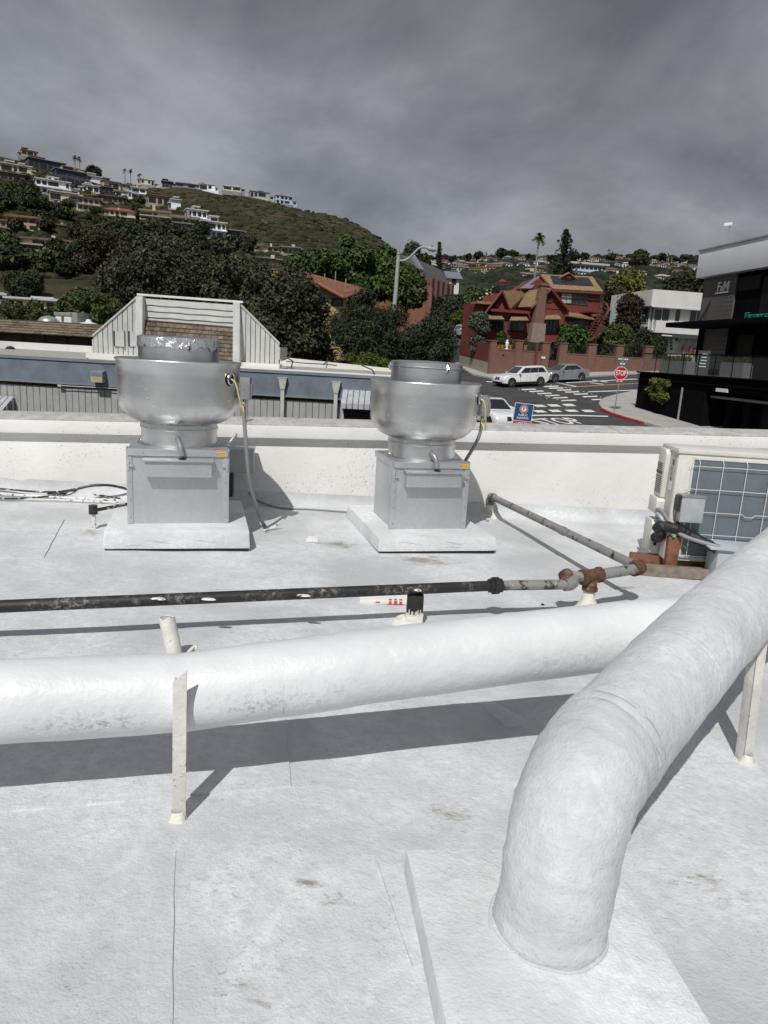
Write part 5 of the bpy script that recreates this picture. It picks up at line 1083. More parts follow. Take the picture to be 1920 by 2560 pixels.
# floodlight on the fascia
fx0,fx1,fz0,fz1 = GB_.rect(224,926,257,956,-.4); lt = MB().hexa([(fx0,-.40,fz0+.17),(fx1,-.40,fz0+.17),(fx1,-.105,fz0+.05),(fx0,-.105,fz0+.05),(fx0+.02,-.40,fz1-.05),(fx1-.02,-.40,fz1-.05),(fx1-.02,-.105,fz1),(fx0+.02,-.105,fz1)]).build('floodlight', 'fascia_trim', o, bevel=.01)
MB().hexa([(fx0+.03,-.39,fz0),(fx1-.03,-.39,fz0),(fx1-.03,-.11,fz0),(fx0+.03,-.11,fz0),(fx0+.02,-.405,fz0+.17),(fx1-.02,-.405,fz0+.17),(fx1-.02,-.11,fz0+.16),(fx0+.02,-.11,fz0+.16)]).build('lens', 'lamp_lens', lt)
MB().tube([GB_.pt(150,964,-.14),GB_.pt(300,972,-.14)], .016, 6).build('conduit', 'board_light', o); c = GB_.pt(154,964,-.15); MB().box(c[0]-.12,c[0]+.0,-.17,-.11,c[2]-.03,c[2]+.03).build('conduit_box', 'board_light', o)
# rain-leader heads with downpipes
for px in (709, 842):
    ux = GB_.uz(px, 960)[0]; ztop = GB_.uz(px, 945 if px < 800 else 955)[1]
    ld = MB().hexa([(ux-.065,-.24,ztop-.33),(ux+.065,-.24,ztop-.33),(ux+.065,-.105,ztop-.33),(ux-.065,-.105,ztop-.33),(ux-.125,-.26,ztop),(ux+.125,-.26,ztop),(ux+.125,-.105,ztop),(ux-.125,-.105,ztop)]).build('rain_leader_head', 'board_light', o)
    MB().box(ux-.135,ux+.135,-.27,-.102,ztop,ztop+.025).build('head_rim', 'board_light', ld); MB().box(ux-.055,ux+.055,-.22,-.115,gbz,ztop-.33).build('downpipe', 'board_light', ld)
# ribbed metal awnings
def awning(xa, xb, ytop, ymid, ybot, label=None):
    ua, ub = GB_.uz(xa, ytop)[0], GB_.uz(xb, ytop)[0]; zt2 = GB_.uz((xa+xb)/2, ytop)[1]; zm2 = GB_.uz((xa+xb)/2, ymid, -.75)[1]; zb2 = GB_.uz((xa+xb)/2, ybot, -.75)[1]
    n = max(3, int((ub-ua)/.165)); a = None
    a = MB().prismx([(-.08,zt2-.02),(-.73,zm2-.02),(-.73,zm2-.06),(-.08,zt2-.10)], ua+.01, ub-.01).build('awning', 'awning_dark', o)
    for k in range(n):
        x0 = lerp(ua, ub, k/n)+.012; x1 = lerp(ua, ub, (k+1)/n)-.014
        MB().hexa([(x0,-.75,zm2),(x1,-.75,zm2),(x1,-.06,zt2),(x0,-.06,zt2),(x0,-.75,zm2+.022),(x1,-.75,zm2+.022),(x1,-.06,zt2+.022),(x0,-.06,zt2+.022)]).build('awning_slat', 'awning_grey', a)
        MB().box(x0,x1,-.77,-.75,zb2,zm2+.012).build('valance_slat', 'awning_grey', a)
    for sx, xx in ((-1, ua), (1, ub)):
        for k in range(4): w0 = -.74+.17*k; zz_ = lerp(zm2, zt2, (w0+.75)/.69); MB().box(xx-.008, xx+.008, w0+.01, w0+.12, zb2+.0, zz_+.03).build('side_slat', 'awning_grey' if k % 2 else 'awning_dark', a)
awning(857, 1000, 977, 1013, 1025); awning(-170, 38, 987, 1022, 1034)
# trapezoid roof screen of the grey building: boarded wings, posts, clapboards and shingles
DM = Face('roof_screen', 'grey boarded trapezoid roof screen with shingled panel behind the taped fan', 'roof structure', 470, 900, 25.0, 2.0)
bd = DM.o
def wing(poly_px, n, name, wdt):
    # vertical boards cut along a raking top edge
    (xa, ya_t, ya_b), (xb, yb_t, yb_b) = poly_px
    ua, zta = DM.uz(xa, ya_t); ub, ztb = DM.uz(xb, yb_t); zba = DM.uz(xa, ya_b)[1]; zbb = DM.uz(xb, yb_b)[1]
    for k in range(n):
        f0, f1 = k/n, (k+1)/n; x0, x1 = lerp(ua, ub, f0)+.012, lerp(ua, ub, f1)-.012
        g0, g1 = (x0-ua)/(ub-ua), (x1-ua)/(ub-ua)
        MB().prism([(x0, lerp(zba,zbb,g0)-.25),(x1, lerp(zba,zbb,g1)-.25),(x1, lerp(zta,ztb,g1)),(x0, lerp(zta,ztb,g0))], -.01*(k % 2), .04).build('wing_board', 'board_light' if name == 'left' else 'board_light', bd)
    MB().prism([(ua, zba-.3),(ub, zbb-.3),(ub, ztb-.03),(ua, zta-.03)], .041, .09).build('wing_backing', 'dark_inside', bd)
    d = Vector((ub-ua, 0, ztb-zta)); MB().hexa([(ua,-.05,zta),(ub,-.05,ztb),(ub,.14,ztb),(ua,.14,zta),(ua,-.05,zta+.07),(ub,-.05,ztb+.07),(ub,.14,ztb+.07),(ua,.14,zta+.07)]).build('raking_cap', 'board_light', bd)
wing(((232,842,884),(343,745,892)), 9, 'left', 0); wing(((603,766,906),(699,862,910)), 8, 'right', 0)
def post_(xt, yt, xb_, yb_, wpx, w0, w1, name='corner_post'):
    a, b = DM.uz(xt, yt), DM.uz(xt+wpx, yt); c_, d_ = DM.uz(xb_, yb_), DM.uz(xb_+wpx, yb_)
    MB().hexa([(c_[0],w0-.5,c_[1]-.3),(d_[0],w0-.5,d_[1]-.3),(d_[0],w1-.3,d_[1]-.3),(c_[0],w1-.3,c_[1]-.3),(a[0],w0,a[1]),(b[0],w0,b[1]),(b[0],w1,b[1]),(a[0],w1,a[1])]).build(name, 'board_light', bd, bevel=.01)
post_(342,741,352,893,17,-.12,.25); post_(584,757,590,905,17,-.12,.25)
ya, yb = DM.uz(342,738), DM.uz(603,757)
MB().hexa([(ya[0]-.03,.10,ya[1]),(yb[0]+.03,.10,yb[1]),(yb[0]+.03,.3,yb[1]),(ya[0]-.03,.3,ya[1]),(ya[0]-.03,.10,ya[1]+.07),(yb[0]+.03,.10,yb[1]+.07),(yb[0]+.03,.3,yb[1]+.07),(ya[0]-.03,.3,ya[1]+.07)]).build('top_cap', 'flat_roof_white', bd)
for k in range(4):
    y0, y1 = 745+15*k, 761+15*k; a = DM.uz(358, y0, .14); b = DM.uz(586, y0+16, .14); c_ = DM.uz(358, y1, .14); d_ = DM.uz(586, y1+16, .14); m = MB(); n = 10
    top = [(lerp(a[0],b[0],i/n), .17, lerp(a[1],b[1],i/n)) for i in range(n+1)]; low = [(lerp(c_[0],d_[0],i/n), .12, lerp(c_[1],d_[1],i/n)+.012*math.sin(i*1.9+k)) for i in range(n+1)]
    m.add([(x,y+.03,z) for x,y,z in top]+top+low+[(x,y+.08,z) for x,y,z in low], [(r*(n+1)+i, r*(n+1)+i+1, (r+1)*(n+1)+i+1, (r+1)*(n+1)+i) for r in range(3) for i in range(n)]); m.build('clapboard', 'board_light', bd)
sa, sb_, sc_, sd_ = DM.pt(360,802,.05), DM.pt(587,820,.05), DM.pt(592,910,-.55), DM.pt(368,900,-.55)
MB().slab([Vector(p)+Vector((0,.06,-.03)) for p in (sa,sb_,sc_,sd_)], -.03).build('shingle_deck', 'shingle_c', bd)
MB().tube([Vector(sa)+Vector((0,-.02,.02)), Vector(sb_)+Vector((0,-.02,.02))], .025, 6).build('rusty_flashing', 'rust', bd)
SH = {}
for nm in 'abc': SH[nm] = MB().hexa([(-.5,-.03,0),(.5,-.03,0),(.5,.012,1),(-.5,.012,1),(-.5,.0,0),(.5,.0,0),(.5,.03,1),(-.5,.03,1)]).mesh('shingle'); SH[nm].materials.append(MATS['shingle_'+nm])
A_, B_, C_, D_ = (Vector(p) for p in (sa, sb_, sc_, sd_)); rows_ = 9; ncol = 15
for r in range(rows_):
    for k in range(ncol+1):
        f0 = max(0, (k-.5*(r % 2))/ncol); f1 = min(1, (k+1-.5*(r % 2))/ncol)
        if f1-f0 < .01: continue
        g0, g1 = (r+1.15)/rows_, r/rows_; pl_0 = D_.lerp(C_, (f0+f1)/2).lerp(A_.lerp(B_, (f0+f1)/2), 1-min(g0, 1.0)); pl_1 = D_.lerp(C_, (f0+f1)/2).lerp(A_.lerp(B_, (f0+f1)/2), 1-g1)
        L_ = pl_1-pl_0; wd_ = (C_-D_).length*(f1-f0)*.97
        s_ = link('shingle', SH[random.choice('aabbc')], None, bd, pl_0+Vector((0,-.01,0)), (wd_, 1, L_.length), (math.atan2(-L_.y, L_.z)*-1 if False else -math.atan2(L_.y, L_.z), 0, math.atan2((C_-D_).y, (C_-D_).x)))
# small louvre frames on the left wing
for xa, xb in ((284,307),(321,343)):
    u0,u1,z0,z1 = DM.rect(xa,828,xb,866,-.06); MB().box(u0,u0+.045,-.06,-.012,z0,z1).build('louvre_slot', 'dark_inside', bd); MB().box(u0+.045,u1,-.055,-.012,z0,z1).build('louvre_frame', 'board_light', bd); MB().box(u1,u1+.05,-.10,-.012,z0,z1+.05).build('louvre_frame', 'board_light', bd)
MB().box(DM.uz(228,880)[0], DM.uz(352,890)[0], -.5, .3, DM.uz(290,900)[1], DM.uz(290,886)[1]).build('screen_kerb', 'flat_roof_white', bd); MB().box(DM.uz(600,905)[0], DM.uz(702,912)[0], -.4, .3, DM.uz(650,922)[1], DM.uz(650,908)[1]).build('screen_kerb', 'flat_roof_white', bd)
for sgn, xx in ((-1,233),(1,698)):
    u_, z_ = DM.uz(xx, 870); MB().box(u_-.03, u_+.03, .0, 2.2, z_-.4, DM.uz(xx, 848 if sgn < 0 else 868)[1]).build('return_wall', 'board_light', bd)

# ================================================================== BROWN SHINGLED BUILDING, LEFT
BS = Face('shingled_building', 'low brown building with shingled mansard edge on the left', 'building', 100, 860, 40.0, 3.0); zg = terrain(BS.P.x, BS.P.y)-BS.P.z
pm('brown_wall', (.05,.038,.032), .8, var=.2); pm('brown_panel', (.07,.052,.045), .8, var=.2)
a, b = BS.uz(-350,810), BS.uz(330,835); zt2, zm2 = BS.uz(100,804)[1], BS.uz(100,836)[1]
MB().box(a[0], b[0], .5, 10, zg, zm2+.05).build('wall', 'brown_wall', BS.o)
for k in range(12): xk = a[0]+(b[0]-a[0])*k/12; block('wall_panel', xk+.12, xk+(b[0]-a[0])/12-.12, .44, .5, zm2-1.3, zm2-.05, 'brown_panel', BS.o)
MB().box(a[0], b[0], 1.2, 10, zt2-.06, zt2+.01).build('roof_deck', 'flat_roof_grey', BS.o); MB().box(a[0], b[0], 1.15, 1.3, zt2-.05, zt2+.06).build('roof_edge', 'brown_panel', BS.o)
md = MB().add([(a[0],-.25,zm2),(b[0],-.25,zm2),(b[0],1.2,zt2),(a[0],1.2,zt2),(a[0],.5,zm2),(b[0],.5,zm2)], [(0,1,2,3),(0,4,5,1)]).build('mansard_deck', 'shingle_c', BS.o)
nr_ = 5; wd_ = .42; Ls = math.hypot(1.45, zt2-zm2)/nr_*1.15
SHB = {nm: MB().hexa([(-.5,-.05,0),(.5,-.05,0),(.5,.0,1),(-.5,.0,1),(-.5,.0,0),(.5,.0,0),(.5,.03,1),(-.5,.03,1)]).mesh('shingle') for nm in 'abc'}
for nm in 'abc': SHB[nm].materials.append(MATS['shingle_'+nm])
u_start = BS.uz(-30,820)[0]; u_end = BS.uz(262,830)[0]; cnt = 0
for r in range(nr_):
    u = u_start-(.2 if r % 2 else 0)
    while u < u_end:
        f = r/nr_; link('shingle', SHB[random.choice('aabbbc')], None, BS.o, (u+.2, -.25+1.45*f-.01, zm2+(zt2-zm2)*f), (wd_*.97, 1, Ls), (-math.atan2(1.45, zt2-zm2), 0, 0)); u += wd_; cnt += 1
RU = Face('rooftop_unit', 'rusty pale rooftop unit with grey hood above the shingled building', 'rooftop unit', 165, 806, 43.0, -12)
u0,u1,z0,z1 = RU.rect(138,785,178,808); MB().box(u0,u1,0,1.0,z0,z1-.1).build('unit_body', 'iron_white', RU.o, bevel=.05); MB().box(u1-.3,u1+.35,.05,1.2,z0,z1+.12).build('grey_hood', 'zinc_dull', RU.o, bevel=.04); MB().box(u0-.05,u1,-.06,1.1,z1-.1,z1+.1).build('unit_lid', 'zinc_dull', RU.o, bevel=.03)
MB().box((u0+u1)/2-.1,(u0+u1)/2+.05,-.03,0,z0+.1,z1-.15).build('rust_streak', 'rust', RU.o); 
SD = Face('skylight_dome', 'round grey skylight dome beside the rooftop unit', 'skylight', 122, 806, 43.0, 0); MB().lathe([(.62,-.05),(.58,.12),(.40,.30),(.001,.40)], 18).build('dome', 'zinc_dull', SD.o, smooth=True); MB().lathe([(.70,-.1),(.70,-.02),(.60,-.02)], 18).build('kerb_ring', 'flat_roof_white', SD.o)
SD = Face('skylight_dome', 'small white roof vent at the right end of the shingled building', 'roof vent', 222, 812, 43.0, 0); MB().lathe([(.55,-.05),(.50,.08),(.20,.14),(.12,.30),(.001,.32)], 14).build('cap', 'flat_roof_white', SD.o, smooth=True); MB().lathe([(.6,-.12),(.6,-.05),(.5,-.05)], 14).build('kerb_ring', 'flat_roof_white', SD.o)
# ================================================================== RED HOUSE, BRICK WALL, WHITE HOUSE, BANK
def brick_mat(name, c1, c2, mortar, scale):
    m, t, b = mat_base(name); pos = geo_pos(t); s = N(t, 'ShaderNodeSeparateXYZ'); t.links.new(pos, s.inputs[0])
    ad = N(t, 'ShaderNodeMath', operation='ADD'); t.links.new(s.outputs[0], ad.inputs[0]); t.links.new(s.outputs[1], ad.inputs[1])
    cb = N(t, 'ShaderNodeCombineXYZ'); t.links.new(ad.outputs[0], cb.inputs[0]); t.links.new(s.outputs[2], cb.inputs[1])
    br = N(t, 'ShaderNodeTexBrick', Scale=scale); br.inputs['Color1'].default_value = c4(c1); br.inputs['Color2'].default_value = c4(c2); br.inputs['Mortar'].default_value = c4(mortar); br.inputs['Mortar Size'].default_value = .02; br.inputs['Brick Width'].default_value = .5; br.inputs['Row Height'].default_value = .17
    t.links.new(cb.outputs[0], br.inputs['Vector']); c = mixc(t, ramp2(t, noise(t, pos, .8, 4), .4, (0,0,0), .7, (.4,.4,.4)), br.outputs['Color'], [k*.75 for k in c1])
    t.links.new(c, b.inputs['Base Color']); b.inputs['Roughness'].default_value = .9; bump(t, b, br.outputs['Fac'], -.4, .02)
brick_mat('brick', (.200,.080,.052), (.125,.052,.036), (.26,.20,.165), 2.4); brick_mat('brick_pale', (.27,.19,.15), (.22,.14,.11), (.33,.29,.26), 2.4); brick_mat('brick_church', (.30,.105,.065), (.24,.085,.055), (.27,.17,.13), 2.0); brick_mat('block_wall', (.40,.375,.32), (.36,.335,.285), (.27,.25,.21), .8)
def boards_mat(name, col, scale, axis_sum=True):
    m, t, b = mat_base(name); pos = geo_pos(t); s = N(t, 'ShaderNodeSeparateXYZ'); t.links.new(pos, s.inputs[0]); w = N(t, 'ShaderNodeTexWave', Scale=scale, Distortion=.0); w.wave_profile = 'SAW'; w.bands_direction = 'X'; cb = N(t, 'ShaderNodeCombineXYZ'); t.links.new(s.outputs[0], cb.inputs[0]); t.links.new(cb.outputs[0], w.inputs['Vector'])
    c = ramp2(t, w.outputs['Fac'], .02, [k*.35 for k in col], .10, col); c = mixc(t, ramp2(t, noise(t, pos, .7, 4), .35, (0,0,0), .7, (.5,.5,.5)), c, [k*.72 for k in col]); t.links.new(c, b.inputs['Base Color']); b.inputs['Roughness'].default_value = .8
boards_mat('red_boards', (.195,.040,.031), .55); pm('red_trim', (.15,.034,.028), .7, var=.15); pm('tan_shingle', (.25,.165,.09), .9, var=.35, scale=3.5, bs=.6, bscale=9, bdist=.05, spot=(5, .62, (.16,.09,.045))); pm('dark_green_frame', (.04,.065,.058), .6, var=.1); pm('solar', (.012,.013,.018), .25, var=.2); pm('solar_grey', (.16,.18,.21), .35, var=.15); pm('curtain', (.42,.44,.43), .8, var=.2, scale=4); pm('terracotta', (.36,.13,.06), .8, var=.15); pm('iron_black', (.012,.012,.013), .5, var=.2)
Z = lambda x, y: (1180+x*.217, 660+y*.217)
RH = Face('red_house', 'red board house with tan shingle gables and brick chimney behind the brick wall', 'house', 1262, 850, 74.0, 13.0); ro = RH.o
def rp_(x, y, w=0.): return RH.pt(*Z(x, y), w)
def rbox(name, x0, y0, x1, y1, w0, w1, mat, par=None): return RH.box(name, *Z(x0, y0), *Z(x1, y1), w0, w1, mat, par)
def rslab(name, pts, mat, th=.14, par=None): return MB().slab([rp_(*p) for p in pts], th).build(name, mat, par or ro)
def rprism(name, pts, w0, w1, mat):
    return MB().prism([(lambda q: (q[0], q[2]))(rp_(x, y, w0)) for x, y in pts], w0, w1).build(name, mat, ro)
# upper storey
rbox('wall', 925, 300, 1455, 900, 3., 10., 'red_boards')
e0, e1, k0, k1 = rp_(930,300,2.5), rp_(1505,332,2.5), rp_(783,133,6.4), rp_(1385,160,6.4)
back = [(e0[0]-.2,10.4,e0[2]), (e1[0],10.4,e1[2])]
rf = MB().slab([e0, e1, k1, k0], -.16).build('roof', 'tan_shingle', ro); MB().slab([k0, k1, back[1], back[0]], -.16).build('roof', 'tan_shingle', ro)
MB().add([e0, k0, back[0], (e0[0],4.,e0[2])], [(0,1,2)]).build('gable_end', 'red_boards', ro)
for k in range(4): f0, f1 = .0+.25*k, .245+.25*k; S = [Vector(rp_(895,152,5.9)), Vector(rp_(1335,176,5.9)), Vector(rp_(1400,278,3.7)), Vector(rp_(932,250,3.7))]; MB().slab([S[3].lerp(S[2],f0)+Vector((0,-.1,.12)), S[3].lerp(S[2],f1)+Vector((0,-.1,.12)), S[0].lerp(S[1],f1)+Vector((0,-.1,.12)), S[0].lerp(S[1],f0)+Vector((0,-.1,.12))], -.05).build('solar_panel', 'solar', rf)
MB().tube([Vector(e0)+Vector((0,-.05,-.12)), Vector(e1)+Vector((0,-.05,-.12))], .10, 6).build('eave_board', 'red_trim', ro); MB().tube([Vector(e0)+Vector((0,-.1,0)), Vector(k0)+Vector((-.1,-.1,.05)), Vector(rp_(525,296,5.4))], .13, 6).build('barge_board', 'red_trim', ro)
rslab('lean_to_roof', [(545,290,4.6),(690,290,4.6),(785,150,6.3),(745,152,6.3)], 'solar_grey', -.12)
rprism('lean_to_wall', [(560,300),(780,165),(925,300),(925,420),(560,420)], 5., 9., 'red_boards')
rprism('dormer_wall', [(1000,160),(1120,102),(1210,168)], 5.4, 7.5, 'red_boards'); rslab('dormer_roof', [(985,165,5.2),(1120,95,5.2),(1110,92,8.5),(970,160,8.5)], 'tan_shingle', .1); rslab('dormer_roof', [(1120,95,5.2),(1225,176,5.2),(1225,170,8.5),(1110,92,8.5)], 'tan_shingle', .1)
wf = rbox('window', 1022, 328, 1342, 465, 2.93, 3.0, 'dark_green_frame')
for k in range(5): rbox('pane', 1032+61*k, 340, 1084+61*k, 450, 2.90, 2.93, 'curtain' if k < 2 else 'glass_dark', wf)
# right front gable with chimney
rprism('gable_wall', [(690,900),(690,500),(745,445),(915,302),(1095,520),(1085,900)], 0., 6., 'red_boards')
rslab('roof', [(915,288,-.5),(612,322,6.),(455,514,5.),(690,505,-.5)], 'tan_shingle', -.16); rslab('roof', [(915,288,-.5),(1118,535,-.5),(1118,510,6.),(850,270,6.)], 'tan_shingle', .16)
for a, b in (((915,292),(1118,538)), ((915,292),(680,515))): MB().tube([rp_(*a,-.55), rp_(*b,-.55)], .11, 6).build('barge_board', 'red_trim', ro)
rbox('belt_trim', 835, 512, 1090, 520, -.06, 0., 'red_trim')
c = rp_(900,400,-.08); MB().tube([(c[0],-.10,c[2]),(c[0],.0,c[2])], .38, 20).build('round_vent', 'red_trim', ro); MB().tube([(c[0],-.12,c[2]),(c[0],-.10,c[2])], .25, 20).build('vent_grille', 'dark_inside', ro)
u0,u1,z0,z1 = RH.rect(*Z(762,245), *Z(852,690), -.9); MB().hexa([(u0-.25,-.9,z0),(u1,-.9,z0),(u1,-.1,z0),(u0-.25,-.1,z0),(u0+.15,-.85,z1),(u1,-.85,z1),(u1,-.1,z1),(u0+.15,-.1,z1)]).build('chimney', 'brick', ro); MB().box(u0+.05,u1+.08,-.95,-.02,z1-.02,z1+.25).build('chimney_cap', 'brick', ro)
u0,u1,z0,z1 = RH.rect(*Z(680,682), *Z(842,905), -1.0); MB().hexa([(u0,-1.1,z0),(u1,-1.1,z0),(u1,-.05,z0),(u0,-.05,z0),(u0+.15,-1.,z1),(u1,-1.,z1),(u1,-.05,z1),(u0+.15,-.05,z1)]).build('chimney_base', 'brick_pale', ro)
# left front gable wing
rprism('gable_wall', [(232,560),(350,330),(430,520),(680,545),(680,905),(150,905),(150,640)], .3, 5.5, 'red_boards')
rslab('roof', [(350,306,-.3),(618,318,6.),(540,506,6.),(428,508,-.3)], 'tan_shingle', .15); rslab('roof', [(350,306,-.3),(100,632,-.3),(85,625,5.),(340,300,6.)], 'tan_shingle', -.15)
for a, b in (((350,308),(430,508)), ((350,308),(102,632))): MB().tube([rp_(*a,-.35), rp_(*b,-.35)], .10, 6).build('barge_board', 'red_trim', ro)
rbox('porch_band', 222, 530, 672, 560, -.35, .3, 'red_trim'); rbox('porch_roof', 60, 432, 280, 462, 2., 4., 'tan_shingle'); rbox('side_wing', 60, 440, 300, 900, 3., 8., 'red_boards')
for x0, x1, yt, yb in ((180,372,600,642),(432,652,608,656),(832,1028,590,642),(100,236,592,636)): rslab('window_awning', [(x0,yb,-1.1),(x1,yb,-1.1),(x1-35,yt,.2),(x0+25,yt,.2)], 'tan_shingle', -.09)
for x0, y0, x1, y1, n in ((425,665,605,768,2),(838,645,975,785,3),(165,650,225,742,1),(250,650,375,745,3)):
    wf = rbox('window', x0, y0, x1, y1, -.06 if x0 > 240 and x0 < 840 else -.05, .33, 'dark_green_frame')
    for k in range(n): w_ = (x1-x0)/n; rbox('pane', x0+w_*k+8, y0+9, x0+w_*(k+1)-8, y1-9, -.09, -.05, 'glass_dark', wf)
rslab('lower_roof', [(1068,600,-.4),(1452,652,-.4),(1452,612,3.),(1072,562,3.)], 'tan_shingle', -.12); rbox('lower_wall', 1085, 600, 1430, 905, .2, 3., 'red_boards')
rbox('lower_window', 1180, 660, 1380, 800, .1, .2, 'glass_dark')
rbox('rear_turret_base', 310, 255, 385, 320, 9., 11., 'trim_black'); rslab('turret_roof', [(295,225,9.),(345,190,10.),(400,225,9.)], 'red_trim', .2)
# curving outside stair
def strp(pts, r, name, mat='red_trim'): return MB().tube(smooth_path([rp_(*p) for p in pts], 5), r, 7).build(name, mat, ro, smooth=True)
strp([(1468,455,1.0),(1490,520,.6),(1450,610,.2),(1370,700,-.2)], .10, 'stair_rail'); strp([(1545,455,1.0),(1575,530,.6),(1530,610,.1),(1440,720,-.5),(1330,870,-1.)], .10, 'stair_rail'); strp([(1480,800,-.6),(1390,860,-.9),(1300,910,-1.2)], .10, 'stair_rail')
for k in range(11):
    f = k/10; x0, y0 = lerp(1510,1340,f), lerp(600,905,f); rbox('stair_step', x0-55, y0, x0+50, y0+9, -.9-.0*f, .4, 'red_trim')
    rbox('baluster', x0+34, y0-60, x0+40, y0, -.9, -.85, 'red_trim'); rbox('baluster', x0-44, y0-55, x0-39, y0, -.9, -.85, 'red_trim')
rbox('stair_landing', 1385, 545, 1520, 560, .2, 3., 'red_trim')
for k in range(9): rbox('baluster', 1392+14*k, 455, 1396+14*k, 545, .2, .25, 'red_trim')
rbox('landing_rail', 1385, 448, 1510, 457, .18, .28, 'red_trim')
# ---- brick street wall
W0 = on_ground(1219,938); W1 = on_ground(1600,931); wa = math.degrees(math.atan2(W1.y-W0.y, W1.x-W0.x))
BW = Face('brick_wall', 'long red brick street wall with pillars and iron railings before the red house', 'wall', 0, 0, 0, wa, P=Vector((W0.x,W0.y,W0.z)))
def wbox(name, x0, y0, x1, y1, w0, w1, mat, par=None): return BW.box(name, *Z(x0, y0), *Z(x1, y1), w0, w1, mat, par)
ug0, ug1 = BW.uz(*Z(880,1100))[0], BW.uz(*Z(995,1100))[0]
for (xa, xb, ty) in ((190,880,1003),(995,1420,1045),(1415,2480,1070)):
    u0 = BW.uz(*Z(xa,1150))[0]; u1 = BW.uz(*Z(xb,1150))[0]; z1 = BW.uz(*Z((xa+xb)/2 if xb < 2000 else 1600, ty))[1]; MB().box(u0,u1,0,.35,-2.,z1).build('brick_panel', 'brick', BW.o)
    MB().box(u0,u1,-.04,.39,z1,z1+.10).build('wall_coping', 'brick', BW.o)
for x0, x1, yt in ((200,268,890),(490,567,885),(798,880,908),(997,1080,918),(1328,1415,930),(1650,1728,940),(1980,2062,952)):
    u0,u1,z0,z1 = BW.rect(*Z(x0,yt), *Z(x1,1290)); MB().box(u0,u1,-.10,.45,-2.,z1).build('pillar', 'brick', BW.o); MB().box(u0-.06,u1+.06,-.16,.51,z1,z1+.10).build('pillar_cap', 'brick', BW.o)
def railing(xa, xb, yt, yb, name='iron_railing', w=.15):
    u0,u1,z0,z1 = BW.rect(*Z(xa,yt), *Z(xb,yb), w); m = MB(); n = max(4, int((u1-u0)/.13))
    for k in range(n+1): x = lerp(u0,u1,k/n); m.box(x-.014,x+.014,w-.014,w+.014,z0,z1)
    for z in (z0+.12, z1-.15): m.box(u0,u1,w-.02,w+.02,z-.02,z+.02)
    m.build(name, 'iron_black', BW.o)
railing(268,490,895,1003); railing(567,798,905,1003); railing(1080,1328,915,1045); railing(1415,1650,925,1070); railing(1728,1980,940,1070); railing(880,997,930,1285, 'iron_gate')
MB().box(*(lambda r: (r[0],r[1],.42,.48,r[2],r[3]))(BW.rect(*Z(885,1110), *Z(990,1290), .4))).build('gate_step', 'brick', BW.o)
wbox('number_plate', 800, 1068, 845, 1090, -.14, -.10, 'label_white'); wbox('leaning_pole', 732, 905, 752, 1180, -.18, -.05, 'red_trim'); wbox('house_vent', 350, 1043, 372, 1060, -.02, 0., 'trim_black')
# retaining wall and board fence running uphill from the corner
rwA, rwB = W0 + Vector((-.05,.1,0)), at(1152,905,77)
rt = thing('retaining_wall', 'pale block retaining wall climbing left of the brick wall', 'wall', W0)
top = [at(1219,905,W0.y+.1), at(1148,888,77)]
MB().hexa([tuple(Vector((rwA.x,rwA.y,W0.z-2))), tuple(Vector((rwA.x+.3,rwA.y+.3,W0.z-2))), tuple(Vector((rwB.x+.4,rwB.y+.3,W0.z-2))), tuple(Vector((rwB.x,rwB.y,W0.z-2))), tuple(top[0]), tuple(top[0]+Vector((.3,.3,0))), tuple(top[1]+Vector((.4,.3,0))), tuple(top[1])]).build('block_face', 'block_wall', rt, world=True)
bf = thing('board_fence', 'dark red board fence on top of the pale retaining wall', 'fence', top[0]); n = 22
t2 = [at(1221,857,W0.y+.2), at(1146,856,77)]
for k in range(n):
    f0, f1 = k/n, (k+.94)/n; a, b = top[0].lerp(top[1], f0), top[0].lerp(top[1], f1); c_, d_ = t2[0].lerp(t2[1], f0), t2[0].lerp(t2[1], f1); hz = random.uniform(-.05,.12)
    off = Vector((.10,.06,0)); MB().hexa([tuple(a-top[0]),tuple(b-top[0]),tuple(b+off-top[0]),tuple(a+off-top[0]),tuple(Vector((a.x,a.y,c_.z+hz))-top[0]),tuple(Vector((b.x,b.y,d_.z+hz))-top[0]),tuple(Vector((b.x,b.y,d_.z+hz))+off-top[0]),tuple(Vector((a.x,a.y,c_.z+hz))+off-top[0])]).build('fence_board', 'red_trim', bf)
gs = Face('garden_shed', 'low dark shed roof between the fence and the red house', 'shed', 1192, 856, 97., 8); u0,u1,z0,z1 = gs.rect(1162,846,1222,858); MB().box(u0,u1,0,3,-3,z0).build('shed_wall', 'trim_black', gs.o); MB().prismx([(-.3,z0),(3.3,z0),(1.5,z1+.4)], u0-.2, u1+.2).build('shed_roof', 'solar_grey', gs.o)
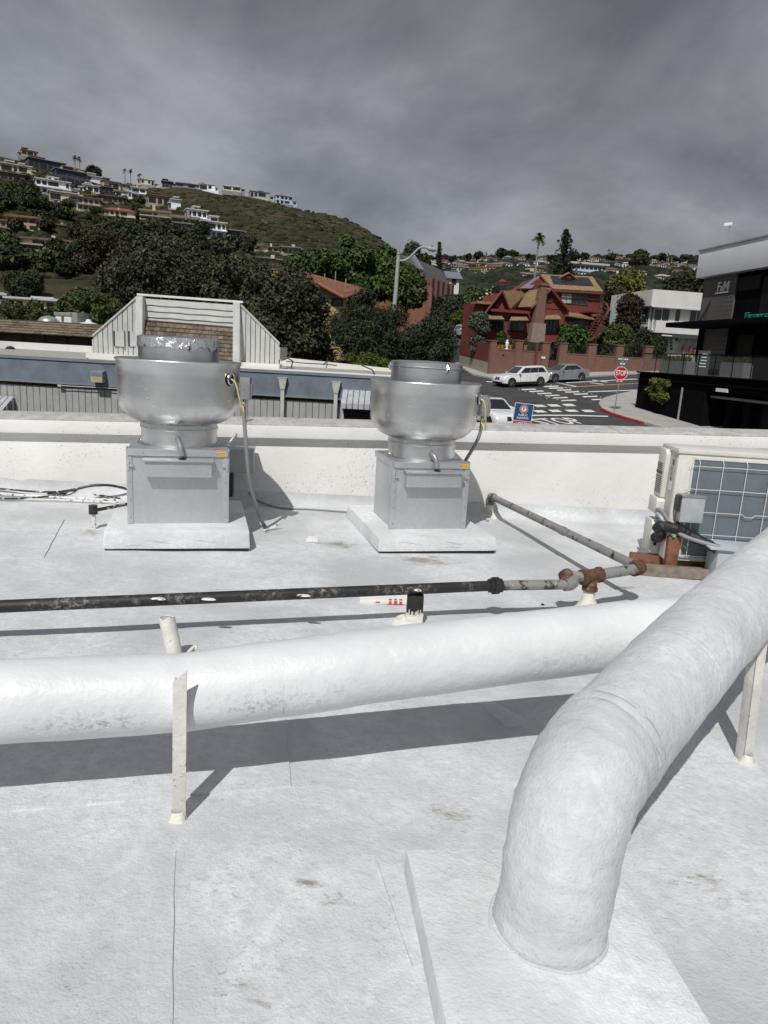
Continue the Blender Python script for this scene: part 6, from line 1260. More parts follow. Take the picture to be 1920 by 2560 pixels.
# flower pots on the wall
POT = None
for k, (x, y, lab) in enumerate(((300,985,'terracotta pot with upright leaves leftmost on the brick wall'),(345,985,'terracotta pot beside the white ornament on the brick wall'),(436,985,'terracotta pot right of the white ornament on the brick wall'),(610,1000,'tall terracotta pot on the second brick wall panel'))):
    u, z = BW.uz(*Z(x, 1003), .25); P = BW.P + BW.u*u + BW.w*.25; P.z = BW.P.z + BW.uz(*Z(x,1003))[1] + .1; t = thing('flower_pot', lab, 'flower pot', P, 0, 'pots on the brick wall')
    MB().lathe([(.001,0),(.15,0),(.20,.38),(.23,.38),(.23,.46),(.19,.46),(.18,.40)], 14).build('pot', 'terracotta', t, smooth=True, angle=30)
    m = MB()
    for j in range(26): a = random.uniform(0,6.28); r = random.uniform(.1,.32); hgt = random.uniform(.25,.75); w_ = .05; m.add([(0,0,.42),(r*math.cos(a)*.6-w_*math.sin(a),r*math.sin(a)*.6+w_*math.cos(a),.42+hgt*.7),(r*math.cos(a),r*math.sin(a),.42+hgt),(r*math.cos(a)*.6+w_*math.sin(a),r*math.sin(a)*.6-w_*math.cos(a),.42+hgt*.7)], [(0,1,2,3)])
    m.build('leaves', 'leaf_mid', t)
u, z = BW.uz(*Z(395,1003), .2); P = BW.P + BW.u*u + BW.w*.2; P.z = BW.P.z + z + .1; t = thing('garden_ornament', 'small white garden ornament between pots on the brick wall', 'ornament', P)
MB().lathe([(.001,0),(.2,0),(.22,.08),(.10,.14),(.16,.4),(.2,.62),(.10,.74),(.12,.86),(.001,.95)], 14).build('figure', 'label_white', t, smooth=True); MB().lathe([(.24,-.001),(.24,.06),(.001,.06)], 14).build('plinth', 'label_black', t)
# ---- white house
pm('stucco_white', (.66,.655,.62), .8, var=.08, scale=.8); pm('stucco_blue', (.47,.49,.53), .8, var=.10, scale=.9); pm('teal', (.10,.27,.28), .6, var=.1)
Z6 = lambda x, y: (1380+x*.2532, 660+y*.2532)
WH = Face('white_house', 'white flat roofed two storey house with bay beside the red house', 'house', 1690, 880, 82.0, 9.0); wo = WH.o
def hbox(name, x0, y0, x1, y1, w0, w1, mat, par=None): return WH.box(name, *Z6(x0, y0), *Z6(x1, y1), w0, w1, mat, par)
hbox('parapet', 985, 272, 1640, 436, -.9, 9., 'stucco_white'); hbox('parapet_lip', 985, 430, 1640, 446, -.95, .0, 'stucco_white'); hbox('wall', 990, 444, 1640, 702, .0, 9., 'stucco_white'); hbox('balcony_band', 1020, 575, 1640, 695, -.5, .0, 'stucco_white')
hbox('lower_wall', 1100, 700, 1640, 990, 1.2, 9., 'stucco_white'); hbox('porch_lintel', 1180, 690, 1640, 735, .0, 1.2, 'stucco_blue'); hbox('porch_slab', 1085, 700, 1185, 712, -.4, 1.2, 'stucco_white')
for x0, y0, x1, y1, n in ((1010,442,1160,592,2),(1218,444,1268,572,1),(1362,448,1560,578,3)):
    wf = hbox('window', x0, y0, x1, y1, -.05, .0, 'stucco_white')
    for k in range(n): w_ = (x1-x0)/n; hbox('pane', x0+w_*k+5, y0+6, x0+w_*(k+1)-5, y1-7, -.09, -.05, 'glass_dark', wf)
wf = hbox('picture_window', 1240, 730, 1495, 872, 1.12, 1.2, 'label_white')
for k, (x0, x1) in enumerate(((1248,1288),(1300,1340),(1344,1384),(1388,1424),(1436,1488))): hbox('pane', x0, 742, x1, 866, 1.06, 1.12, 'curtain', wf)
wf = hbox('side_light', 1158, 728, 1200, 852, 1.12, 1.2, 'label_white')
for k in range(4): hbox('pane', 1168, 734+30*k, 1192, 758+30*k, 1.06, 1.12, 'glass_dark', wf)
hbox('door', 1098, 735, 1142, 870, 1.1, 1.2, 'glass_dark'); hbox('porthole', 1220, 735, 1240, 757, 1.12, 1.2, 'trim_black'); hbox('dark_porch', 980, 760, 1085, 940, .6, 1.3, 'dark_inside')
for px in ((1305,830),(1370,838),(1415,850),(1470,850)): c = WH.pt(*Z6(*px), .9); MB().lathe([(.02,-.9),(.05,-.4),(.22,-.1),(.16,.2),(.001,.5)], 7, c).build('pink_bloom', 'label_red' if False else 'bloom', wo)
# angled deco bay
bay = [WH.uz(*Z6(985,500))[0], WH.uz(*Z6(815,500), 2.2)[0], WH.uz(*Z6(575,500), 6.5)[0]]
zt0, zb0 = WH.uz(*Z6(900,285), 1.)[1], WH.uz(*Z6(900,900), 1.)[1]
MB().hexa([(bay[1],2.2,zb0),(bay[0],.0,zb0),(bay[0]+1,3,zb0),(bay[1]+1,4,zb0),(bay[1],2.2,zt0),(bay[0],.0,zt0+.1),(bay[0]+1,3,zt0),(bay[1]+1,4,zt0)]).build('bay_wall', 'stucco_blue', wo)
MB().hexa([(bay[2],6.5,zb0),(bay[1],2.2,zb0),(bay[1]+1,4,zb0),(bay[2]+1,8,zb0),(bay[2],6.5,zt0-1.5),(bay[1],2.2,zt0-.02),(bay[1]+1,4,zt0-.02),(bay[2]+1,8,zt0-1.5)]).build('bay_wall', 'stucco_blue', wo)
bd_ = Vector((bay[0]-bay[1],-2.2,0)); bl_ = bd_.length; bd_.normalize(); bn = Vector((bd_.y,-bd_.x,0))
def bayp(s, z, off): return Vector((bay[1],2.2,0))+bd_*s+bn*off+Vector((0,0,z))
zw0, zw1 = WH.uz(*Z6(900,585), .8)[1], WH.uz(*Z6(900,425), .8)[1]
for nm, ins, off, mt in (('bay_window',.0,.06,'teal'),('bay_pane',.13,.09,'glass_dark')):
    a, b = bl_*.42+ins, bl_*.80-ins; MB().hexa([bayp(a,zw0+ins,0),bayp(b,zw0+ins,0),bayp(b,zw0+ins,off),bayp(a,zw0+ins,off),bayp(a,zw1-ins,0),bayp(b,zw1-ins,0),bayp(b,zw1-ins,off),bayp(a,zw1-ins,off)]).build(nm, mt, wo)
MB().hexa([bayp(bl_*.42,(zw0+zw1)/2-.05,.0),bayp(bl_*.8,(zw0+zw1)/2-.05,.0),bayp(bl_*.8,(zw0+zw1)/2-.05,.11),bayp(bl_*.42,(zw0+zw1)/2-.05,.11),bayp(bl_*.42,(zw0+zw1)/2+.05,.0),bayp(bl_*.8,(zw0+zw1)/2+.05,.0),bayp(bl_*.8,(zw0+zw1)/2+.05,.11),bayp(bl_*.42,(zw0+zw1)/2+.05,.11)]).build('glazing_bar', 'teal', wo)
for s0, s1 in ((.05,.35),(.5,.72)):   # relief chevrons
    for dz in (0,.35,.7):
        m = (s0+s1)/2; MB().tube([bayp(bl_*s0,zt0-1.5-dz,.02),bayp(bl_*m,zt0-.7-dz,.02),bayp(bl_*s1,zt0-1.5-dz,.02)], .06, 5).build('relief_chevron', 'stucco_blue', wo)
MB().tube([bayp(bl_*.93,zb0,.12),bayp(bl_*.93,zt0-.6,.12)], .09, 8).build('downpipe', 'stucco_white', wo); MB().box(bay[0]-.35,bay[0]+.0,-.25,.1,zt0-.75,zt0-.45).build('leader_head', 'stucco_white', wo)
# ---- bank
pm('bank_black', (.006,.006,.007), .85, var=.25, scale=2, spec=.03); pm('bank_white', (.78,.79,.82), .7, var=.05, scale=.6); pm('bank_panel', (.115,.108,.095), .6, var=.1, scale=1.2); pm('bank_glass', (.012,.015,.017), .35, var=.3, spec=.15); pm('bank_grey', (.30,.30,.31), .6, var=.08); pm('planter_concrete', (.14,.15,.155), .8, var=.12); pm('sign_teal', (.02,.22,.185), .5, var=.1); pm('chalk_board', (.02,.03,.03), .6, var=.1)
m, t_, b_ = mat_base('railing_glass'); b_.inputs['Base Color'].default_value = (.10,.13,.12,1); b_.inputs['Roughness'].default_value = .05; b_.inputs['Alpha'].default_value = .16
B0 = on_ground(1588,1018,.13); B1 = on_ground(1800,1080,.13); ba = math.degrees(math.atan2(B1.y-B0.y, B1.x-B0.x))
BK = Face('bank_building', 'black and white corner bank with raised terrace on the right', 'bank', 0, 0, 0, ba, P=B0); bo = BK.o
LEN = 26.
zt = BK.uz(1600,928)[1]; zb2 = BK.uz(1600,946)[1]
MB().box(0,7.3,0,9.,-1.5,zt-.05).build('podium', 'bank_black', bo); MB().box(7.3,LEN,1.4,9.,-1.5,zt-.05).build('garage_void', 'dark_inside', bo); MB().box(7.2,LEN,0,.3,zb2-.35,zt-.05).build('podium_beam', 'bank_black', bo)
for dz, pr, th in ((.0,.16,.10),(-.17,.09,.05),(-.42,.13,.06),(-.62,.06,.04)): MB().box(-.12,LEN,-pr,.02,zt+dz-th,zt+dz).build('terrace_band', 'bank_black', bo, bevel=.012)
MB().box(-.1,LEN,.0,9.,zt-.055,zt-.03).build('terrace_floor', 'concrete_dark', bo)
uu = BK.uz(1703,1000)[0]; MB().tube([(uu,-.02,-1.),(uu,-.02,zb2-.3)], .07, 10).build('steel_column', 'steel_pole', bo, smooth=True)
for px in (1830,1875): uu = BK.uz(px,1000, .8)[0]; MB().box(uu-.25,uu+.25,.7,1.2,-1.5,zb2-.3).build('garage_column', 'bank_black', bo)
u0,u1,z0,z1 = BK.rect(1789,973,1818,980,-.1); MB().box(u0,u1,-.10,-.02,z0,z1+.04).build('strip_lamp', 'bank_white', bo)
MB().box(BK.uz(1712,985)[0],LEN,.32,.7,BK.uz(1800,992)[1]-.12,BK.uz(1800,992)[1]).build('garage_lintel', 'concrete_dark', bo)
# glass railing: separate panes with a dark top rail
zr = BK.uz(1620,884)[1]; ur = 0.1
rl = MB().box(0,LEN,.10,.16,zr-.03,zr+.03).build('railing_rail', 'bank_black', bo)
while ur < 22: MB().box(ur,ur+1.42,.12,.135,zt+.02,zr-.03).build('railing_pane', 'railing_glass', rl); MB().box(ur+1.44,ur+1.48,.11,.14,zt-.02,zr).build('railing_post', 'bank_black', rl); ur += 1.5
# upper volume, set back behind the terrace
WB = 4.6
UB = Face('x', 'x', 'x', 0, 0, 0, ba, P=B0 + BK.w*WB) ; bpy.data.objects.remove(UB.o)
def ub(name, x0, y0, x1, y1, w0, w1, mat, par=None, bev=0):
    u0,u1,z0,z1 = UB.rect(x0,y0,x1,y1,w0); return MB().box(u0,u1,WB+w0,WB+w1,z0,z1).build(name, mat, par or bo, bevel=bev)
uC = UB.uz(1752,780)[0]; ztop = UB.uz(1850,612)[1]; zf0 = UB.uz(1850,682)[1]
MB().box(uC,LEN,WB+.05,WB+9,zt,zf0).build('upper_wall', 'bank_black', bo)
MB().box(uC-.35,LEN,WB-.5,WB+9,zf0,ztop).build('white_fascia', 'bank_white', bo, bevel=.02); MB().box(uC-.42,LEN,WB-.57,WB+9,ztop,ztop+.09).build('fascia_cap', 'bank_grey', bo)
u0 = uC; u1 = UB.uz(1836,750)[0]; zp0 = UB.uz(1795,806)[1]
pn = MB().box(u0,u1,WB-.06,WB+.05,zp0,zf0-.01).build('perforated_panel', 'bank_panel', bo); u1b = UB.uz(1818,860)[0]
pn2 = MB().box(u0+.3,u1b,WB-.06,WB+.05,zt+.4,UB.uz(1795,822)[1]).build('perforated_panel', 'bank_panel', bo)
def holes(ua, ub_, za, zb_, par):
    m = MB(); nz = int((zb_-za)/.26)
    for i in range(nz):
        for k in range(9):
            u = ub_-.16-k*.30-(.15 if i % 2 else 0); r = .062*(1-k/9.5)
            if u < ua+.1: continue
            z = za+.15+i*.26; m.add([(u+r*math.cos(a), WB-.063, z+r*math.sin(a)) for a in np.linspace(0,2*math.pi,7)[:-1]], [tuple(range(6))])
    m.build('perforation', 'dark_inside', par)['kind'] = 'stuff'
holes(u0,u1,zp0,zf0-.1,pn); holes(u0,u1b,zt+.4,UB.uz(1795,822)[1],pn2)
# letters: F & M with slab feet
uF = UB.uz(1812,719)[0]; zF = UB.uz(1812,719)[1]; wF = UB.uz(1829,716)[0]-UB.uz(1797,716)[0]; hF = (UB.uz(1812,703)[1]-UB.uz(1812,732)[1])
lg = lettering('letters', 'F M', hF*.80, 'bank_white', bo, (uF, WB-.10, zF+hF*.05), wF*.86, depth=.06); lettering('letters', '&', hF*.40, 'bank_white', bo, (uF-wF*.10, WB-.10, zF-hF*.12), depth=.06); MB().box(uF-wF*.56,uF+wF*.46,WB-.13,WB-.07,zF-hF*.47,zF-hF*.36).build('letter_base', 'bank_white', bo)
cz = UB.uz(1850,815); MB().box(uC-.6,LEN,WB-2.0,WB+.1,UB.uz(1800,820)[1],UB.uz(1800,808)[1]).build('canopy', 'bank_black', bo, bevel=.02)
for px in (1757,1832): uu = UB.uz(px, 860)[0]; MB().box(uu-.12,uu+.12,WB-.3,WB-.07,zt,UB.uz(1800,820)[1]).build('canopy_column', 'bank_black', bo)
for x0,y0,x1,y1 in ((1847,690,1900,725),(1838,838,1880,900),(1902,690,1925,800)): ub('glazing', x0,y0,x1,y1,-.02,.06,'bank_glass')
uw0 = UB.uz(1866,787)[0]; uw1 = UB.uz(1908,787)[0]; zl = UB.uz(1890,790)[1]; hl = UB.uz(1890,778)[1]-UB.uz(1890,800)[1]
lettering('letters', 'Farmers &', hl*.80, 'sign_teal', bo, ((uw0+uw1)/2+.32*(uw1-uw0), WB-.05, zl), (uw1-uw0)*1.62, depth=.16)
# planters, ivy and board on the terrace
def planter(label, x0,y0,x1,y1,w, plant_px):
    u0,u1,z0,z1 = BK.rect(x0,y0,x1,y1,w); P = BK.P + BK.u*((u0+u1)/2) + BK.w*w; P.z = BK.P.z+zt-.03; t = thing('planter', label, 'planter', P, BK.a); L = abs(u1-u0)/2; hh = max(.4, BK.P.z+z1-P.z)
    MB().add([(x,y,z) for z in (0,hh) for x,y in ((-L,0),(L,0),(L,.6),(-L,.6))]+[(x,y,hh) for x,y in ((-L+.06,.06),(L-.06,.06),(L-.06,.54),(-L+.06,.54))]+[(x,y,hh-.08) for x,y in ((-L+.06,.06),(L-.06,.06),(L-.06,.54),(-L+.06,.54))], [(0,1,5,4),(1,2,6,5),(2,3,7,6),(3,0,4,7),(4,5,9,8),(5,6,10,9),(6,7,11,10),(7,4,8,11),(12,13,14,15),(8,9,13,12),(10,11,15,14)]).build('trough', 'planter_concrete', t)
    m = MB()
    for j in range(420):
        a = random.uniform(0,6.28); x = random.uniform(-L*.9,L*.9); y = random.uniform(.1,.5); r = random.uniform(.1,.35); h_ = random.uniform(.12,.42); w_ = .03
        m.add([(x,y,hh-.06),(x+r*math.cos(a)*.6-w_*math.sin(a),y+r*math.sin(a)*.6+w_*math.cos(a),hh+h_*.8),(x+r*math.cos(a),y+r*math.sin(a),hh+h_*.8),(x+r*math.cos(a)*.6+w_*math.sin(a),y+r*math.sin(a)*.6-w_*math.cos(a),hh+h_*.7)], [(0,1,2,3)])
    m.build('ferns', 'leaf_bright', t)
planter('grey terrace planter with ferns next to the glass corner', 1650,902,1716,918,1.2,None); planter('grey terrace planter with ferns beside the perforated panel', 1800,906,1858,932,2.8,None)
sbP = BK.P + BK.u*BK.uz(1758,905,1.0)[0] + BK.w*1.0; sbP.z = BK.P.z+zt; t = thing('sandwich_board', 'black sandwich board with pale writing on the bank terrace', 'sign', sbP, RAD(-25))
for sg in (-1,1): MB().hexa([(-.32,sg*.28,0),(.32,sg*.28,0),(.32,sg*.24,0),(-.32,sg*.24,0),(-.32,sg*.04,1.35),(.32,sg*.04,1.35),(.32,sg*.0,1.35),(-.32,sg*.0,1.35)]).build('board', 'chalk_board', t)
for k in range(5): MB().box(-.2+.03*k,.18-.02*(k%2),-.215+.035*k-.004,-.20+.035*k,.45+.17*k,.50+.17*k).build('chalk_mark', 'label_white', t)
cp = at(1812,618,44.); t = thing('camera_pole', 'white security camera on a thin pole above the bank roof', 'camera', Vector((cp.x,cp.y,B0.z+ztop)))
hp_ = at(1818,562,44.).z-(B0.z+ztop); MB().tube([(0,0,0),(.12,0,hp_)], .035, 8).build('pole', 'steel_pole', t, smooth=True); MB().hexa([(-.28,-.1,hp_-.12),(.18,-.1,hp_-.04),(.18,.1,hp_-.04),(-.28,.1,hp_-.12),(-.24,-.1,hp_+.08),(.2,-.1,hp_+.14),(.2,.1,hp_+.14),(-.24,.1,hp_+.08)]).build('camera_body', 'bank_white', t, bevel=.02)
# ================================================================== MIDDLE DISTANCE: yellow building, church, lamp, umbrella
pm('yellow_stucco', (.40,.30,.14), .8, var=.08, scale=.6); pm('clay_tile', (.20,.085,.05), .85, var=.3, scale=3, bs=.7, bscale=5, bdist=.08); pm('clay_edge', (.30,.115,.07), .8, var=.2, scale=4); pm('slate', (.075,.075,.075), .8, var=.15, scale=1.5, bs=.3, bscale=6, bdist=.05); pm('brick_band', (.17,.085,.07), .85, var=.15)
Y2 = lambda x, y: (600+x*.3858, 480+y*.3858)
YB = Face('yellow_building', 'yellow stucco building with sloping clay tile roof behind the dark trees', 'building', 800, 800, 74., 4.); yo = YB.o; zg = terrain(YB.P.x, YB.P.y)-YB.P.z
def yp(x, y, w=0.): return YB.pt(*Y2(x, y), w)
u0,u1,z0,z1 = YB.rect(*Y2(190,508), *Y2(372,600), 2.); MB().box(u0,u1,2.,10.,zg,z1).build('wall', 'yellow_stucco', yo); MB().box(u0-.1,u1+.1,1.9,10.1,z1,z1+.12).build('wall_cap', 'clay_edge', yo)
w0 = [yp(370,560), yp(690,690), yp(690,800), yp(370,800)]; MB().prism([(p[0],p[2]) for p in w0[:2]]+[(w0[1][0],zg),(w0[0][0],zg)], 0., 8., 'x') if False else MB().prism([(w0[0][0],zg),(w0[1][0],zg),(w0[1][0],w0[1][2]),(w0[0][0],w0[0][2])], 0., 8.).build('wall', 'yellow_stucco', yo)
a, b, c_, d_ = Vector(yp(368,520,-.5)), Vector(yp(672,684,-1.2)), Vector(yp(815,632,6.)), Vector(yp(372,512,6.)); rf = MB().slab([a,b,c_,d_], .18).build('roof', 'clay_tile', yo); MB().tube([a,b], .16, 7).build('verge_tiles', 'clay_edge', rf); MB().tube([d_,c_], .12, 6).build('ridge_tiles', 'clay_edge', rf); MB().tube([b,c_], .12, 6).build('eave_tiles', 'clay_edge', rf)
for k in range(13):   # tile courses running down the slope
    f = (k+.5)/13; MB().tube([a.lerp(d_,f)+Vector((0,0,.05)), b.lerp(c_,f)+Vector((0,0,.05))], .10, 6).build('tile_course', 'clay_tile', rf)
for px in ((548,575),(618,560),(685,605)): p = Vector(yp(*px,3.)); MB().tube([p-Vector((0,0,.6)), p+Vector((0,0,.7))], .06, 6).build('roof_pipe', 'steel_pole', yo)
wf = YB.box('window', *Y2(590,688), *Y2(668,740), -.05, .02, 'trim_black'); YB.box('pane', *Y2(608,694), *Y2(662,734), -.09, -.05, 'glass_dark', wf)
CH = Face('brick_church', 'brick church with steep dark slate roof behind the street lamp', 'church', 1075, 790, 118., 20.); co = CH.o; zg = terrain(CH.P.x, CH.P.y)-CH.P.z
Z7 = lambda x, y: (950+x*.2411, 560+y*.2411)
def cbox(name, x0,y0,x1,y1,w0,w1,mat,par=None): return CH.box(name, *Z7(x0,y0), *Z7(x1,y1), w0, w1, mat, par)
u0,u1,z0,z1 = CH.rect(*Z7(380,700), *Z7(525,900)); MB().box(u0-12,u1,0,12,zg,z1).build('wall', 'brick_church', co); u0,u1,z0,z1 = CH.rect(*Z7(490,655), *Z7(535,930), -.6); MB().box(u0,u1,-.6,.0,zg,z1).build('buttress', 'brick_church', co)
for k, (x0,x1,yt) in enumerate(((435,568,540),(570,622,565),(625,672,585),(675,722,602),(726,772,618))):
    u0,u1,z0,z1 = CH.rect(*Z7(x0,yt), *Z7(x1,705+k*6), 1.5+2.5*k); MB().box(u0,u1-.15,1.5+2.5*k,6+2.5*k,zg,z1).build('stepped_bay', 'brick_band', co); MB().box(u1-.45,u1-.15,1.4+2.5*k,1.5+2.5*k,z0-4,z1-.3).build('bay_window', 'dark_inside', co)
rr = [CH.pt(*Z7(160,690),-1.), CH.pt(*Z7(490,690),-1.), CH.pt(*Z7(440,540),1.), CH.pt(*Z7(340,340),9.), CH.pt(*Z7(190,320),9.)]; MB().slab([rr[0],rr[1],rr[2],rr[3],rr[4]], .3).build('roof', 'slate', co)
MB().slab([CH.pt(*Z7(440,540),1.), CH.pt(*Z7(720,620),11.), CH.pt(*Z7(640,480),16.), CH.pt(*Z7(345,345),9.)], .3).build('roof', 'slate', co); MB().tube([CH.pt(*Z7(345,345),8.8), CH.pt(*Z7(435,500),2.)], .5, 6).build('roof_ridge', 'solar_grey', co)
WC = Face('small_white_house', 'small white house with grey roof beyond the brick church', 'house', 1138, 705, 150., 8.); u0,u1,z0,z1 = WC.rect(1122,697,1148,712); MB().box(u0,u1,0,6,z0-5,z1).build('wall', 'stucco_white', WC.o); MB().prismx([(-.6,z1),(6.6,z1),(3,z1+1.7)], u0-.6,u1+.6).build('roof', 'solar_grey', WC.o); MB().box(u0+.6,u1-.6,-.05,0,z0,z0+1.1).build('window', 'glass_dark', WC.o)
lp = Face('street_lamp', 'concrete street lamp with curved arm above the dark pine', 'street lamp', 990, 725, 51., 0.); zg = terrain(lp.P.x, lp.P.y)-lp.P.z
pm('lamp_concrete', (.36,.36,.345), .8, var=.12, scale=8, bs=.3, bscale=50); tp = lp.pt(996,637)
MB().tube([(-.12-.09*(-zg)*.3,0,zg),(0,0,0),tp], [.19,.14,.12], 12).build('pole', 'lamp_concrete', lp.o, smooth=True); MB().lathe([(.14,0),(.15,.08),(.09,.16),(.10,.24),(.001,.32)], 12, (tp[0],0,tp[2])).build('pole_cap', 'steel_pole', lp.o, smooth=True)
arm = smooth_path([lp.pt(998,652), lp.pt(1014,650), lp.pt(1030,638), lp.pt(1046,622), lp.pt(1060,618), lp.pt(1072,621)], 5); MB().tube(arm, [.075]*len(arm), 8).build('arm', 'lamp_concrete', lp.o, smooth=True)
p, q = lp.pt(1068,620), lp.pt(1091,626); hd = MB().tube([p, lerp(Vector(p),Vector(q),.3), lerp(Vector(p),Vector(q),.8), q], [.07,.16,.15,.04], 12).build('lamp_head', 'lamp_concrete', lp.o, smooth=True); m_ = Vector(p).lerp(Vector(q), .5); MB().disc(m_+Vector((0,0,.13)), (0,0,1), .06, .10, 10).build('photocell', 'trim_black', hd)
um = on_ramp(1103,812); t = thing('parasol', 'red and white striped parasol beside a sign below the church', 'parasol', um); zc = 1.15; hp_ = at(1103,786,um.y).z-um.z; R_u = .5*(1114-1091)*um.y/FPX
MB().tube([(0,0,0),(0,0,hp_)], .03, 6).build('pole', 'steel_pole', t)
for k in range(8): a0, a1 = 2*math.pi*k/8, 2*math.pi*(k+1)/8; am = (a0+a1)/2; ring = lambda r, z: [(r*math.cos(x), r*math.sin(x), z) for x in (a0, am, a1)]; r1, r2 = ring(R_u, hp_-.6*R_u), ring(R_u*.6, hp_-.22*R_u); MB().add([(0,0,hp_)]+r2+r1, [(0,1,2),(0,2,3),(1,4,5,2),(2,5,6,3)]).build('canopy_panel', 'sign_white' if k % 2 else 'sign_red', t)
sg = on_ramp(1116,812); t = thing('notice_board', 'small square white notice beside the striped parasol', 'sign', sg); zb3 = at(1116,786,sg.y).z-sg.z; MB().tube([(0,0,0),(0,0,zb3)], .03, 6).build('post', 'steel_pole', t); MB().box(-.16,.16,-.03,.0,zb3-.45,zb3-.02).build('notice', 'sign_white', t)
bp_ = on_ramp(1140,818); t = thing('brick_pier', 'short brick pier at the foot of the clipped bush', 'pier', bp_); MB().box(-.4,.4,-.4,.4,-1.,1.1).build('pier_shaft', 'brick_church', t); MB().box(-.46,.46,-.46,.46,1.1,1.25).build('pier_cap', 'brick_church', t)

# ================================================================== TREES NEAR AND MIDDLE
tree('fig_tree', 'huge dark fig tree crown filling the view behind the grey roof screen', 478, 566, 945, 262, 64., 'leaf_fig', 140000, .15, 120, (.17,.30))
tree('fig_tree', 'lower dark fig tree right of the roof screen before the yellow building', 712, 660, 1010, 142, 52., 'leaf_fig', 60000, .14, 60, (.22,.36))
tree('broadleaf_tree', 'bright green broad leaved tree above the tile roof', 888, 590, 790, 152, 92., 'leaf_green', 52000, .27, 60, (.22,.38))
tree('broadleaf_tree', 'darker green tree standing behind the street lamp pole', 1018, 650, 800, 48, 84., 'leaf_mid', 20000, .22, 30, (.35,.55))
tree('pine_tree', 'dark spreading pine with open limbs below the street lamp', 930, 712, 985, 118, 45., 'leaf_pine', 60000, .11, 60, (.18,.34), aspect=.3, shell=.35)
tree('pine_tree', 'low dark pine boughs spreading right of the street lamp', 1068, 764, 985, 84, 45., 'leaf_pine', 34000, .11, 40, (.22,.40), aspect=.3, shell=.35)
tree('garden_bush', 'bright yellow green bush at the white roof edge', 925, 872, 970, 72, 32., 'leaf_bright', 22000, .06, 40, (.25,.45), 'bush', trunk=None)
tree('evergreen_tree', 'round dark evergreen beside the brick church', 1125, 712, 870, 46, 100., 'leaf_dark', 18000, .26, 14, (.35,.6))
tree('evergreen_tree', 'taller round evergreen between the church and the red house', 1180, 682, 870, 46, 108., 'leaf_mid', 18000, .28, 14, (.35,.6))
fl = tree('flowering_tree', 'tree dotted with white blossoms left of the red house', 1212, 714, 830, 28, 86., 'leaf_mid', 10000, .2, 12, (.4,.6)); leaf_cloud('blossom', [(c_[0], c_[1], c_[2], c_[3]) for c_ in make_clumps(1.2,1.2,1.3,at(1212,742,86).z-fl.location.z,6,.5,.8)], 60, .2, 'bloom_white', fl, .9)
tree('clipped_bush', 'rounded clipped bush behind the parasol', 1148, 772, 818, 24, 96., 'leaf_bright', 5000, .15, 12, (.5,.8), 'bush', trunk=None)
tree('olive_shrub', 'silver green shrub at the left corner of the red house', 1196, 762, 930, 30, 72., 'leaf_grey', 11000, .13, 12, (.4,.6), 'shrub')
tree('climbing_shrub', 'leafy green tree growing up before the red house stairs', 1428, 788, 920, 54, 76., 'leaf_green', 22000, .19, 34, (.28,.46))
tree('garden_shrub', 'round leafy shrub behind the brick wall before the white house', 1535, 798, 950, 48, 78., 'leaf_mid', 20000, .15, 34, (.3,.48), 'shrub')
tree('garden_shrub', 'darker spreading shrub against the white house porch', 1608, 806, 960, 56, 79., 'leaf_dark', 22000, .15, 36, (.28,.46), 'shrub')
tree('garden_shrub', 'small plant at the chimney foot of the red house', 1255, 822, 870, 14, 71., 'leaf_mid', 2500, .13, 8, (.5,.8), 'shrub')
tree('vine_tree', 'tall rusty dark vine clad tree before the pale bay of the white house', 1573, 712, 860, 26, 80., 'leaf_rust', 20000, .16, 18, (.5,.85))
tree('broadleaf_tree', 'yellow green rounded tree behind the white house', 1562, 670, 790, 56, 112., 'leaf_yellow', 24000, .25, 34, (.35,.55))
tree('broadleaf_tree', 'brownish tree rising between the red and white houses', 1532, 690, 830, 24, 92., 'leaf_brown', 12000, .2, 12, (.5,.8))
tree('evergreen_tree', 'wide dark evergreen behind the white house roof', 1714, 668, 790, 56, 125., 'leaf_dark', 26000, .26, 34, (.4,.6))
palm('fan_palm', 'shaggy palm half hidden behind the bank corner', 1768, 690, 118., 60, .3, 2.6, 34, mat='leaf_brown')
gt_ = tree('gnarled_tree', 'gnarled tree with pale forked trunk behind the white house', 1597, 628, 668, 30, 112., 'leaf_pine', 5000, .26, 12, (.3,.5), trunk='bark_pale', tr=.38)
tree('street_tree', 'leafy green tree above the left end of the shingled building', 50, 738, 850, 96, 47., 'leaf_mid', 34000, .12, 50, (.2,.36))
tree('street_tree', 'leafy green tree between the shingled building and the roof screen', 215, 722, 860, 92, 49., 'leaf_mid', 38000, .12, 55, (.2,.36))
tree('eucalyptus_tree', 'thin brownish eucalyptus with bare pale limbs on the lower left slope', 248, 545, 760, 66, 165., 'leaf_brown', 26000, .28, 40, (.22,.38), trunk='bark_pale', shell=.3)
tree('eucalyptus_tree', 'tall feathery eucalyptus pair beside the ridge end', 1031, 590, 690, 23, 215., 'leaf_grey', 6000, .55, 12, (.5,.8))
tree('eucalyptus_tree', 'small grey green tree right of the feathery eucalyptus', 1058, 632, 680, 18, 210., 'leaf_pine', 3500, .5, 10, (.5,.8))
tree('hill_tree', 'dark tree on the bare slope at the far left', 62, 660, 765, 50, 140., 'leaf_dark', 16000, .26, 24, (.3,.5))
tree('hill_tree', 'rounded dark tree standing on the ridge beside the palms', 236, 414, 446, 20, 440., 'leaf_dark', 2600, 1.1, 8, (.5,.8))
conifer('norfolk_pine', 'small tiered pine spire right of the street lamp', 1099, 607, 690, 12, 205., 'leaf_dark', 12, 9, .34, .12, .8, .08)
conifer('monkey_puzzle', 'tall dark ragged conifer rising behind the red house', 1416, 574, 700, 36, 125., 'leaf_dark', 17, 9, .30, .30, .72, .45)
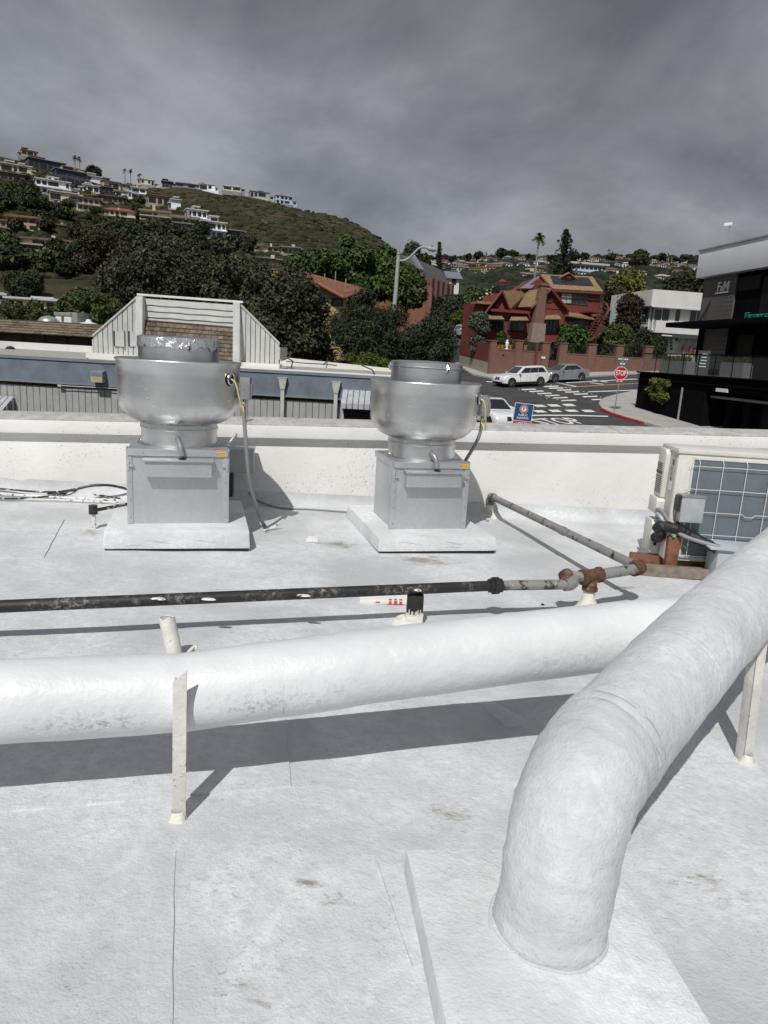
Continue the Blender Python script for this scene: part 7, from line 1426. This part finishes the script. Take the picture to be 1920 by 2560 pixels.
palm('fan_palm', 'tall single fan palm rising left of the ragged conifer', 1348, 592, 120., 120, .15, 1.2, 44, (1330,715))
for lab, px, pt, hv, fr in (('taller left palm of the pair on the left ridge',187,391,34,1.9),('shorter right palm of the pair on the left ridge',198,396,28,1.8),('leftmost palm of the three on the middle ridge',312,425,34,1.6),('second palm of the three on the middle ridge',326,425,34,1.6),('rightmost leaning palm of the three on the middle ridge',349,436,20,1.7)): palm('ridge_palm', lab, px, pt, 430., hv, .28, fr, 26, group='palms on the left ridge', mat='leaf_dark', shag=False)
# ivy hanging on the bank podium
for lab, x0,y0,x1,y1 in (('upper yellow green ivy cushion on the black bank podium',1632,947,1678,965),('lower yellow green ivy patch on the black bank podium',1618,966,1674,1006)):
    u0,u1,z0,z1 = BK.rect(x0,y0,x1,y1,-.1); P = BK.P+BK.u*((u0+u1)/2)+BK.w*-.1; t = thing('ivy', lab, 'ivy', P, BK.a); cl = []
    for k in range(14): cl.append((RNG.uniform(-abs(u1-u0)/2,abs(u1-u0)/2), RNG.uniform(-.1,.05), RNG.uniform(z0+.1,z1-.1), RNG.uniform(.18,.34)))
    leaf_cloud('leaves', cl, 3200, .075, 'leaf_yellow', t); MB().tube([(0,.05,z0),(.1,.05,(z0+z1)/2),(-.1,.05,z1)], .03, 5).build('stem', 'bark', t)

# ================================================================== HILLSIDE HOUSES
HW = {'w': (.80,.81,.83), 'c': (.62,.56,.44), 't': (.40,.31,.20), 'b': (.20,.13,.085), 'g': (.26,.26,.26), 'd': (.06,.065,.075), 'n': (.06,.075,.115), 'p': (.55,.49,.39), 'v': (.34,.40,.38), 'u': (.48,.58,.72)}
for k, c in HW.items(): pm('house_'+k, c, .8, var=.1, scale=.15)
pm('roof_red', (.20,.075,.045), .85, var=.25, scale=.5); pm('roof_brown', (.15,.105,.07), .85, var=.25, scale=.5); pm('roof_grey', (.17,.165,.155), .85, var=.2, scale=.5); pm('roof_pale', (.50,.49,.45), .8, var=.12, scale=.5)
def hill_house(label, x0, y0, x1, y1, wall, roof, kind='flat', deg=18, st=2, nw=4, balc=False, chim=None, solid=0.0, P=None):
    P = P or on_terrain((x0+x1)/2, y1); F_ = Face('hill_house', label, 'house', 0, 0, 0, deg, 'houses on the left hillside', P=P); u0,u1,z0,z1 = F_.rect(x0,y0,x1,y1); Wd = u1-u0; Hh = z1-z0; D = max(6., Wd*.55)
    rh = 0 if kind == 'flat' else Hh*.26; zw = z1-rh; o = F_.o
    MB().box(u0,u1,0,D,z0-6,zw).build('wall', 'house_'+wall, o)
    if kind == 'flat': MB().box(u0-.5,u1+.5,-.9,D+.5,zw,zw+max(.35,Hh*.06)).build('roof', roof, o)
    elif kind == 'hip': MB().add([(u0-.6,-.8,zw),(u1+.6,-.8,zw),(u1+.6,D+.6,zw),(u0-.6,D+.6,zw),(u0+Wd*.22,D*.5,z1),(u1-Wd*.22,D*.5,z1)], [(0,1,5,4),(1,2,5),(2,3,4,5),(3,0,4),(0,3,2,1)]).build('roof', roof, o)
    elif kind == 'shed': MB().hexa([(u0-.5,-.9,zw),(u1+.5,-.9,zw),(u1+.5,D+.5,z1),(u0-.5,D+.5,z1),(u0-.5,-.9,zw+.4),(u1+.5,-.9,zw+.4),(u1+.5,D+.5,z1+.4),(u0-.5,D+.5,z1+.4)]).build('roof', roof, o)
    elif kind == 'gable': MB().prism([(u0-.4,zw),(u1+.4,zw),((u0+u1)/2,z1)], -.7, D+.5).build('roof', roof, o)
    for s in range(st):
        za, zb_ = z0+(zw-z0)*s/st, z0+(zw-z0)*(s+1)/st; hh = zb_-za
        k = 0; rw = random.Random(int(x0*13+y0*3+s))
        while k < nw:
            span = rw.choice((1,1,1.6,2.1)); span = min(span, nw-k)
            if span > .4 and rw.random() > .12: block('window', u0+Wd*(k+.12)/nw, u0+Wd*(k+span-rw.uniform(.12,.3))/nw, -.12, .05, za+hh*rw.choice((.08,.22,.30)), za+hh*.82, 'glass_dark', o)
            k += span
        if balc: block('balcony', u0-.2, u1+.2, -1.7, 0, za-hh*.04, za+hh*.05, 'house_'+wall, o); block('balcony_rail', u0-.2, u1+.2, -1.7, -1.6, za+hh*.16, za+hh*.20, 'house_'+wall, o)
        for k in range(max(1, int(D/6))): block('side_window', u0-.06, u0+.05, D*(k+.25)/max(1,int(D/6)), D*(k+.6)/max(1,int(D/6)), za+hh*.25, za+hh*.75, 'glass_dark', o)
    rr_ = random.Random(int(x0*7+y0)); 
    # terrace wall below, recessed upper room or side wing, posts between windows
    MB().box(u0-Wd*rr_.uniform(.05,.2), u1+Wd*rr_.uniform(.0,.2), -2.6, 0, z0-5, z0-Hh*.04).build('terrace_wall', rr_.choice(['house_'+wall,'house_t','house_g','house_p']), o)
    if kind == 'flat':
        a_ = rr_.uniform(.05,.5); b_2 = a_+rr_.uniform(.25,.45); hz = Hh*rr_.uniform(.22,.45); MB().box(u0+Wd*a_, u0+Wd*b_2, D*.35, D, zw, zw+hz).build('upper_room', 'house_'+wall, o); MB().box(u0+Wd*a_-.4, u0+Wd*b_2+.4, D*.35-.6, D+.3, zw+hz, zw+hz+.35).build('upper_roof', roof, o)
        block('upper_window', u0+Wd*(a_+.03), u0+Wd*(b_2-.03), D*.35-.1, D*.35+.05, zw+hz*.25, zw+hz*.8, 'glass_dark', o)
    ww = Wd*rr_.uniform(.16,.3); sg = rr_.choice((-1,1)); xa, xb = (u0-ww, u0) if sg < 0 else (u1, u1+ww); hz = Hh*rr_.uniform(.35,.75); w_0 = rr_.uniform(-1.5,2.5)
    MB().box(xa, xb, w_0, D*.8, z0-6, z0+hz).build('side_wing', 'house_'+rr_.choice([wall,wall,'p','g']), o); MB().box(xa-.4, xb+.4, w_0-.6, D*.8+.3, z0+hz, z0+hz+.4).build('wing_roof', roof, o); block('wing_window', lerp(xa,xb,.2), lerp(xa,xb,.8), w_0-.1, w_0+.05, z0+hz*.3, z0+hz*.78, 'glass_dark', o)
    if chim is None and rr_.random() < .5: cx = u0+Wd*rr_.uniform(.2,.8); block('chimney', cx-.5, cx+.5, 1., 2., z0, z1+Hh*.22, 'house_'+rr_.choice([wall,'p']), o)
    if chim: cu = F_.uz(chim[0], chim[1])[0]; cz = F_.uz(chim[0], chim[1])[1]; block('chimney', cu-Wd*.03, cu+Wd*.03, .5, 1.6, z0, cz, 'house_'+wall, o)
    return F_
HOUSES = (
 ('tan arched house topmost on the left ridge',54,377,95,392,'t','roof_red','flat',34,1,5,False),
 ('pale flat house at the upper left edge with white railing',-14,409,46,431,'p','roof_pale','flat',32,1,4,True),
 ('cream low house right of the upper left edge house',46,416,79,433,'c','roof_pale','flat',32,1,3,False),
 ('brown timber house with wide deck at the left edge',-12,433,62,455,'b','roof_brown','flat',30,1,6,True),
 ('long dark grey house below the ridge top at upper left',72,402,164,430,'d','roof_grey','flat',38,1,7,False),
 ('dark blue glazed house right of the long dark house',140,428,217,460,'n','roof_grey','flat',38,2,6,False),
 ('cream flat roofed house under the left palm pair',168,423,225,437,'p','roof_pale','flat',36,1,4,False),
 ('white villa with arched terrace on the upper left slope',90,452,176,490,'w','roof_pale','flat',30,2,6,True),
 ('pale wing hanging below the white arched villa',124,482,194,508,'c','roof_pale','flat',28,1,5,True),
 ('bright white stepped house right of the dark glazed house',217,442,260,468,'w','roof_pale','flat',34,2,3,False),
 ('white and brown roofed house along the upper middle ridge',258,455,301,474,'p','roof_brown','flat',34,1,5,False),
 ('low white house with long balcony under the stepped white house',208,464,248,484,'w','roof_pale','flat',30,1,4,True),
 ('dark navy house beside the low white balcony house',249,468,283,486,'n','roof_grey','flat',28,1,3,True),
 ('broad brown house with low roof below the navy house',244,486,318,508,'b','roof_brown','shed',24,1,6,False),
 ('beige three level house with balconies on the middle slope',194,496,249,530,'p','roof_brown','flat',28,2,4,True),
 ('house with red hipped roof and white chimney on the middle slope',262,517,338,558,'p','roof_red','hip',20,2,6,True,(296,519)),
 ('tan house with long red roof on the left slope',18,534,99,575,'t','roof_red','shed',14,2,4,False),
 ('low tan house with square chimney among trees on the left',140,562,238,585,'t','roof_brown','shed',16,1,6,False,(154,556)),
 ('wide beige row of gabled homes low on the left slope',36,590,186,630,'p','roof_brown','shed',12,2,9,True,(132,588)),
 ('white glass fronted box house on the middle slope',329,470,366,500,'w','roof_pale','flat',20,2,3,True),
 ('low white gabled house left of the glass box house',289,476,329,492,'w','roof_grey','gable',24,1,4,False),
 ('grey house above the low white gabled house',300,463,340,476,'g','roof_grey','flat',26,1,4,False),
 ('tan stucco house right of the glass box house',370,490,428,514,'t','roof_brown','flat',26,1,4,False),
 ('small white house with paired chimneys on the middle slope',428,500,452,524,'w','roof_pale','flat',22,1,2,False,(433,498)),
 ('beige apartment house with brown roof and three floors',350,520,426,564,'p','roof_brown','shed',16,3,5,True),
 ('grey brown apartment house with slanted side wall',429,535,499,585,'g','roof_brown','shed',18,3,4,True),
 ('upper tier of the large white stepped apartment house',468,526,518,568,'w','roof_pale','flat',24,2,4,True),
 ('lower tier of the large white stepped apartment house',505,556,565,598,'w','roof_pale','flat',24,2,5,True),
 ('dark low house right of the white stepped apartments',567,573,606,590,'d','roof_grey','shed',24,1,4,False),
 ('dark hipped roof house lower right of the white apartments',590,592,636,608,'d','roof_brown','hip',18,1,4,False),
 ('white low house on the middle ridge behind the palms',344,449,386,462,'c','roof_pale','flat',18,1,5,False),
 ('dark boxy house on the middle ridge',405,454,432,470,'d','roof_grey','flat',18,2,3,False),
 ('grey flat house along the ridge left of the white glass house',440,460,497,470,'g','roof_grey','flat',16,1,6,False),
 ('white house with large glass panes on the ridge',498,461,538,476,'w','roof_pale','flat',14,1,3,False),
 ('cream gabled house on the ridge right of the white glass house',558,462,602,478,'c','roof_pale','hip',14,1,4,False),
 ('pale green long house on the ridge',626,480,674,496,'v','roof_grey','flat',20,1,5,False),
 ('light blue and white house rightmost on the ridge',690,490,731,510,'u','roof_pale','flat',26,2,4,False),
 ('brown roofed house with white chimney below the chaparral slope',638,612,712,632,'c','roof_brown','hip',12,1,5,True,(678,608)),
 ('grey roofed house above the bright green tree',704,614,748,636,'p','roof_grey','shed',12,1,4,False),
 ('grey house with bright windows left of the bright green tree',638,640,694,663,'g','roof_grey','hip',12,1,5,False),
 ('low cream wall house at the left foot of the slope',20,750,150,775,'c','roof_pale','flat',6,1,5,False),
 ('small white pavilion at the far left above the street tree',-10,738,14,752,'w','roof_pale','flat',10,1,2,False),
 ('small pale house among shrubs left of the lower white row',-20,560,16,600,'t','roof_brown','hip',16,2,2,False),
 )
for a in HOUSES: hill_house(*a)
# ---- brush and trees of the left hill
LM = ((1112,'brick church roof'),(1170,'small white house'),(1235,'round evergreens'),(1325,'red house gables'),(1385,'tall fan palm'),(1450,'ragged conifer'),(1522,'long blue glazed house'),(1580,'yellow green tree'),(1635,'gnarled tree'),(1690,'white house roof'),(9999,'bank corner'))
def landmark(px): return next(n for x, n in LM if px < x)
TONE = ('olive','blackish','leafy green','olive','grey green')
def ever_label(px, py, s, k):
    h = min(HOUSES, key=lambda a: abs((a[1]+a[3])/2-px)+1.6*abs((a[2]+a[4])/2-py)); cx, cy = (h[1]+h[3])/2, (h[2]+h[4])/2
    pos = ('left of' if px < cx else 'right of') if abs(px-cx) > (h[3]-h[1])*.5 else ('above' if py < cy else 'below')
    w = h[0].split(); cut = [i for i, q in enumerate(w) if q in ('on','at','below','under','right','left','above','along','with','among','beside','hanging','lower','low','behind')]; short = ' '.join(w[:max(4, min(cut+[6]))][:8]) if w[0] != 'house' else 'red hipped roof house'
    while short.split()[-1] in ('with','and','of','on','the','at','below','hanging','along'): short = ' '.join(short.split()[:-1])
    short = ' '.join(short.split()[:6])
    return '%s %s tree %s the %s, %s' % ('small' if s < .75 else ('mid sized' if s < 1.1 else 'large'), TONE[k % 5], pos, short, ('close by' if abs(px-cx)+abs(py-cy) < 30 else ('a little off' if abs(px-cx)+abs(py-cy) < 55 else 'farther off')))
BLOB = []
for s in range(4):
    bm = bmesh.new(); bmesh.ops.create_icosphere(bm, subdivisions=2, radius=1.0)
    for v in bm.verts: v.co *= 1+.35*mnoise.noise(v.co*1.7+Vector((s*9,0,0)))+.15*mnoise.noise(v.co*5+Vector((s*5,0,0)))
    me = bpy.data.meshes.new('bush'); bm.to_mesh(me); bm.free(); BLOB.append(([tuple(v.co) for v in me.vertices], [tuple(p.vertices) for p in me.polygons])); bpy.data.meshes.remove(me)
leaf_mat('brush_dark', (.016,.021,.015), (.052,.056,.038), .95, .05); leaf_mat('brush', (.022,.026,.013), (.072,.070,.038), .95, .05)
def scatter(name, label, n, pick, smin, smax, mat):
    m = MB(); k = 0
    while k < n:
        q = pick()
        if q is None: continue
        vs, fs = random.choice(BLOB[:4]); s = random.uniform(smin, smax); a = random.uniform(0,6.28); ca, sa = math.cos(a), math.sin(a); h = random.uniform(.5,1.0)
        m.add([(q[0]+(x*ca-y*sa)*s, q[1]+(x*sa+y*ca)*s, q[2]+z*s*h*.8) for x,y,z in vs], fs); k += 1
    o = m.build(name, mat, smooth=True, angle=180); o['kind'] = 'stuff'; o['label'] = label; o['category'] = 'brush'; return o
def pick_left():
    px = random.uniform(-60, 960); py = random.uniform(390, 700); v = np.interp(px, [0,60,160,300,600,740,860,950,1000],[395,405,436,468,490,514,544,592,624])
    if py < v+3: return None
    P = on_terrain(px, py); return (P.x, P.y, P.z) if P.y < 520 else None
pts_cache = None
scatter('hillside_brush', 'low dark chaparral covering the left hillside', 5200, pick_left, .5, 1.9, 'brush')
k = 0
while k < 200:   # individual trees between the houses
    px, py = random.uniform(-20, 640), random.uniform(420, 640)
    if py < np.interp(px, [0,160,300,640],[425,462,486,520]) or (px > 440 and py < 560): continue
    if any(a[1]-2 < px < a[3]+2 and a[2]-2 < py < a[4]+9 for a in HOUSES) or (px > 560 and py < 600): continue
    P = on_terrain(px, py)
    if P.y > 480: continue
    if k < 5:
        t = thing('hill_tree', ever_label(px, py, 1., k), 'tree', P, 0, 'evergreens between the hillside houses'); R_t = 2.3
        leaf_cloud('crown', make_clumps(R_t,R_t,R_t*.8,R_t*.9,10,.9,1.4), 1500, .36, ('leaf_hill','leaf_dark','leaf_mid','leaf_hill','leaf_pine')[k], t); MB().tube([(0,0,-1),(0,0,R_t)], [.35,.2], 6).build('trunk', 'bark', t, smooth=True)
        if k == 0: PROTO = []
        PROTO.append(t)
    else: sc_ = random.uniform(.45,1.35); copy_thing(PROTO[k % 5], P, random.uniform(0,6.28), ever_label(px, py, sc_, k), sc_)
    k += 1

k = 0
while k < 64:    # thicker growth low on the slope
    px, py = random.choice(((random.uniform(-30,240), random.uniform(470,532)), (random.uniform(-30,60), random.uniform(580,690)), (random.uniform(90,340), random.uniform(575,700)), (random.uniform(240,640), random.uniform(560,640))))
    if any(a[1]-2 < px < a[3]+2 and a[2]-1 < py < a[4]+14 for a in HOUSES): continue
    P = on_terrain(px, py); sc_ = random.uniform(.9,1.7); copy_thing(PROTO[k % 5], P, random.uniform(0,6.28), ever_label(px, py, sc_, k), sc_); k += 1

# ================================================================== FAR RIDGE ON THE RIGHT
def pick_far():
    px = random.uniform(1000, 1790); py = random.uniform(640, 770); P = on_terrain(px, py); return (P.x, P.y, P.z) if P.y > 125 else None
scatter('far_ridge_trees', 'mass of dark trees covering the far right ridge', 3000, pick_far, 1.6, 4.6, 'brush_dark')
FH = None
for i in range(190):
    px = random.uniform(1000, 1775); py = random.choice([random.uniform(645, 675), random.uniform(650, 715)]); P = on_terrain(px, py)
    if P.y < 330: continue
    w_ = random.uniform(.35,.65)
    if FH is None:
        FH = []
        for c_, r_ in (('w','roof_pale'),('c','roof_brown'),('p','roof_grey'),('g','roof_grey'),('w','roof_grey'),('t','roof_red')):
            t = thing('far_house', 'tiny pale house scattered on the far right ridge', 'house', (0,-500,-50), 0, 'tiny houses on the far ridge'); MB().box(-7,7,-4,4,-3,4.2).build('wall', 'house_'+c_, t); MB().add([(-7.6,-4.8,4.2),(7.6,-4.8,4.2),(7.6,4.8,4.2),(-7.6,4.8,4.2),(-4,0,5.8),(4,0,5.8)], [(0,1,5,4),(1,2,5),(2,3,4,5),(3,0,4),(0,3,2,1)]).build('roof', r_, t)
            for k in range(4): block('window', -5.8+3.1*k, -4.2+3.1*k, -4.1, -3.9, 1., 3., 'glass_dark', t)
            FH.append(t)
        FHn = 0
    src = FH[FHn % 6]; lb = 'tiny %s house %s on the far ridge above the %s' % (('white','cream','beige','grey','white grey roofed','red roofed tan')[FHn % 6], 'high' if py < 660 else ('midway' if py < 685 else 'low'), landmark(px))
    if FHn < 6: src.location = P; src.rotation_euler = (0,0,random.uniform(-.5,.6)); src.scale = (w_,w_,w_); src['label'] = lb
    else: copy_thing(src, P, random.uniform(-.5,.6), lb, w_)
    FHn += 1
WL = Face('ridge_house', 'long pale blue glazed house behind the ragged conifer', 'house', 1485, 672, 330., 8.); u0,u1,z0,z1 = WL.rect(1430,662,1516,675); MB().box(u0,u1,0,10,z0-3,z1).build('wall', 'house_u', WL.o); MB().box(u0-1,u1+1,-1,11,z1,z1+.8).build('roof', 'roof_pale', WL.o)
for k in range(8): block('window', lerp(u0,u1,(k+.1)/8), lerp(u0,u1,(k+.9)/8), -.1, .05, z0+.3, z0+1.5, 'glass_dark', WL.o)
# skyline trees on the far ridge
for k, (px, pt, pb, hw) in enumerate(((1172,630,650,7),(1197,628,650,10),(1254,620,645,14),(1284,625,645,16),(1440,628,650,14),(1465,630,650,12),(1526,632,655,14),(1606,622,655,26),(1655,632,652,9),(1385,640,655,16),(1130,640,655,10),(1330,636,650,14))):
    P = on_terrain(px, pb+6); tree('skyline_tree', ('small' if hw < 11 else ('broad' if hw > 15 else 'mid sized'))+' dark skyline tree on the far ridge above the '+landmark(px), px, pt, pb, hw, min(P.y, 700), 'leaf_dark', 700, 1.5, 7, (.5,.8), group='skyline trees of the far ridge')
for k, (px, pt) in enumerate(((1216,632),(1228,636),(1522,625),(1672,634),(1205,640),(1240,634),(1680,640))): palm('skyline_palm', ('leftmost','third','farthest right but two','second from right','second','fourth','rightmost')[k]+' tiny palm on the far right skyline', px, pt, 640., 14, .35, 1.9, 16, group='palms of the far skyline', mat='leaf_dark', shag=False)
